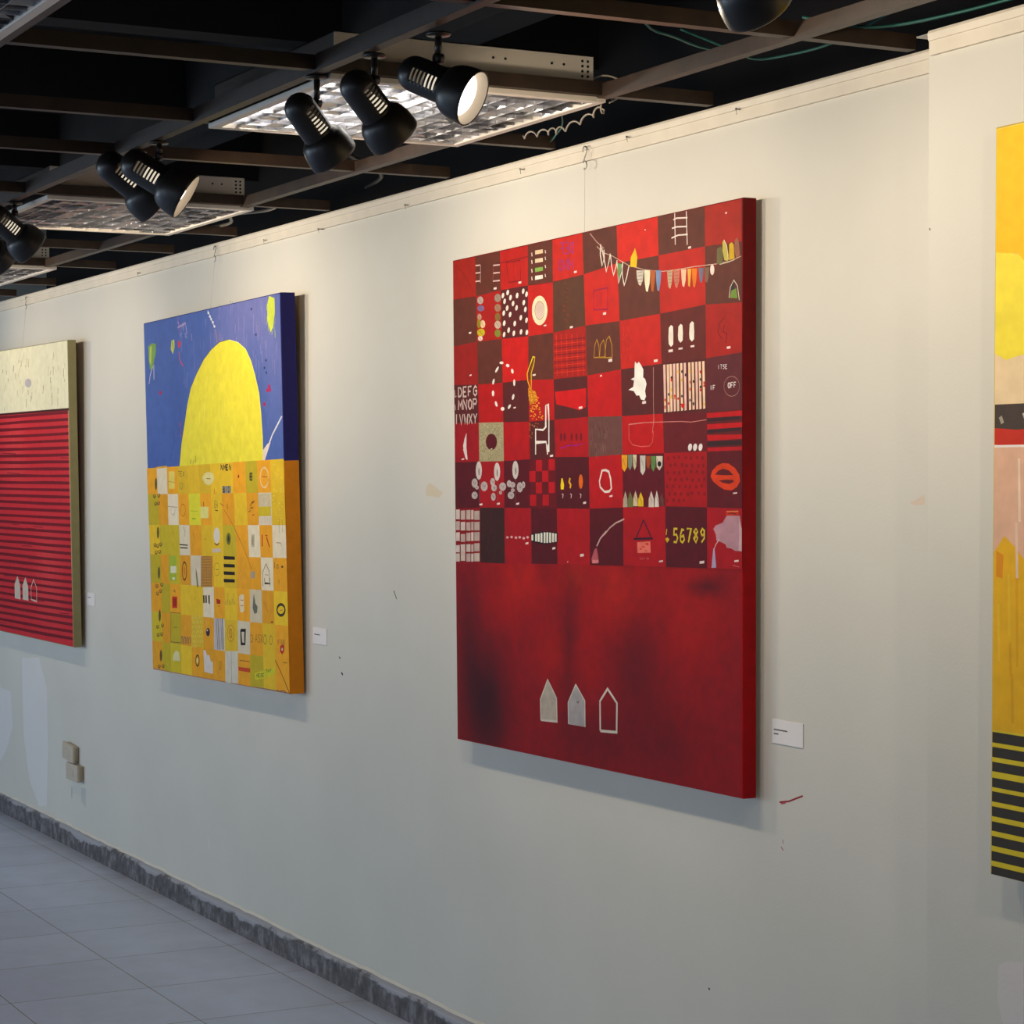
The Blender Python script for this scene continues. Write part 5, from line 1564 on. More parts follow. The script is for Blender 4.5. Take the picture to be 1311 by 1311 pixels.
[1,100,90,80,17,11,10124,7492,10143,7381],
[0,176,160,140,18,0,8548,6466,8560,6655,8651,6845,8740,6657,8750,6469],
[1,100,90,80,19,11,8603,6788,8624,6674],
[1,100,90,80,19,11,8645,6726,8666,6612],
[1,100,90,80,19,11,8687,6664,8708,6550],
[0,110,116,66,18,0,8760,6469,8772,6657,8873,6846,8971,6659,8981,6472],
[1,100,90,80,19,11,8815,6789,8835,6676],
[1,100,90,80,19,11,8856,6727,8877,6615],
[1,100,90,80,19,11,8898,6666,8918,6553],
[0,206,186,150,18,0,8991,6494,9003,6678,9098,6862,9190,6679,9200,6497],
[1,100,90,80,19,11,9045,6805,9065,6692],
[1,100,90,80,19,11,9087,6743,9107,6631],
[1,100,90,80,19,11,9128,6682,9148,6569],
[0,232,190,40,18,0,9210,6491,9221,6663,9331,6835,9438,6665,9448,6494],
[1,100,90,80,19,11,9263,6778,9284,6666],
[1,100,90,80,19,11,9305,6717,9325,6605],
[1,100,90,80,19,11,9346,6656,9366,6544],
[0,206,190,176,18,0,9663,6480,9674,6670,9782,6860,9888,6672,9897,6483],
[1,100,90,80,19,11,9716,6804,9736,6693],
[1,100,90,80,19,11,9756,6743,9776,6632],
[1,100,90,80,19,11,9797,6682,9816,6571],
[0,216,206,196,18,0,9927,6489,9938,6681,10015,6872,10090,6682,10099,6491],
[1,100,90,80,19,11,9979,6817,9999,6706],
[1,100,90,80,19,11,10020,6756,10039,6645],
[1,100,90,80,19,11,10060,6695,10079,6585],
[0,104,50,44,18,0,10129,6508,10140,6660,10231,6813,10320,6662,10329,6510],
[1,100,90,80,19,11,10180,6757,10200,6647],
[1,100,90,80,19,11,10220,6697,10240,6587],
[1,100,90,80,19,11,10260,6637,10279,6526],
[0,20,14,14,18,0,10209,7489,10190,7446,10142,7424,10088,7432,10053,7467,10053,7512,10089,7547,10143,7554,10190,7531],
[0,126,12,18,17,0,10545,7619,10524,7583,10478,7574,10441,7600,10441,7640,10478,7665,10524,7656],
[0,126,12,18,17,0,10791,7633,10770,7597,10725,7589,10688,7614,10688,7654,10725,7679,10771,7670],
[0,126,12,18,17,0,10992,7634,10971,7598,10926,7590,10890,7615,10890,7655,10926,7680,10972,7670],
[0,126,12,18,17,0,11273,7624,11253,7588,11208,7579,11173,7605,11173,7645,11209,7669,11254,7660],
[0,126,12,18,17,0,11474,7607,11454,7571,11410,7562,11374,7588,11374,7627,11410,7652,11454,7643],
[0,126,12,18,17,0,11712,7624,11692,7589,11648,7580,11613,7605,11613,7645,11648,7669,11692,7660],
[0,126,12,18,17,0,11936,7616,11916,7580,11872,7572,11837,7597,11837,7636,11873,7661,11916,7651],
[0,126,12,18,17,0,10646,7454,10626,7418,10580,7409,10543,7434,10543,7475,10580,7500,10626,7490],
[0,126,12,18,17,0,10835,7467,10814,7431,10768,7422,10732,7447,10732,7487,10769,7512,10814,7503],
[0,126,12,18,17,0,11119,7464,11099,7428,11054,7419,11018,7445,11018,7485,11054,7510,11099,7500],
[0,126,12,18,17,0,11302,7442,11282,7407,11237,7398,11202,7423,11202,7463,11238,7488,11283,7479],
[0,126,12,18,17,0,11522,7446,11502,7411,11458,7402,11422,7427,11423,7467,11458,7491,11503,7482],
[0,126,12,18,17,0,11780,7438,11760,7403,11716,7394,11681,7419,11681,7459,11717,7483,11761,7474],
[0,126,12,18,17,0,11969,7440,11949,7405,11905,7396,11870,7421,11871,7460,11906,7485,11949,7476],
[0,126,12,18,17,0,10525,7284,10504,7247,10458,7238,10421,7263,10421,7304,10458,7329,10504,7320],
[0,126,12,18,17,0,10803,7284,10783,7247,10737,7238,10701,7264,10701,7304,10738,7329,10783,7320],
[0,126,12,18,17,0,11006,7280,10985,7243,10940,7235,10904,7260,10904,7300,10941,7325,10986,7316],
[0,126,12,18,17,0,11220,7298,11200,7262,11155,7253,11119,7278,11119,7318,11155,7343,11200,7334],
[0,126,12,18,17,0,11484,7305,11464,7269,11419,7260,11383,7285,11384,7325,11419,7350,11464,7341],
[0,126,12,18,17,0,11725,7303,11705,7267,11661,7258,11625,7283,11626,7323,11661,7348,11705,7339],
[0,126,12,18,17,0,11957,7283,11937,7248,11893,7239,11858,7264,11858,7303,11894,7328,11937,7319],
[0,126,12,18,17,0,10633,7138,10613,7102,10567,7093,10530,7118,10530,7158,10567,7184,10613,7175],
[0,126,12,18,17,0,10835,7125,10814,7089,10769,7079,10732,7105,10732,7145,10769,7170,10815,7161],
[0,126,12,18,17,0,11096,7122,11075,7085,11030,7076,10994,7101,10994,7142,11030,7167,11076,7158],
[0,126,12,18,17,0,11319,7141,11299,7105,11254,7096,11218,7121,11218,7161,11254,7186,11299,7177],
[0,126,12,18,17,0,11539,7115,11519,7080,11475,7071,11439,7095,11439,7135,11475,7160,11519,7151],
[0,126,12,18,17,0,11791,7119,11771,7084,11727,7075,11692,7100,11692,7139,11727,7164,11771,7155],
[0,126,12,18,17,0,12008,7134,11988,7098,11945,7089,11910,7114,11910,7153,11945,7178,11989,7169],
[0,126,12,18,17,0,10499,6969,10479,6933,10433,6923,10396,6949,10396,6989,10433,7015,10479,7006],
[0,126,12,18,17,0,10759,6973,10739,6937,10693,6928,10657,6953,10657,6993,10694,7018,10739,7009],
[0,126,12,18,17,0,11011,6965,10991,6929,10946,6919,10909,6944,10910,6984,10946,7010,10991,7001],
[0,126,12,18,17,0,11261,6970,11240,6934,11195,6925,11160,6949,11160,6989,11196,7014,11241,7006],
[0,126,12,18,17,0,11440,6963,11420,6927,11376,6918,11340,6943,11340,6983,11376,7008,11420,6999],
[0,126,12,18,17,0,11687,6963,11667,6927,11623,6918,11588,6942,11588,6982,11624,7007,11668,6998],
[0,126,12,18,17,0,11901,6985,11881,6949,11837,6940,11802,6965,11802,7004,11838,7029,11882,7020],
[0,126,12,18,17,0,10597,6800,10576,6764,10530,6754,10494,6779,10494,6820,10531,6845,10577,6837],
[0,126,12,18,17,0,10836,6799,10816,6762,10770,6753,10734,6778,10734,6818,10771,6843,10816,6835],
[0,126,12,18,17,0,11068,6799,11048,6763,11002,6753,10966,6778,10966,6818,11003,6844,11048,6835],
[0,126,12,18,17,0,11351,6795,11331,6759,11286,6750,11250,6774,11250,6814,11286,6839,11331,6831],
[0,126,12,18,17,0,11514,6822,11494,6786,11450,6776,11414,6801,11415,6841,11450,6866,11495,6857],
[0,126,12,18,17,0,11782,6821,11762,6785,11718,6776,11683,6801,11683,6840,11719,6865,11763,6856],
[0,126,12,18,17,0,12012,6806,11992,6771,11948,6762,11913,6786,11914,6825,11949,6850,11992,6842],
[0,126,12,18,17,0,10497,6641,10476,6604,10430,6595,10393,6620,10393,6660,10431,6686,10477,6677],
[0,126,12,18,17,0,10767,6652,10747,6616,10701,6606,10665,6631,10665,6672,10702,6697,10747,6688],
[0,126,12,18,17,0,10991,6641,10971,6604,10925,6595,10889,6620,10889,6660,10926,6685,10971,6677],
[0,126,12,18,17,0,11195,6656,11175,6620,11130,6610,11094,6635,11094,6675,11130,6700,11175,6692],
[0,214,62,22,18,0,12200,7198,12275,7331,12460,7441,12666,7493,12894,7481,13141,7381,13297,7237,13328,7094,13207,6963,13004,6889,12733,6908,12504,6986,12297,7092],
[0,92,24,28,19,0,12367,7238,12505,7325,12689,7369,12916,7329,13073,7229,12734,7224],
[0,92,24,28,19,0,12527,7106,12779,7130,13073,7119,13095,7080,12915,7030,12687,7053],
[0,236,214,206,18,0,13063,6839,13215,6853,13215,6822,13063,6811],
[1,56,10,36,18,42,9446,6178,9123,5735],
[1,56,10,36,19,42,9446,6178,9792,5753],
[1,56,10,36,20,51,9018,5719,9843,5754],
[0,224,120,106,18,0,9164,5646,9730,5681,9749,5417,9173,5393],
[1,206,40,30,19,22,9377,5555,9449,5530],
[1,206,40,30,19,22,9554,5613,9626,5643],
[1,206,40,30,19,22,9278,5485,9350,5476],
[1,206,40,30,20,22,9580,5600,9651,5623],
[1,206,40,30,21,22,9519,5620,9591,5623],
[1,206,40,30,22,22,9507,5606,9579,5626],
[1,206,40,30,20,22,9440,5552,9512,5543],
[1,206,40,30,23,22,9594,5591,9665,5606],
[1,206,40,30,19,22,9512,5461,9584,5454],
[1,206,40,30,20,22,9313,5506,9386,5512],
[1,196,110,110,18,14,9287,5285,9328,5263,9302,5235],
[1,196,110,110,18,14,9359,5287,9400,5266,9374,5237],
[1,196,110,110,18,14,9431,5289,9472,5268,9446,5240],
[1,196,110,110,18,14,9565,5294,9606,5273,9580,5244],
[1,196,110,110,18,14,9626,5296,9667,5275,9641,5246],
[0,236,214,206,18,0,10103,5240,10263,5260,10263,5221,10102,5204],
[1,212,186,66,19,49,10870,5999,10737,5996,10726,5854,10825,5873,10880,5796,10825,5690,10714,5696],
[1,212,186,66,19,49,11144,5975,11057,5988,10990,5846,11001,5721,11077,5692,11154,5757,11122,5850,11001,5815],
[1,212,186,66,19,49,11253,6009,11427,6014,11317,5700],
[1,212,186,66,19,48,11620,6019,11545,5955,11684,5804,11619,5709,11544,5784,11684,5958,11620,6019],
[1,212,186,66,19,48,11950,5904,11865,5871,11812,5946,11877,6025,11951,5981,11950,5812,11843,5716],
[1,206,176,60,19,33,10436,5989,10406,5851],
[0,206,176,60,19,0,10370,5754,10455,5797,10544,5745,10444,5665],
[0,236,214,206,19,0,11765,5288,11945,5308,11944,5249,11765,5231],
[0,184,140,150,20,0,12821,6330,13316,6338,13387,6053,13385,5559,13135,5564,13000,5612,12819,5620,12774,5698,12545,5757,12430,5767,12408,5899,12307,6030,12409,6111,12661,6169],
[0,206,176,180,21,0,13272,6311,13387,6053,13385,5559,13269,5581,13297,5921],
[0,196,60,40,21,0,12799,6435,13272,6447,13272,6343,12799,6335],
[1,226,160,110,22,16,12813,6422,13263,6436],
[1,60,20,20,22,16,12867,6370,13003,6391,13182,6367],
[1,206,176,180,21,26,12546,5810,12407,5687,12337,5579],
[0,170,160,190,22,0,12305,5591,12351,5593,12414,5170,12229,5155],
[0,236,214,206,20,0,13107,5354,13268,5372,13268,5330,13107,5314],
[1,220,140,140,20,10,13044,5246,13290,5216],
[0,190,176,160,0,0,4546,1488,4936,2031,5358,1601,5412,1016,4587,968],
[0,176,168,166,0,0,5934,1545,6320,2033,6750,1666,6774,1019,5958,1006],
[1,214,206,192,1,45,4587,968,4561,1490,4936,2031,5372,1603,5397,1014,4587,968],
[1,214,206,192,1,37,5958,1014,5948,1547,6320,2033,6750,1666,6760,1018],
[1,214,206,192,0,64,7473,1000,7464,1726,7816,2057,8239,1750,8221,1045,7473,1000],
[1,80,60,60,2,22,6359,1622,6429,1578,6471,1640]]
canvas('red patchwork painting of painted squares above three small white houses', QR, DR, .036, red_field, red_side, M_paint_red, M_wood)

def sky(u, v):
    a = mixc((72, 100, 170), (108, 112, 168), sm(.25, .8, u)*sm(.45, 1, v))
    n = math.sin(u*17+3)*math.sin(v*9+u*5)
    return mixc(a, (62, 88, 156), max(0, n)*.5)
def blue_side(u, v):
    if v > .583: return (36, 34, 104)
    return (226, 138, 24)
QB = (-7.6303, 0.8699, -0.06, 0.9, -0.02154, [(-7.64, 2.1721), (-6.3255, 2.1864), (-6.3228, 0.8955), (-7.6303, 0.8699)])
DB = [[1,112,122,178,0,51,6462,10962,6471,10444],
[1,112,122,178,0,50,7947,12656,7948,12271],
[1,112,122,178,0,30,7837,12455,7819,12069],
[1,112,122,178,0,31,6356,12802,6411,12500],
[1,112,122,178,0,27,7217,12379,7204,11867],
[1,112,122,178,0,30,4219,12974,4127,12419],
[1,112,122,178,0,51,8081,10567,8067,10247],
[1,112,122,178,0,43,6806,12292,6852,11719],
[1,112,122,178,0,27,7775,12000,7690,11657],
[1,112,122,178,0,23,3863,12221,3865,11762],
[1,112,122,178,0,38,5189,12122,5119,11591],
[1,112,122,178,0,53,5804,11085,5700,10850],
[1,112,122,178,0,46,7032,10679,6993,10458],
[1,112,122,178,1,28,6378,12810,6445,12572],
[1,112,122,178,0,52,4427,11017,4358,10437],
[1,112,122,178,0,26,5233,11571,5244,11053],
[1,112,122,178,0,51,7246,10633,7159,10408],
[1,112,122,178,0,33,5151,11355,5191,10780],
[1,112,122,178,0,28,6171,12059,6072,11727],
[1,112,122,178,0,28,4206,11199,4078,10594],
[1,112,122,178,0,29,8154,11399,8147,11037],
[1,112,122,178,0,24,7444,11629,7493,11255],
[1,112,122,178,0,27,3667,11733,3673,11180],
[1,112,122,178,0,25,7974,11169,7930,10665],
[1,112,122,178,1,37,4180,10798,4251,10458],
[1,112,122,178,0,37,7478,10334,7493,9949],
[1,112,122,178,0,27,5864,12131,5817,11762],
[1,112,122,178,1,37,8094,10351,8037,9907],
[1,112,122,178,0,50,3986,12289,3923,11765],
[1,112,122,178,1,42,7209,10846,7224,10370],
[1,134,128,178,0,41,9578,11765,9599,11387],
[1,134,128,178,0,45,11279,12527,11253,11888],
[1,134,128,178,1,48,7748,12213,7718,11841],
[1,134,128,178,0,35,11850,11755,11838,11180],
[1,134,128,178,0,52,11442,11402,11477,11003],
[1,134,128,178,0,41,11180,11106,11145,10462],
[1,134,128,178,0,41,8532,11539,8522,10880],
[1,134,128,178,0,50,11366,11610,11359,11286],
[1,134,128,178,0,50,11138,12271,11129,11761],
[1,134,128,178,0,39,11458,13069,11463,12750],
[1,134,128,178,0,27,8830,11848,8792,11321],
[1,134,128,178,0,36,8955,13199,8880,12886],
[1,134,128,178,0,38,8785,13251,8775,12794],
[1,134,128,178,0,25,10787,12677,10733,12054],
[1,134,128,178,0,53,9178,12419,9138,12112],
[1,134,128,178,1,44,7870,12060,7823,11757],
[1,134,128,178,0,38,10648,11170,10662,10576],
[1,134,128,178,0,44,11030,12385,11021,12072],
[1,134,128,178,0,35,12487,11058,12519,10562],
[1,134,128,178,0,46,7753,13170,7658,12670],
[1,134,128,178,0,39,10899,11298,10829,10891],
[1,134,128,178,0,57,9169,11213,9213,10791],
[1,134,128,178,1,41,10813,12630,10758,11975],
[1,134,128,178,0,35,9311,11181,9278,10715],
[1,134,128,178,0,35,8327,12016,8347,11563],
[1,134,128,178,0,33,11978,13060,12018,12590],
[1,134,128,178,0,29,11731,12596,11786,12231],
[1,134,128,178,0,47,9228,11992,9216,11532],
[1,134,128,178,0,34,11560,12873,11531,12313],
[1,134,128,178,0,40,9492,12641,9438,12163],
[1,134,128,178,0,32,11508,11893,11484,11625],
[1,134,128,178,0,25,12302,11233,12318,10761],
[1,134,128,178,0,46,9924,12019,9886,11469],
[1,134,128,178,0,51,12341,12266,12269,11862],
[1,134,128,178,1,53,9215,11517,9229,11227],
[1,134,128,178,1,55,9988,12630,9893,12053],
[1,134,128,178,0,36,10185,12060,10099,11601],
[1,134,128,178,1,32,10692,11476,10726,11190],
[1,134,128,178,0,48,11727,11729,11786,11462],
[1,134,128,178,0,51,12715,11594,12656,11328],
[1,134,128,178,1,29,10972,11167,10905,10622],
[1,134,128,178,1,37,12400,12747,12318,12257],
[1,134,128,178,0,37,10973,13072,10885,12778],
[1,134,128,178,2,55,7991,12136,7890,11561],
[1,74,100,160,0,45,1990,11413,2038,10852],
[1,74,100,160,0,33,1849,12529,1832,11925],
[1,74,100,160,0,50,2092,8861,2006,8323],
[1,74,100,160,0,46,2466,11647,2349,11028],
[1,74,100,160,0,34,1209,11206,1207,10579],
[1,74,100,160,0,30,2906,12340,2791,11762],
[1,74,100,160,0,44,2631,11705,2547,11029],
[1,74,100,160,0,29,3450,12542,3340,11943],
[1,74,100,160,0,31,3834,9790,3898,9409],
[1,74,100,160,0,50,2724,9230,2671,8885],
[1,74,100,160,1,40,1224,11369,1159,10802],
[1,74,100,160,0,58,680,9232,623,8642],
[1,74,100,160,0,47,3511,10488,3519,9941],
[1,74,100,160,1,35,1918,12348,1804,12054],
[1,74,100,160,0,27,3661,10635,3612,10016],
[1,74,100,160,1,43,3622,10055,3512,9586],
[1,74,100,160,0,42,964,12135,1008,11672],
[1,74,100,160,0,34,924,11726,850,11313],
[1,74,100,160,1,62,1178,10729,1129,10428],
[1,74,100,160,1,44,3780,9764,3825,9181],
[1,74,100,160,0,53,658,9939,674,9514],
[1,74,100,160,1,36,984,11952,876,11658],
[1,74,100,160,0,39,1669,8597,1630,8143],
[1,74,100,160,0,34,1287,9644,1189,9028],
[1,74,100,160,0,43,2715,8721,2768,8144],
[1,74,100,160,0,43,409,12593,267,11949],
[1,74,100,160,1,40,2230,8520,2112,7999],
[1,74,100,160,0,63,399,8943,269,8425],
[1,74,100,160,0,30,1345,12582,1261,12117],
[1,74,100,160,1,29,1900,11455,1972,11142],
[1,74,100,160,0,47,951,10623,831,10152],
[1,74,100,160,0,61,1600,12319,1581,11786],
[1,74,100,160,0,46,3619,11756,3596,11470],
[1,74,100,160,1,53,2504,11125,2545,10556],
[1,96,110,168,0,28,11897,9986,11806,9494],
[1,96,110,168,0,44,11958,10898,11900,10425],
[1,96,110,168,0,24,11696,10925,11667,10636],
[1,96,110,168,0,41,12314,10484,12230,10265],
[1,96,110,168,0,24,11766,10404,11733,10070],
[1,96,110,168,0,47,11860,9220,11860,8820],
[1,96,110,168,0,44,12525,9649,12528,9292],
[1,96,110,168,0,28,12778,9257,12800,8810],
[1,96,110,168,0,26,12053,10786,12002,10563],
[1,96,110,168,0,42,12449,10378,12445,10155],
[1,96,110,168,0,31,11552,11011,11594,10760],
[1,96,110,168,1,33,12787,9547,12750,9267],
[1,96,110,168,1,44,11996,11086,12007,10677],
[1,96,110,168,0,41,11577,9791,11552,9528],
[1,96,110,168,1,30,12745,9091,12795,8848],
[1,96,110,168,0,43,12120,10016,12167,9657],
[1,96,110,168,0,24,12142,8664,12166,8250],
[1,96,110,168,0,22,12118,10979,12097,10433],
[1,96,110,168,0,27,12082,8887,12027,8547],
[1,96,110,168,0,43,11726,9705,11665,9377],
[0,120,160,80,2,0,353,12165,791,12256,1215,12203,1158,11890,809,11330,494,11258,353,11700],
[0,190,200,90,3,0,521,12098,734,12173,612,11455,448,11579],
[1,224,220,226,3,40,814,11388,479,11056,335,10742],
[1,224,220,226,3,46,920,11441,898,10893],
[0,190,196,90,1,0,2887,12222,3184,12261,3195,11952,2984,11738,2784,11917],
[1,60,80,70,2,34,2967,12189,3061,11903],
[0,196,60,96,1,0,3535,12185,3854,12139,3808,11946,3550,11932],
[1,216,70,110,1,50,3636,11788,3727,11475,4031,11238],
[1,206,80,130,0,28,3626,13018,3717,12482],
[1,170,150,190,1,67,3568,12659,4376,12774,4506,12378],
[1,160,150,196,2,42,4034,12797,4171,12514],
[1,160,150,196,2,42,4428,12670,4414,12537],
[1,160,150,196,2,39,3561,12881,3732,12742],
[1,160,150,196,2,38,3778,12447,3929,12272],
[1,160,150,196,2,20,4417,12406,4410,12233],
[1,160,150,196,3,28,4390,12817,4169,12655],
[1,160,150,196,2,39,3968,12712,3910,12524],
[1,160,150,196,0,38,4950,12363,5006,12097],
[1,160,150,196,2,36,4287,12414,4355,12239],
[1,160,150,196,4,22,4289,12757,4217,12638],
[1,160,150,196,3,28,4355,12436,4528,12197],
[1,160,150,196,3,40,3896,12494,3963,12366],
[0,196,206,70,2,0,11995,12884,12168,13148,12616,13039,12628,12588,12430,12100,12227,11962,11988,12330],
[1,176,196,80,3,38,12588,12003,12599,11764],
[1,176,196,80,3,39,12388,12776,12349,12574],
[1,176,196,80,3,18,12624,12390,12602,12212],
[1,176,196,80,3,40,12049,12307,12044,12025],
[1,176,196,80,3,31,12234,12897,12243,12657],
[1,176,196,80,3,25,12174,12040,12141,11898],
[1,176,196,80,3,33,12350,12018,12370,11882],
[1,176,196,80,3,38,12122,12957,12148,12740],
[1,176,196,80,3,31,12457,12541,12488,12353],
[1,176,196,80,4,41,12163,12712,12117,12493],
[1,176,196,80,3,33,11979,12908,11933,12697],
[1,176,196,80,4,35,12062,12371,12072,12139],
[1,176,196,80,3,41,11976,12499,11941,12232],
[1,176,196,80,3,23,12529,12284,12532,11998],
[1,216,214,220,0,38,6615,13060,6812,12858,6951,12714,7231,12455],
[0,226,224,226,1,0,6759,12969,6723,12934,6647,12930,6588,12960,6590,13002,6653,13024,6728,13009],
[0,226,224,226,1,0,6900,12836,6864,12800,6788,12796,6729,12826,6732,12868,6794,12890,6869,12876],
[0,226,224,226,1,0,7012,12737,6976,12702,6901,12697,6842,12727,6845,12769,6907,12791,6981,12777],
[0,226,224,226,1,0,7168,12619,7132,12584,7056,12580,6998,12609,7001,12651,7063,12673,7137,12659],
[0,226,224,226,1,0,7306,12466,7270,12430,7195,12426,7136,12456,7139,12497,7201,12520,7275,12505],
[1,196,140,70,0,32,7285,12371,7446,11907],
[1,150,110,110,0,27,7615,12244,7517,11876],
[0,170,40,90,0,0,12109,10204,12061,10150,11961,10140,11883,10182,11887,10243,11969,10278,12068,10261],
[0,170,40,90,1,0,11970,10083,11923,10029,11822,10019,11744,10060,11748,10122,11830,10157,11929,10139],
[0,170,40,90,1,0,11680,9636,11632,9582,11531,9572,11452,9612,11456,9674,11539,9710,11639,9693],
[0,170,40,90,0,0,1708,10362,1647,10301,1517,10290,1418,10337,1423,10407,1529,10446,1656,10426],
[0,170,40,90,2,0,12168,10101,12120,10047,12020,10037,11942,10078,11946,10139,12028,10175,12127,10157],
[0,50,56,96,0,0,10697,12825,10664,12791,10595,12787,10541,12816,10543,12856,10600,12877,10668,12863],
[0,50,56,96,0,0,11048,11957,11016,11923,10947,11918,10894,11946,10897,11986,10953,12008,11020,11995],
[0,50,56,96,0,0,11859,11074,11827,11040,11760,11034,11708,11061,11710,11101,11766,11123,11832,11111],
[0,50,56,96,0,0,11861,10669,11829,10635,11762,10629,11710,10656,11712,10695,11767,10717,11834,10706],
[0,50,56,96,1,0,11712,10827,11681,10793,11613,10787,11561,10815,11563,10854,11618,10876,11685,10864],
[1,206,60,60,0,25,3645,9055,3607,8983],
[1,206,60,60,0,23,3537,9222,3550,9062],
[1,206,60,60,0,39,3617,8885,3644,8693],
[1,206,60,60,1,23,3659,8980,3605,8763],
[1,206,60,60,1,33,3530,9194,3539,9075],
[1,206,60,60,0,35,3643,9254,3623,9130],
[1,40,56,120,1,23,2903,8974,2920,8522,2412,7847],
[1,60,60,40,3,28,3411,7643,3677,8455,4047,9175,4363,9834,4766,10430,5374,10901,6141,11383,6914,11695,7665,11894,8536,11934],
[0,238,222,60,4,0,3411,7643,3677,8455,4047,9175,4363,9834,4766,10430,5374,10901,6141,11383,6914,11695,7665,11894,8536,11934,9377,11797,10055,11525,10508,11089,10818,10612,11119,10037,11252,9369,11339,8601,11342,7784],
[1,246,238,150,5,21,8536,11934,9377,11797,10055,11525,10508,11089,10818,10612,11119,10037,11252,9369,11339,8601,11342,7784],
[1,232,214,50,5,63,4952,8251,4939,8075],
[1,232,214,50,6,62,10816,7930,10858,7836],
[1,232,214,50,5,48,6289,8600,6333,8401],
[1,232,214,50,6,51,10553,8339,10587,8194],
[1,232,214,50,6,45,9692,8210,9760,8061],
[1,232,214,50,5,42,7879,8624,7905,8443],
[1,232,214,50,5,54,4637,8508,4752,8399],
[1,232,214,50,5,36,8016,8371,7963,8068],
[1,232,214,50,6,46,9863,8623,9739,8368],
[1,232,214,50,5,55,5944,8345,5823,8171],
[1,232,214,50,5,53,5681,7953,5566,7763],
[1,232,214,50,5,55,6125,7964,6000,7715],
[1,232,214,50,5,58,6951,8090,7034,7903],
[1,232,214,50,6,33,8719,8177,8774,8089],
[1,232,214,50,6,72,7093,8016,7045,7736],
[1,232,214,50,6,37,11059,8064,11102,7781],
[1,232,214,50,7,42,7151,7942,7111,7621],
[1,232,214,50,6,62,6089,8334,5988,8184],
[1,232,214,50,5,50,5344,8354,5435,8252],
[1,232,214,50,6,65,10345,8476,10441,8393],
[1,232,214,50,6,71,8426,8551,8517,8414],
[1,232,214,50,5,45,4323,8580,4374,8388],
[1,232,214,50,6,55,6810,8094,6916,7975],
[1,232,214,50,6,58,9130,8573,9096,8469],
[1,232,214,50,7,74,6795,8319,6718,8098],
[1,232,214,50,5,63,8211,8460,8113,8251],
[1,232,214,50,5,65,7580,8138,7556,8056],
[1,232,214,50,5,34,7746,8207,7729,7937],
[1,232,214,50,6,34,4366,8423,4303,8254],
[1,232,214,50,5,48,7364,8179,7351,7875],
[1,232,214,50,6,73,9167,7950,9103,7648],
[1,232,214,50,5,53,5300,7989,5351,7887],
[1,232,214,50,6,45,7928,8371,7921,8069],
[1,232,214,50,6,52,9982,8524,9986,8364],
[1,232,214,50,5,37,5625,8353,5580,8256],
[1,232,214,50,5,45,5128,7963,5188,7815],
[1,232,214,50,6,58,9386,8443,9344,8170],
[1,232,214,50,6,69,8626,8467,8603,8325],
[1,232,214,50,7,33,10425,8489,10470,8379],
[1,232,214,50,5,67,8172,8649,8165,8559],
[1,244,230,80,6,32,9852,11032,9862,10610],
[1,244,230,80,6,64,8566,9795,8481,9504],
[1,244,230,80,5,32,5894,9710,5870,9457],
[1,244,230,80,6,31,8702,9156,8696,8679],
[1,244,230,80,6,38,9714,10858,9651,10378],
[1,244,230,80,5,65,5567,9545,5532,9129],
[1,244,230,80,5,66,6423,10784,6349,10471],
[1,244,230,80,5,46,6067,10480,6073,10232],
[1,244,230,80,6,47,8814,10776,8829,10514],
[1,244,230,80,5,34,7792,9908,7715,9356],
[1,244,230,80,5,50,8020,9986,8013,9438],
[1,244,230,80,5,40,7628,9429,7525,8904],
[1,244,230,80,5,39,6913,10436,6900,9886],
[1,244,230,80,7,58,8654,9011,8610,8758],
[1,244,230,80,5,52,6097,9826,5979,9290],
[1,244,230,80,6,55,10261,10248,10195,9813],
[1,244,230,80,5,31,7642,10473,7663,10223],
[1,244,230,80,6,40,7572,9234,7500,8998],
[1,244,230,80,6,47,10075,9349,9977,8819],
[1,244,230,80,6,50,7695,10707,7643,10486],
[1,244,230,80,6,66,6141,10106,6096,9535],
[1,244,230,80,7,50,6075,9507,5982,9247],
[1,244,230,80,7,38,10308,9894,10294,9529],
[1,244,230,80,8,47,10259,10151,10310,9866],
[1,244,230,80,7,41,7468,9779,7486,9220],
[1,244,230,80,5,64,8246,10882,8226,10651],
[1,244,230,80,6,48,7722,9120,7656,8693],
[1,244,230,80,6,57,9238,10574,9231,10193],
[1,244,230,80,6,58,6320,10820,6216,10344],
[1,244,230,80,6,31,10410,10798,10385,10532],
[1,120,110,40,5,26,4900,7861,4854,7733],
[1,120,110,40,6,14,4884,7995,4895,7845],
[1,120,110,40,5,24,4590,7884,4593,7736],
[1,120,110,40,5,18,4818,7858,4788,7646],
[1,120,110,40,6,21,5071,8019,5104,7863],
[1,120,110,40,6,26,4595,7908,4535,7713],
[1,120,110,40,7,25,5109,7980,5088,7775],
[1,120,110,40,5,26,5038,7900,5029,7752],
[0,232,228,226,6,0,12993,9211,12224,8636,11876,8287,11449,7783,11342,7784,11441,8089,11882,8389,12160,8662,12969,9232],
[1,220,216,222,7,30,13031,9210,12224,8636],
[0,230,214,200,7,0,12013,8387,11447,7758,11317,7810,11364,8141,11747,8340],
[0,243,168,28,0,0,-148,7580,940,7604,1004,6610,-108,6597],
[0,233,217,185,1,0,940,7604,2065,7621,2079,6623,1004,6610],
[0,245,170,29,2,0,2065,7621,3168,7644,3187,6636,2079,6623],
[0,228,185,35,5,0,3168,7644,4243,7665,4266,6649,3187,6636],
[0,235,191,36,6,0,4243,7665,5358,7690,5410,6664,4266,6649],
[0,224,182,34,7,0,5358,7690,6473,7710,6508,6677,5410,6664],
[0,241,196,37,8,0,6473,7710,7497,7730,7532,6689,6508,6677],
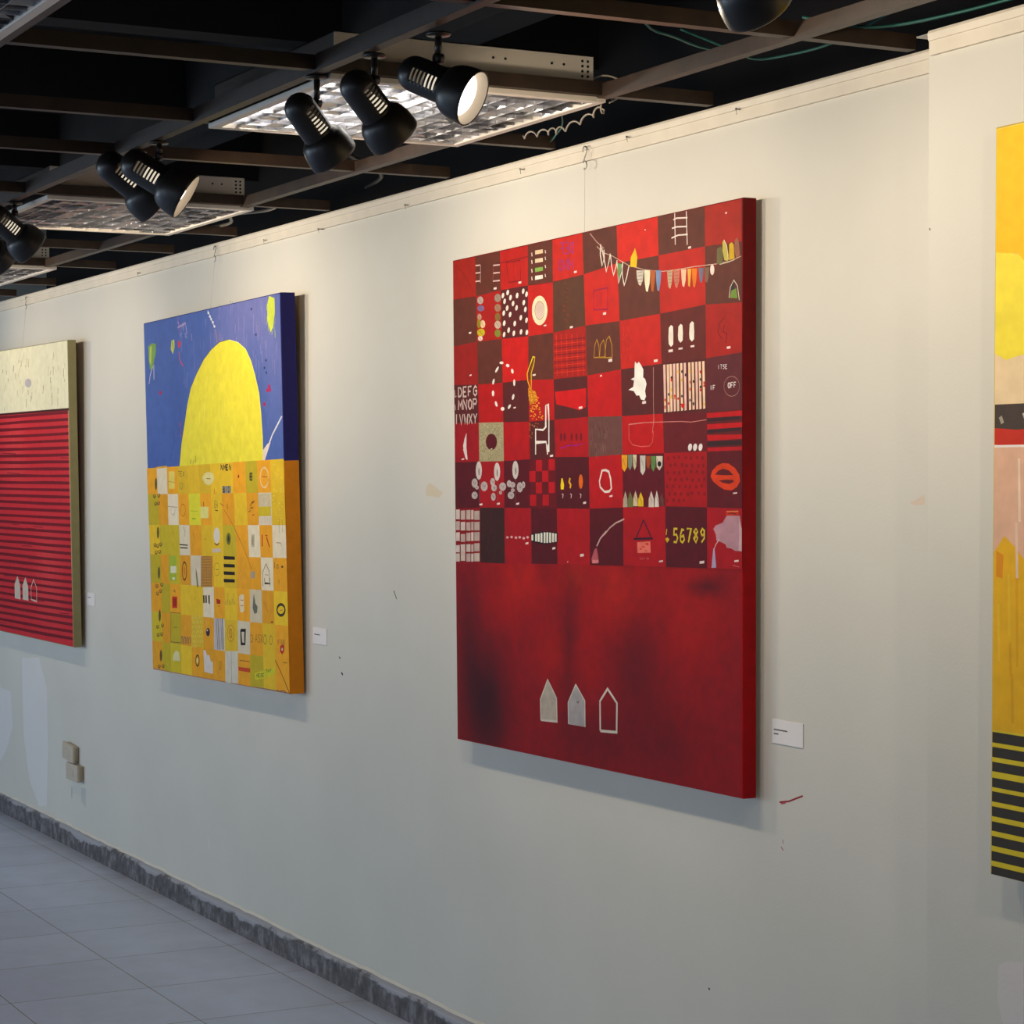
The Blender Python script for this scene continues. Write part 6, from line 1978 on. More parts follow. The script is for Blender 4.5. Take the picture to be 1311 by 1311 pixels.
[0,241,196,37,9,0,7497,7730,8608,7754,8661,6703,7532,6689],
[0,246,170,29,10,0,8608,7754,9739,7776,9799,6717,8661,6703],
[0,198,174,32,11,0,9739,7776,10790,7796,10838,6730,9799,6717],
[0,240,166,28,12,0,10790,7796,11959,7816,11970,6743,10838,6730],
[0,234,191,36,13,0,11959,7816,13070,7838,13090,6756,11970,6743],
[0,200,175,33,1,0,-108,6597,1004,6610,1076,5465,-61,5443],
[0,232,161,27,2,0,1004,6610,2079,6623,2095,5485,1076,5465],
[0,241,224,191,3,0,2079,6623,3187,6636,3207,5507,2095,5485],
[0,246,170,29,6,0,3187,6636,4266,6649,4292,5527,3207,5507],
[0,231,220,49,7,0,4266,6649,5410,6664,5467,5550,4292,5527],
[0,246,170,29,8,0,5410,6664,6508,6677,6545,5571,5467,5550],
[0,238,194,36,9,0,6508,6677,7532,6689,7569,5591,6545,5571],
[0,236,163,28,10,0,7532,6689,8661,6703,8715,5613,7569,5591],
[0,238,194,36,11,0,8661,6703,9799,6717,9860,5635,8715,5613],
[0,233,161,27,12,0,9799,6717,10838,6730,10887,5655,9860,5635],
[0,226,211,179,13,0,10838,6730,11970,6743,11980,5676,10887,5655],
[0,224,183,34,14,0,11970,6743,13090,6756,13109,5698,11980,5676],
[0,238,194,36,2,0,-61,5443,1076,5465,1147,4360,-15,4334],
[0,208,182,34,3,0,1076,5465,2095,5485,2110,4383,1147,4360],
[0,212,185,35,4,0,2095,5485,3207,5507,3228,4408,2110,4383],
[0,231,215,183,7,0,3207,5507,4292,5527,4317,4433,3228,4408],
[0,237,164,28,8,0,4292,5527,5467,5550,5523,4461,4317,4433],
[0,231,188,35,9,0,5467,5550,6545,5571,6582,4485,5523,4461],
[0,240,195,37,10,0,6545,5571,7569,5591,7606,4509,6582,4485],
[0,205,179,33,11,0,7569,5591,8715,5613,8770,4535,7606,4509],
[0,241,167,28,12,0,8715,5613,9860,5635,9920,4562,8770,4535],
[0,236,220,187,13,0,9860,5635,10887,5655,10936,4585,9920,4562],
[0,238,164,28,14,0,10887,5655,11980,5676,11990,4609,10936,4585],
[0,235,219,186,15,0,11980,5676,13109,5698,13128,4635,11990,4609],
[0,199,174,32,3,0,-15,4334,1147,4360,1171,3291,7,3267],
[0,234,162,27,4,0,1147,4360,2110,4383,2099,3311,1171,3291],
[0,213,187,35,5,0,2110,4383,3228,4408,3219,3334,2099,3311],
[0,231,160,27,8,0,3228,4408,4317,4433,4310,3357,3219,3334],
[0,222,206,176,9,0,4317,4433,5523,4461,5523,3383,4310,3357],
[0,228,158,27,10,0,5523,4461,6582,4485,6576,3405,5523,3383],
[0,240,196,37,11,0,6582,4485,7606,4509,7597,3427,6576,3405],
[0,226,184,35,12,0,7606,4509,8770,4535,8773,3452,7597,3427],
[0,238,165,28,13,0,8770,4535,9920,4562,9914,3476,8773,3452],
[0,237,164,28,14,0,9920,4562,10936,4585,10955,3499,9914,3476],
[0,237,221,188,15,0,10936,4585,11990,4609,11994,3521,10955,3499],
[0,238,165,28,16,0,11990,4609,13128,4635,13135,3545,11994,3521],
[0,239,165,28,4,0,7,3267,1171,3291,1141,2204,2,2183],
[0,198,173,32,5,0,1171,3291,2099,3311,2058,2221,1141,2204],
[0,245,170,29,6,0,2099,3311,3219,3334,3179,2243,2058,2221],
[0,240,196,37,9,0,3219,3334,4310,3357,4271,2265,3179,2243],
[0,237,193,36,10,0,4310,3357,5523,3383,5473,2288,4271,2265],
[0,238,221,189,11,0,5523,3383,6576,3405,6534,2309,5473,2288],
[0,241,167,28,12,0,6576,3405,7597,3427,7551,2329,6534,2309],
[0,239,195,37,13,0,7597,3427,8773,3452,8737,2353,7551,2329],
[0,246,170,29,14,0,8773,3452,9914,3476,9861,2373,8737,2353],
[0,215,199,165,15,0,9914,3476,10955,3499,10955,2398,9861,2373],
[0,228,158,27,16,0,10955,3499,11994,3521,11994,2419,10955,2398],
[0,243,198,37,17,0,11994,3521,13135,3545,13135,2441,11994,2419],
[0,216,189,35,5,0,2,2183,1141,2204,1111,1089,-3,1069],
[0,232,161,27,6,0,1141,2204,2058,2221,2016,1105,1111,1089],
[0,199,174,33,7,0,2058,2221,3179,2243,3138,1128,2016,1105],
[0,235,163,27,10,0,3179,2243,4271,2265,4231,1150,3138,1128],
[0,226,184,35,11,0,4271,2265,5473,2288,5422,1173,4231,1150],
[0,236,163,28,12,0,5473,2288,6534,2309,6491,1196,5422,1173],
[0,222,207,176,13,0,6534,2309,7551,2329,7505,1216,6491,1196],
[0,229,186,35,14,0,7551,2329,8737,2353,8701,1241,7505,1216],
[0,220,205,175,15,0,8737,2353,9861,2373,9808,1261,8701,1241],
[0,237,164,28,16,0,9861,2373,10955,2398,10954,1292,9808,1261],
[0,231,188,35,17,0,10955,2398,11994,2419,11994,1313,10954,1292],
[0,244,169,28,18,0,11994,2419,13135,2441,13135,1336,11994,1313],
[0,236,164,28,6,0,-3,1069,1111,1089,1083,32,-8,16],
[0,201,176,33,7,0,1111,1089,2016,1105,1976,47,1083,32],
[0,215,189,35,8,0,2016,1105,3138,1128,3099,69,1976,47],
[0,243,198,37,11,0,3138,1128,4231,1150,4193,90,3099,69],
[0,243,168,28,12,0,4231,1150,5422,1173,5374,111,4193,90],
[0,233,161,27,13,0,5422,1173,6491,1196,6450,134,5374,111],
[0,237,164,28,14,0,6491,1196,7505,1216,7460,152,6450,134],
[0,230,214,182,15,0,7505,1216,8701,1241,8666,178,7460,152],
[0,237,164,28,16,0,8701,1241,9808,1261,9757,195,8666,178],
[0,198,173,32,17,0,9808,1261,10954,1292,10953,231,9757,195],
[0,234,190,36,18,0,10954,1292,11994,1313,11993,252,10953,231],
[0,245,169,29,19,0,11994,1313,13135,1336,13135,274,11993,252],
[0,232,170,50,3,0,923,7630,2085,7671,2080,7602,918,7560],
[0,110,96,40,2,0,974,6999,921,6833,819,6764,726,6832,697,6998,750,7164,853,7232,945,7164],
[1,66,52,36,3,33,853,7232,817,6741],
[0,110,96,40,3,0,1062,5177,1010,5010,907,4939,814,5005,786,5170,838,5337,941,5408,1034,5341],
[1,66,52,36,4,33,941,5408,905,4915],
[0,110,96,40,4,0,1064,3680,1012,3512,909,3439,816,3504,787,3669,840,3837,943,3909,1036,3844],
[1,66,52,36,5,33,943,3909,907,3416],
[1,66,52,36,2,33,471,6565,632,6482,778,6586],
[1,130,100,40,3,26,788,6530,727,6478,596,6464,495,6499,499,6556,606,6592,734,6581,788,6530,727,6478],
[1,66,52,36,3,33,958,6592,1117,6509,1262,6613],
[1,130,100,40,4,26,1272,6557,1211,6505,1082,6492,982,6526,986,6583,1092,6619,1219,6608,1272,6557,1211,6505],
[1,66,52,36,2,33,589,6284,750,6201,896,6306],
[1,130,100,40,3,26,906,6250,845,6198,715,6184,614,6218,618,6275,724,6312,852,6301,906,6250,845,6198],
[1,66,52,36,4,33,896,6311,1056,6228,1201,6332],
[1,130,100,40,5,26,1210,6277,1150,6225,1021,6211,920,6245,924,6302,1030,6338,1157,6327,1210,6277,1150,6225],
[1,66,52,36,3,33,406,4728,567,4648,714,4755],
[1,130,100,40,4,26,724,4699,662,4646,532,4630,430,4662,435,4720,541,4758,670,4749,724,4699,662,4646],
[1,66,52,36,5,33,682,4703,843,4623,989,4730],
[1,130,100,40,6,26,998,4674,937,4621,808,4605,707,4637,711,4695,817,4733,945,4724,998,4674,937,4621],
[1,66,52,36,4,33,1033,4769,1192,4689,1336,4796],
[1,130,100,40,5,26,1346,4740,1286,4688,1157,4671,1057,4704,1061,4761,1166,4799,1293,4790,1346,4740,1286,4688],
[1,66,52,36,4,33,525,4449,686,4369,832,4477],
[1,130,100,40,5,26,842,4421,781,4368,651,4351,549,4384,553,4441,660,4480,788,4471,842,4421,781,4368],
[1,66,52,36,4,33,902,4484,1061,4405,1206,4512],
[1,130,100,40,5,26,1216,4457,1155,4404,1026,4387,926,4419,930,4476,1036,4515,1163,4506,1216,4457,1155,4404],
[0,236,214,100,3,0,2272,7463,2870,7461,2825,6821,2226,6818],
[1,180,130,60,4,19,2178,7094,2841,7049],
[1,130,100,40,6,25,3265,7460,3437,7460],
[1,130,100,40,7,25,3351,7460,3338,7278],
[1,130,100,40,6,25,3644,7278,3492,7278,3504,7459,3657,7459],
[1,130,100,40,7,25,3498,7369,3612,7369],
[1,130,100,40,6,25,3730,7278,3913,7458],
[1,130,100,40,7,25,3742,7459,3900,7278],
[1,130,100,40,6,25,3358,6800,3376,7051],
[1,130,100,40,6,25,3515,6801,3532,7051,3641,7026,3689,6927,3627,6827,3515,6801],
[1,130,100,40,6,25,3817,6803,3835,7052],
[0,230,214,140,9,0,5666,7210,5925,7387,6357,7439,6776,7364,6860,7189,6632,7014,6264,6956,5901,7025],
[1,66,52,36,10,25,6097,7202,6498,7189],
[1,66,52,36,10,55,7501,7492,7513,7678,7688,7492,7700,7677],
[1,66,52,36,10,54,7760,7492,7793,7677,7869,7565,7958,7676,7967,7491],
[1,66,52,36,11,54,8183,7490,8018,7491,8030,7676,8195,7675],
[1,66,52,36,12,54,8024,7583,8148,7583],
[1,66,52,36,10,54,8275,7490,8287,7674,8458,7489,8470,7673],
[0,160,150,130,11,0,7607,6943,8425,6946,8410,6697,7591,6692],
[1,66,52,36,12,42,7664,6727,7677,6930,7812,6910,7807,6839,7670,6829,7824,6799,7821,6748,7664,6727],
[1,66,52,36,12,42,7984,6729,7997,6931],
[1,66,52,36,12,42,8148,6730,8161,6932,8276,6912,8328,6832,8265,6751,8148,6730],
[0,150,30,20,11,0,9203,7275,9174,7229,9116,7217,9072,7249,9075,7301,9123,7333,9180,7321],
[1,66,52,36,12,41,10138,7149,10152,7379,10200,7356,10195,7276,10145,7264,10199,7230,10196,7172,10138,7149],
[1,66,52,36,12,41,10255,7149,10269,7379],
[1,66,52,36,12,41,10343,7149,10357,7379],
[1,66,52,36,13,47,10185,7379,10373,7379],
[1,66,52,36,13,47,10178,7262,10366,7262],
[1,66,52,36,13,47,10171,7149,10359,7149],
[1,240,200,140,13,63,11772,7233,11728,7090,11620,6976,11471,6911,11308,6911,11165,6974,11070,7089,11042,7233,11087,7376,11196,7491,11347,7555,11509,7554,11651,7490,11745,7375,11772,7233,11728,7090],
[1,120,80,60,14,23,11217,7262,11646,7253],
[0,236,214,90,15,0,12692,6018,12662,5995,12616,6003,12618,6031,12665,6041],
[0,236,214,90,15,0,12693,6204,12663,6181,12617,6189,12619,6218,12666,6227],
[0,236,214,90,15,0,12851,5912,12821,5889,12776,5897,12777,5925,12824,5935],
[0,236,214,90,14,0,12835,6866,12805,6843,12759,6851,12761,6880,12808,6889],
[0,236,214,90,15,0,12684,6404,12653,6380,12607,6388,12609,6417,12656,6426],
[0,236,214,90,15,0,12885,6300,12855,6277,12810,6285,12811,6314,12858,6323],
[0,236,214,90,14,0,12534,7295,12503,7272,12457,7281,12459,7310,12506,7318],
[0,236,214,90,14,0,12418,7181,12387,7158,12341,7167,12343,7196,12390,7204],
[0,236,214,90,16,0,12692,6192,12662,6168,12616,6176,12617,6205,12664,6214],
[0,236,214,90,15,0,12258,6638,12227,6615,12181,6623,12182,6652,12230,6661],
[0,236,214,90,14,0,12885,6962,12855,6939,12809,6948,12811,6976,12858,6985],
[0,236,214,90,15,0,12157,6499,12127,6475,12080,6484,12082,6513,12130,6522],
[0,236,214,90,14,0,12463,7385,12432,7362,12386,7371,12388,7399,12435,7408],
[0,236,214,90,14,0,12408,7647,12378,7624,12332,7633,12333,7662,12381,7670],
[0,236,214,90,14,0,12229,6845,12199,6822,12152,6831,12154,6859,12202,6869],
[0,236,214,90,14,0,12236,7650,12205,7626,12159,7636,12160,7664,12208,7673],
[0,236,214,90,15,0,12547,5830,12517,5806,12470,5814,12472,5843,12519,5852],
[0,236,214,90,14,0,12883,7037,12853,7014,12808,7023,12809,7051,12856,7060],
[0,236,214,90,14,0,12995,7505,12965,7482,12919,7491,12921,7520,12968,7528],
[0,236,214,90,15,0,12278,7648,12248,7625,12202,7634,12203,7663,12251,7671],
[0,236,214,90,16,0,12123,6506,12093,6482,12046,6491,12048,6520,12096,6529],
[0,236,214,90,15,0,12795,6749,12765,6725,12719,6734,12720,6762,12767,6772],
[0,236,214,90,14,0,12841,6799,12811,6776,12765,6784,12767,6813,12814,6822],
[0,236,214,90,15,0,12931,6502,12901,6478,12855,6487,12857,6515,12903,6525],
[0,236,214,90,14,0,12624,7333,12593,7310,12547,7319,12549,7348,12596,7357],
[0,236,214,90,14,0,12489,6818,12459,6795,12413,6803,12415,6832,12462,6841],
[0,236,214,90,14,0,12884,7221,12854,7198,12808,7207,12810,7235,12857,7244],
[0,236,214,90,15,0,12322,6096,12292,6072,12245,6081,12247,6109,12295,6119],
[0,236,214,90,15,0,12143,6631,12112,6607,12065,6616,12067,6644,12115,6654],
[0,236,214,90,15,0,12269,6386,12238,6362,12192,6371,12193,6399,12241,6409],
[0,236,214,90,14,0,12686,7479,12656,7456,12610,7465,12612,7493,12659,7502],
[0,236,214,90,15,0,12778,6883,12748,6859,12702,6868,12703,6897,12750,6906],
[0,236,214,90,15,0,12342,6020,12312,5996,12266,6004,12267,6033,12315,6043],
[0,236,214,90,15,0,12834,7069,12804,7046,12758,7054,12760,7083,12807,7092],
[1,220,90,24,10,55,6862,6840,6800,6643],
[1,220,90,24,10,43,6998,6732,6969,6644],
[1,160,130,90,4,19,2045,6170,3068,6151],
[1,170,160,140,5,19,2848,6020,2770,5908,2598,5860,2432,5903,2369,6013,2448,6125,2620,6173,2786,6129,2848,6020,2770,5908],
[1,190,90,20,7,25,3921,6057,3862,5923,3727,5839,3567,5836,3442,5917,3402,6050,3461,6185,3597,6269,3757,6270,3881,6190,3921,6057,3862,5923],
[1,170,190,30,8,25,4432,6042,5151,6030],
[1,150,180,30,8,44,4566,5765,4945,5763],
[1,66,52,36,9,43,5758,6370,5773,6215],
[0,232,222,130,10,0,5449,6198,6238,6208,6211,5803,5422,5789],
[1,66,52,36,10,24,6950,6186,6842,6185,6858,6425,6966,6426],
[1,66,52,36,11,24,6850,6305,6931,6306],
[1,66,52,36,10,24,7011,6187,7087,6427,7131,6188],
[1,66,52,36,11,24,7044,6283,7111,6284],
[1,66,52,36,10,31,6873,6098,7147,6080],
[1,150,50,20,11,36,8037,6329,8049,6157],
[1,190,90,30,11,30,7367,6343,7715,6239],
[1,170,80,20,15,24,7708,6131,8436,5670,9307,4965,9838,4475,10129,4149],
[1,240,200,40,16,18,8787,6657,8750,5718],
[1,240,200,40,16,18,8959,6658,8922,5721],
[1,240,200,40,16,18,9130,6660,9094,5725],
[1,240,200,40,16,18,9300,6661,9264,5728],
[1,240,200,40,16,18,9470,6662,9434,5731],
[1,240,200,40,16,18,9639,6663,9603,5734],
[1,110,70,30,13,29,10332,6374,10511,6426],
[1,110,70,30,14,29,10245,6394,10425,6446],
[1,110,70,30,13,29,10286,5959,10465,6012],
[1,110,70,30,15,29,10312,6417,10491,6469],
[1,110,70,30,13,29,10230,6191,10409,6244],
[1,110,70,30,16,29,10201,6358,10381,6410],
[1,110,70,30,14,29,10100,6200,10280,6253],
[1,110,70,30,16,29,9978,6080,10158,6133],
[1,110,70,30,17,29,10086,6284,10266,6336],
[0,206,190,150,14,0,10857,6693,11932,6717,11908,6306,10831,6277],
[1,216,200,180,15,29,11664,6493,11606,6410,11464,6358,11291,6356,11154,6405,11105,6487,11164,6571,11307,6623,11480,6624,11616,6575,11664,6493,11606,6410],
[0,208,182,34,15,0,10852,6265,11928,6294,11909,5978,10833,5944],
[0,222,206,180,16,0,10865,5933,11940,5963,11924,5688,10848,5654],
[1,170,150,130,17,17,11026,5906,11036,5720],
[1,170,150,130,17,17,11221,5909,11231,5723],
[1,170,150,130,17,17,11415,5913,11425,5727],
[1,170,150,130,17,17,11608,5916,11618,5731],
[1,170,150,130,17,17,11800,5919,11810,5735],
[1,90,80,60,16,17,12567,5912,12591,5424],
[1,90,80,60,16,17,12825,5876,12842,5471],
[1,66,52,36,5,26,2557,5280,2546,5119],
[1,66,52,36,5,26,2553,4844,2543,4705],
[1,66,52,36,8,45,3209,4793,4052,4790],
[1,66,52,36,8,45,3267,4681,4045,4690],
[1,120,120,70,8,25,3645,5441,3827,5264,3750,5080],
[1,160,70,20,9,25,4683,5261,4703,4992],
[1,150,120,30,10,19,5745,5064,5916,5046],
[0,226,216,196,11,0,7282,5221,7231,5076,7110,4968,6952,4925,6798,4959,6690,5062,6658,5206,6709,5352,6831,5460,6990,5502,7143,5467,7249,5364],
[1,110,60,60,12,43,6736,4937,6972,4873,7192,4949],
[0,216,196,180,11,0,6542,4734,7324,4779,7316,4648,6533,4602],
[0,110,110,40,16,0,8298,5130,8250,5003,8140,4921,8010,4918,7909,4993,7877,5119,7926,5247,8036,5328,8166,5331,8266,5256],
[0,66,52,36,17,0,8181,5127,8149,5047,8081,5013,8017,5044,7994,5122,8027,5202,8095,5237,8159,5206],
[0,190,180,150,14,0,10180,5326,10445,5332,10419,4913,10154,4905],
[1,110,100,80,15,18,10159,4990,10175,5242,10248,5218,10242,5130,10167,5116,10250,5080,10246,5017,10159,4990],
[1,110,100,80,15,18,10377,4996,10292,4993,10308,5245,10392,5247],
[1,110,100,80,16,18,10300,5119,10363,5121],
[1,180,40,20,15,87,11122,5348,11098,4954],
[1,180,40,20,15,69,11473,5274,11720,4951],
[1,180,40,20,16,29,11369,5334,11582,5318],
[1,150,90,80,16,23,12311,5112,12676,5109,12722,5013],
[0,170,186,50,6,0,2050,4344,2851,4370,2786,3451,1984,3416],
[0,230,226,190,7,0,2198,3970,2824,3994,2806,3736,2179,3711],
[0,230,226,190,7,0,2659,3528,2610,3487,2496,3466,2383,3477,2339,3514,2389,3555,2503,3576,2615,3565],
[1,110,50,20,9,64,3897,3852,3855,3688,3761,3564,3641,3515,3527,3554,3450,3671,3430,3834,3473,4000,3567,4123,3687,4171,3800,4131,3877,4015,3897,3852,3855,3688],
[0,220,130,40,10,0,3768,3847,3729,3717,3652,3661,3582,3711,3560,3839,3600,3969,3677,4025,3746,3975],
[0,120,110,50,11,0,4802,4032,4938,3813,5056,3326,4905,3319],
[0,150,110,56,12,0,5380,4432,6439,4467,6368,3387,5306,3338],
[1,216,150,60,13,25,5415,4388,6400,4431],
[1,216,150,60,14,25,5411,4335,6397,4378],
[1,216,150,60,15,25,5407,4281,6393,4325],
[1,216,150,60,16,25,5404,4228,6390,4272],
[1,216,150,60,17,25,5400,4174,6386,4219],
[1,216,150,60,18,25,5397,4121,6383,4166],
[1,216,150,60,19,25,5393,4067,6379,4113],
[1,216,150,60,20,25,5389,4014,6376,4060],
[1,216,150,60,21,25,5386,3960,6372,4007],
[1,216,150,60,22,25,5382,3907,6369,3954],
[1,216,150,60,23,25,5379,3853,6365,3902],
[1,216,150,60,24,25,5375,3799,6362,3849],
[1,216,150,60,25,25,5371,3746,6358,3796],
[1,216,150,60,26,25,5368,3692,6355,3743],
[1,216,150,60,27,25,5364,3639,6351,3690],
[1,216,150,60,28,25,5361,3585,6348,3637],
[1,216,150,60,29,25,5357,3532,6344,3584],
[1,216,150,60,30,25,5353,3478,6341,3531],
[1,216,150,60,31,25,5350,3424,6337,3478],
[1,216,150,60,32,25,5346,3371,6334,3425],
[1,206,150,60,33,25,5503,4414,5456,3345],
[1,206,150,60,33,25,5677,4419,5630,3353],
[1,206,150,60,33,25,5850,4425,5803,3361],
[1,206,150,60,33,25,6022,4431,5976,3369],
[1,206,150,60,33,25,6194,4437,6148,3377],
[1,206,150,60,33,25,6365,4443,6319,3384],
[1,180,140,30,12,24,7181,4043,7138,3928,7036,3841,6902,3805,6772,3830,6680,3910,6652,4023,6695,4138,6798,4225,6932,4261,7062,4235,7153,4155,7181,4043,7138,3928],
[1,120,90,30,13,25,6796,4019,7061,4030],
[0,34,24,18,16,0,7579,4518,8618,4535,8634,4425,7607,4398],
[0,34,24,18,16,0,7562,4249,8601,4269,8617,4159,7590,4128],
[0,34,24,18,13,0,7545,3988,8585,4012,8601,3901,7573,3867],
[0,34,24,18,13,0,7528,3727,8568,3754,8584,3643,7556,3607],
[1,190,150,70,14,18,9288,3946,9241,3824,9141,3770,9047,3816,9015,3935,9063,4058,9162,4111,9256,4065,9288,3946,9241,3824],
[0,180,160,130,15,0,10014,4081,10424,4098,10410,3867,10000,3849],
[1,110,90,70,16,18,10287,3883,10299,4072],
[1,66,52,36,16,29,11082,3626,11090,4103,11387,4384,11651,4146,11642,3651],
[1,120,110,100,17,17,11290,4028,11558,4019],
[1,66,52,36,17,29,12115,4472,12124,4267],
[1,66,52,36,17,23,12433,4340,12402,4288,12339,4273,12291,4307,12295,4364,12347,4401,12408,4390,12433,4340,12402,4288],
[0,66,52,36,17,0,12848,4344,12811,4311,12732,4300,12670,4319,12672,4355,12737,4379,12815,4374],
[1,120,90,40,17,23,12449,3913,12465,3836],
[1,66,52,36,17,41,11229,3911,11240,3738,11701,3746,11702,3931],
[1,110,80,40,18,23,12416,3880,12471,3760],
[0,110,86,36,6,0,1030,2073,978,1911,876,1839,783,1899,753,2057,806,2220,908,2291,1001,2231],
[1,66,52,36,7,33,909,2301,873,1806],
[0,110,86,36,7,0,1060,575,1008,412,905,338,812,397,783,554,835,717,938,791,1031,732],
[1,66,52,36,8,33,939,801,903,305],
[1,66,52,36,5,33,503,3188,664,3110,810,3220],
[1,130,100,40,6,26,820,3165,759,3110,628,3092,527,3123,531,3180,638,3220,766,3214,820,3165,759,3110],
[1,66,52,36,6,33,1034,3259,1193,3182,1337,3291],
[1,130,100,40,7,26,1347,3235,1287,3182,1158,3163,1058,3194,1062,3251,1167,3291,1294,3284,1347,3235,1287,3182],
[1,66,52,36,5,33,552,2907,713,2831,859,2941],
[1,130,100,40,6,26,869,2885,808,2831,677,2812,576,2842,580,2900,687,2941,815,2934,869,2885,808,2831],
[1,66,52,36,6,33,906,3018,1066,2942,1211,3052],
[1,130,100,40,7,26,1220,2996,1160,2942,1031,2923,930,2954,934,3011,1040,3051,1167,3045,1220,2996,1160,2942],
[1,66,52,36,6,33,460,1653,622,1578,768,1691],
[1,130,100,40,7,26,778,1635,717,1580,586,1559,485,1588,489,1646,596,1688,724,1684,778,1635,717,1580],
[1,66,52,36,7,33,1020,1735,1179,1661,1324,1773],
[1,130,100,40,8,26,1334,1717,1273,1662,1144,1641,1044,1671,1048,1728,1153,1770,1280,1765,1334,1717,1273,1662],
[1,66,52,36,6,33,508,1350,669,1275,816,1389],
[1,130,100,40,7,26,825,1333,764,1277,634,1256,532,1285,536,1342,643,1385,772,1381,825,1333,764,1277],
[1,66,52,36,7,33,899,1399,1059,1325,1204,1438],
[1,130,100,40,8,26,1214,1382,1153,1327,1024,1306,923,1334,927,1392,1033,1434,1161,1430,1214,1382,1153,1327],
[1,66,52,36,7,33,533,158,694,86,840,201],
[1,130,100,40,8,26,850,145,789,89,658,66,557,93,561,151,668,195,796,192,850,145,789,89],
[1,66,52,36,8,33,978,207,1138,135,1283,250],
[1,130,100,40,9,26,1293,195,1232,139,1103,116,1002,143,1007,200,1112,244,1239,242,1293,195,1232,139],
[0,206,50,24,7,0,2305,2850,2838,2876,2809,2452,2275,2423],
[0,170,30,20,8,0,2407,2776,2740,2793,2721,2517,2387,2498],
[1,66,52,36,7,32,2452,3032,2563,3106,2663,3019],
[1,130,110,40,11,32,4691,2960,4682,2825],
[0,66,52,36,12,0,5486,3045,5636,3070,5642,2786,5493,2778],
[0,66,52,36,12,0,5709,3056,5859,3081,5864,2798,5716,2790],
[0,66,52,36,12,0,6005,3071,6154,3096,6155,2752,6012,2806],
[1,66,52,36,13,43,6816,2848,7139,2857],
[0,176,40,20,14,0,6778,3000,7183,2977,7150,2844,6815,2840],
[1,66,52,36,13,25,6953,2746,7049,2752],
[1,90,76,50,14,24,7611,2826,7643,2945],
[1,90,76,50,14,24,7741,2833,7777,3026],
[1,90,76,50,14,24,7871,2840,7921,3250],
[1,90,76,50,14,24,8000,2846,8035,3035],
[1,90,76,50,14,24,8129,2853,8160,2974],
[1,90,76,50,14,24,8257,2860,8293,3067],
[1,90,76,50,14,24,8385,2867,8434,3280],
[1,90,76,50,14,24,8512,2874,8543,2992],
[0,236,214,170,15,0,8910,3173,9087,3267,9369,3260,9370,2729,9218,2653,8991,2657],
[1,190,70,50,16,24,9052,3073,9301,3074],
[1,190,70,50,16,24,9039,2881,9289,2886],
[0,110,110,96,16,0,10232,3302,10370,3037,10571,2922,10504,2709,10281,2671,10127,2856],
[1,66,52,36,17,29,10266,3325,10361,3078],
[1,80,80,70,17,18,10355,2973,10338,2700],
[1,190,80,24,17,29,11234,3103,11431,2804],
[1,60,50,30,18,91,12901,2948,12863,2868,12768,2801,12632,2758,12483,2749,12351,2776,12261,2834,12233,2910,12271,2991,12368,3059,12504,3101,12653,3109,12784,3081,12873,3024,12901,2948,12863,2868],
[1,150,130,60,19,29,12462,2895,12693,2936],
[0,66,52,36,17,0,11870,2491,11826,2464,11741,2458,11700,2481,11744,2508,11829,2514],
[1,110,90,40,12,26,2128,2230,2025,1158,3089,1195],
[1,110,90,40,13,19,2399,1715,2759,1737],
[1,240,170,60,11,32,3409,1664,4057,2069],
[1,90,70,90,12,39,3140,1166,3183,1421,3315,1430,3322,1165],
[1,90,70,90,11,39,3402,1185,3444,1411,3576,1448,3584,1184],
[1,90,70,90,11,38,3663,1203,3702,1401,3836,1465,3843,1202],
[1,90,70,90,11,38,3896,1219,3934,1390,4068,1481,4076,1218],
[1,240,216,110,12,25,4301,2264,4373,2205,4292,2137],
[1,240,216,110,12,25,4492,2275,4565,2216,4484,2148],
[1,240,216,110,12,25,4683,2286,4755,2227,4675,2160],
[1,240,216,110,12,25,4873,2297,4945,2239,4865,2171],
[1,240,216,110,12,25,5062,2308,5133,2250,5054,2182],
[1,240,216,110,12,25,5250,2319,5321,2261,5242,2194],
[1,240,216,110,12,25,4379,2097,4451,2038,4370,1970],
[1,240,216,110,12,25,4570,2109,4642,2050,4561,1982],
[1,240,216,110,12,25,4760,2120,4832,2062,4752,1994],
[1,240,216,110,12,25,4950,2131,5021,2073,4941,2005],
[1,240,216,110,12,25,5139,2143,5210,2085,5130,2017],
[1,240,216,110,12,25,5326,2154,5397,2096,5318,2029],
[1,240,216,110,12,25,4277,1919,4350,1861,4269,1792],
[1,240,216,110,12,25,4469,1931,4541,1873,4460,1805],
[1,240,216,110,12,25,4660,1943,4732,1885,4651,1817],
[1,240,216,110,12,25,4850,1955,4921,1897,4841,1829],
[1,240,216,110,12,25,5039,1967,5110,1909,5031,1841],
[1,240,216,110,12,25,5227,1978,5298,1920,5219,1853],
[1,240,216,110,12,25,4355,1753,4427,1694,4346,1626],
[1,240,216,110,12,25,4546,1765,4619,1707,4538,1638],
[1,240,216,110,12,25,4737,1777,4809,1719,4728,1651],
[1,240,216,110,12,25,4927,1789,4998,1731,4918,1663],
[1,240,216,110,12,25,5116,1802,5187,1744,5107,1676],
[1,240,216,110,12,25,5304,1814,5374,1756,5295,1688],
[1,240,216,110,12,25,4254,1574,4326,1516,4245,1447],
[1,240,216,110,12,25,4446,1587,4518,1529,4437,1460],
[1,240,216,110,12,25,4637,1600,4708,1542,4628,1473],
[1,240,216,110,12,25,4827,1612,4898,1554,4818,1486],
[1,240,216,110,12,25,5016,1625,5087,1567,5008,1499],
[1,240,216,110,12,25,5204,1638,5275,1580,5196,1512],
[1,240,216,110,12,25,4332,1408,4404,1350,4323,1281],
[1,240,216,110,12,25,4523,1421,4595,1363,4514,1294],
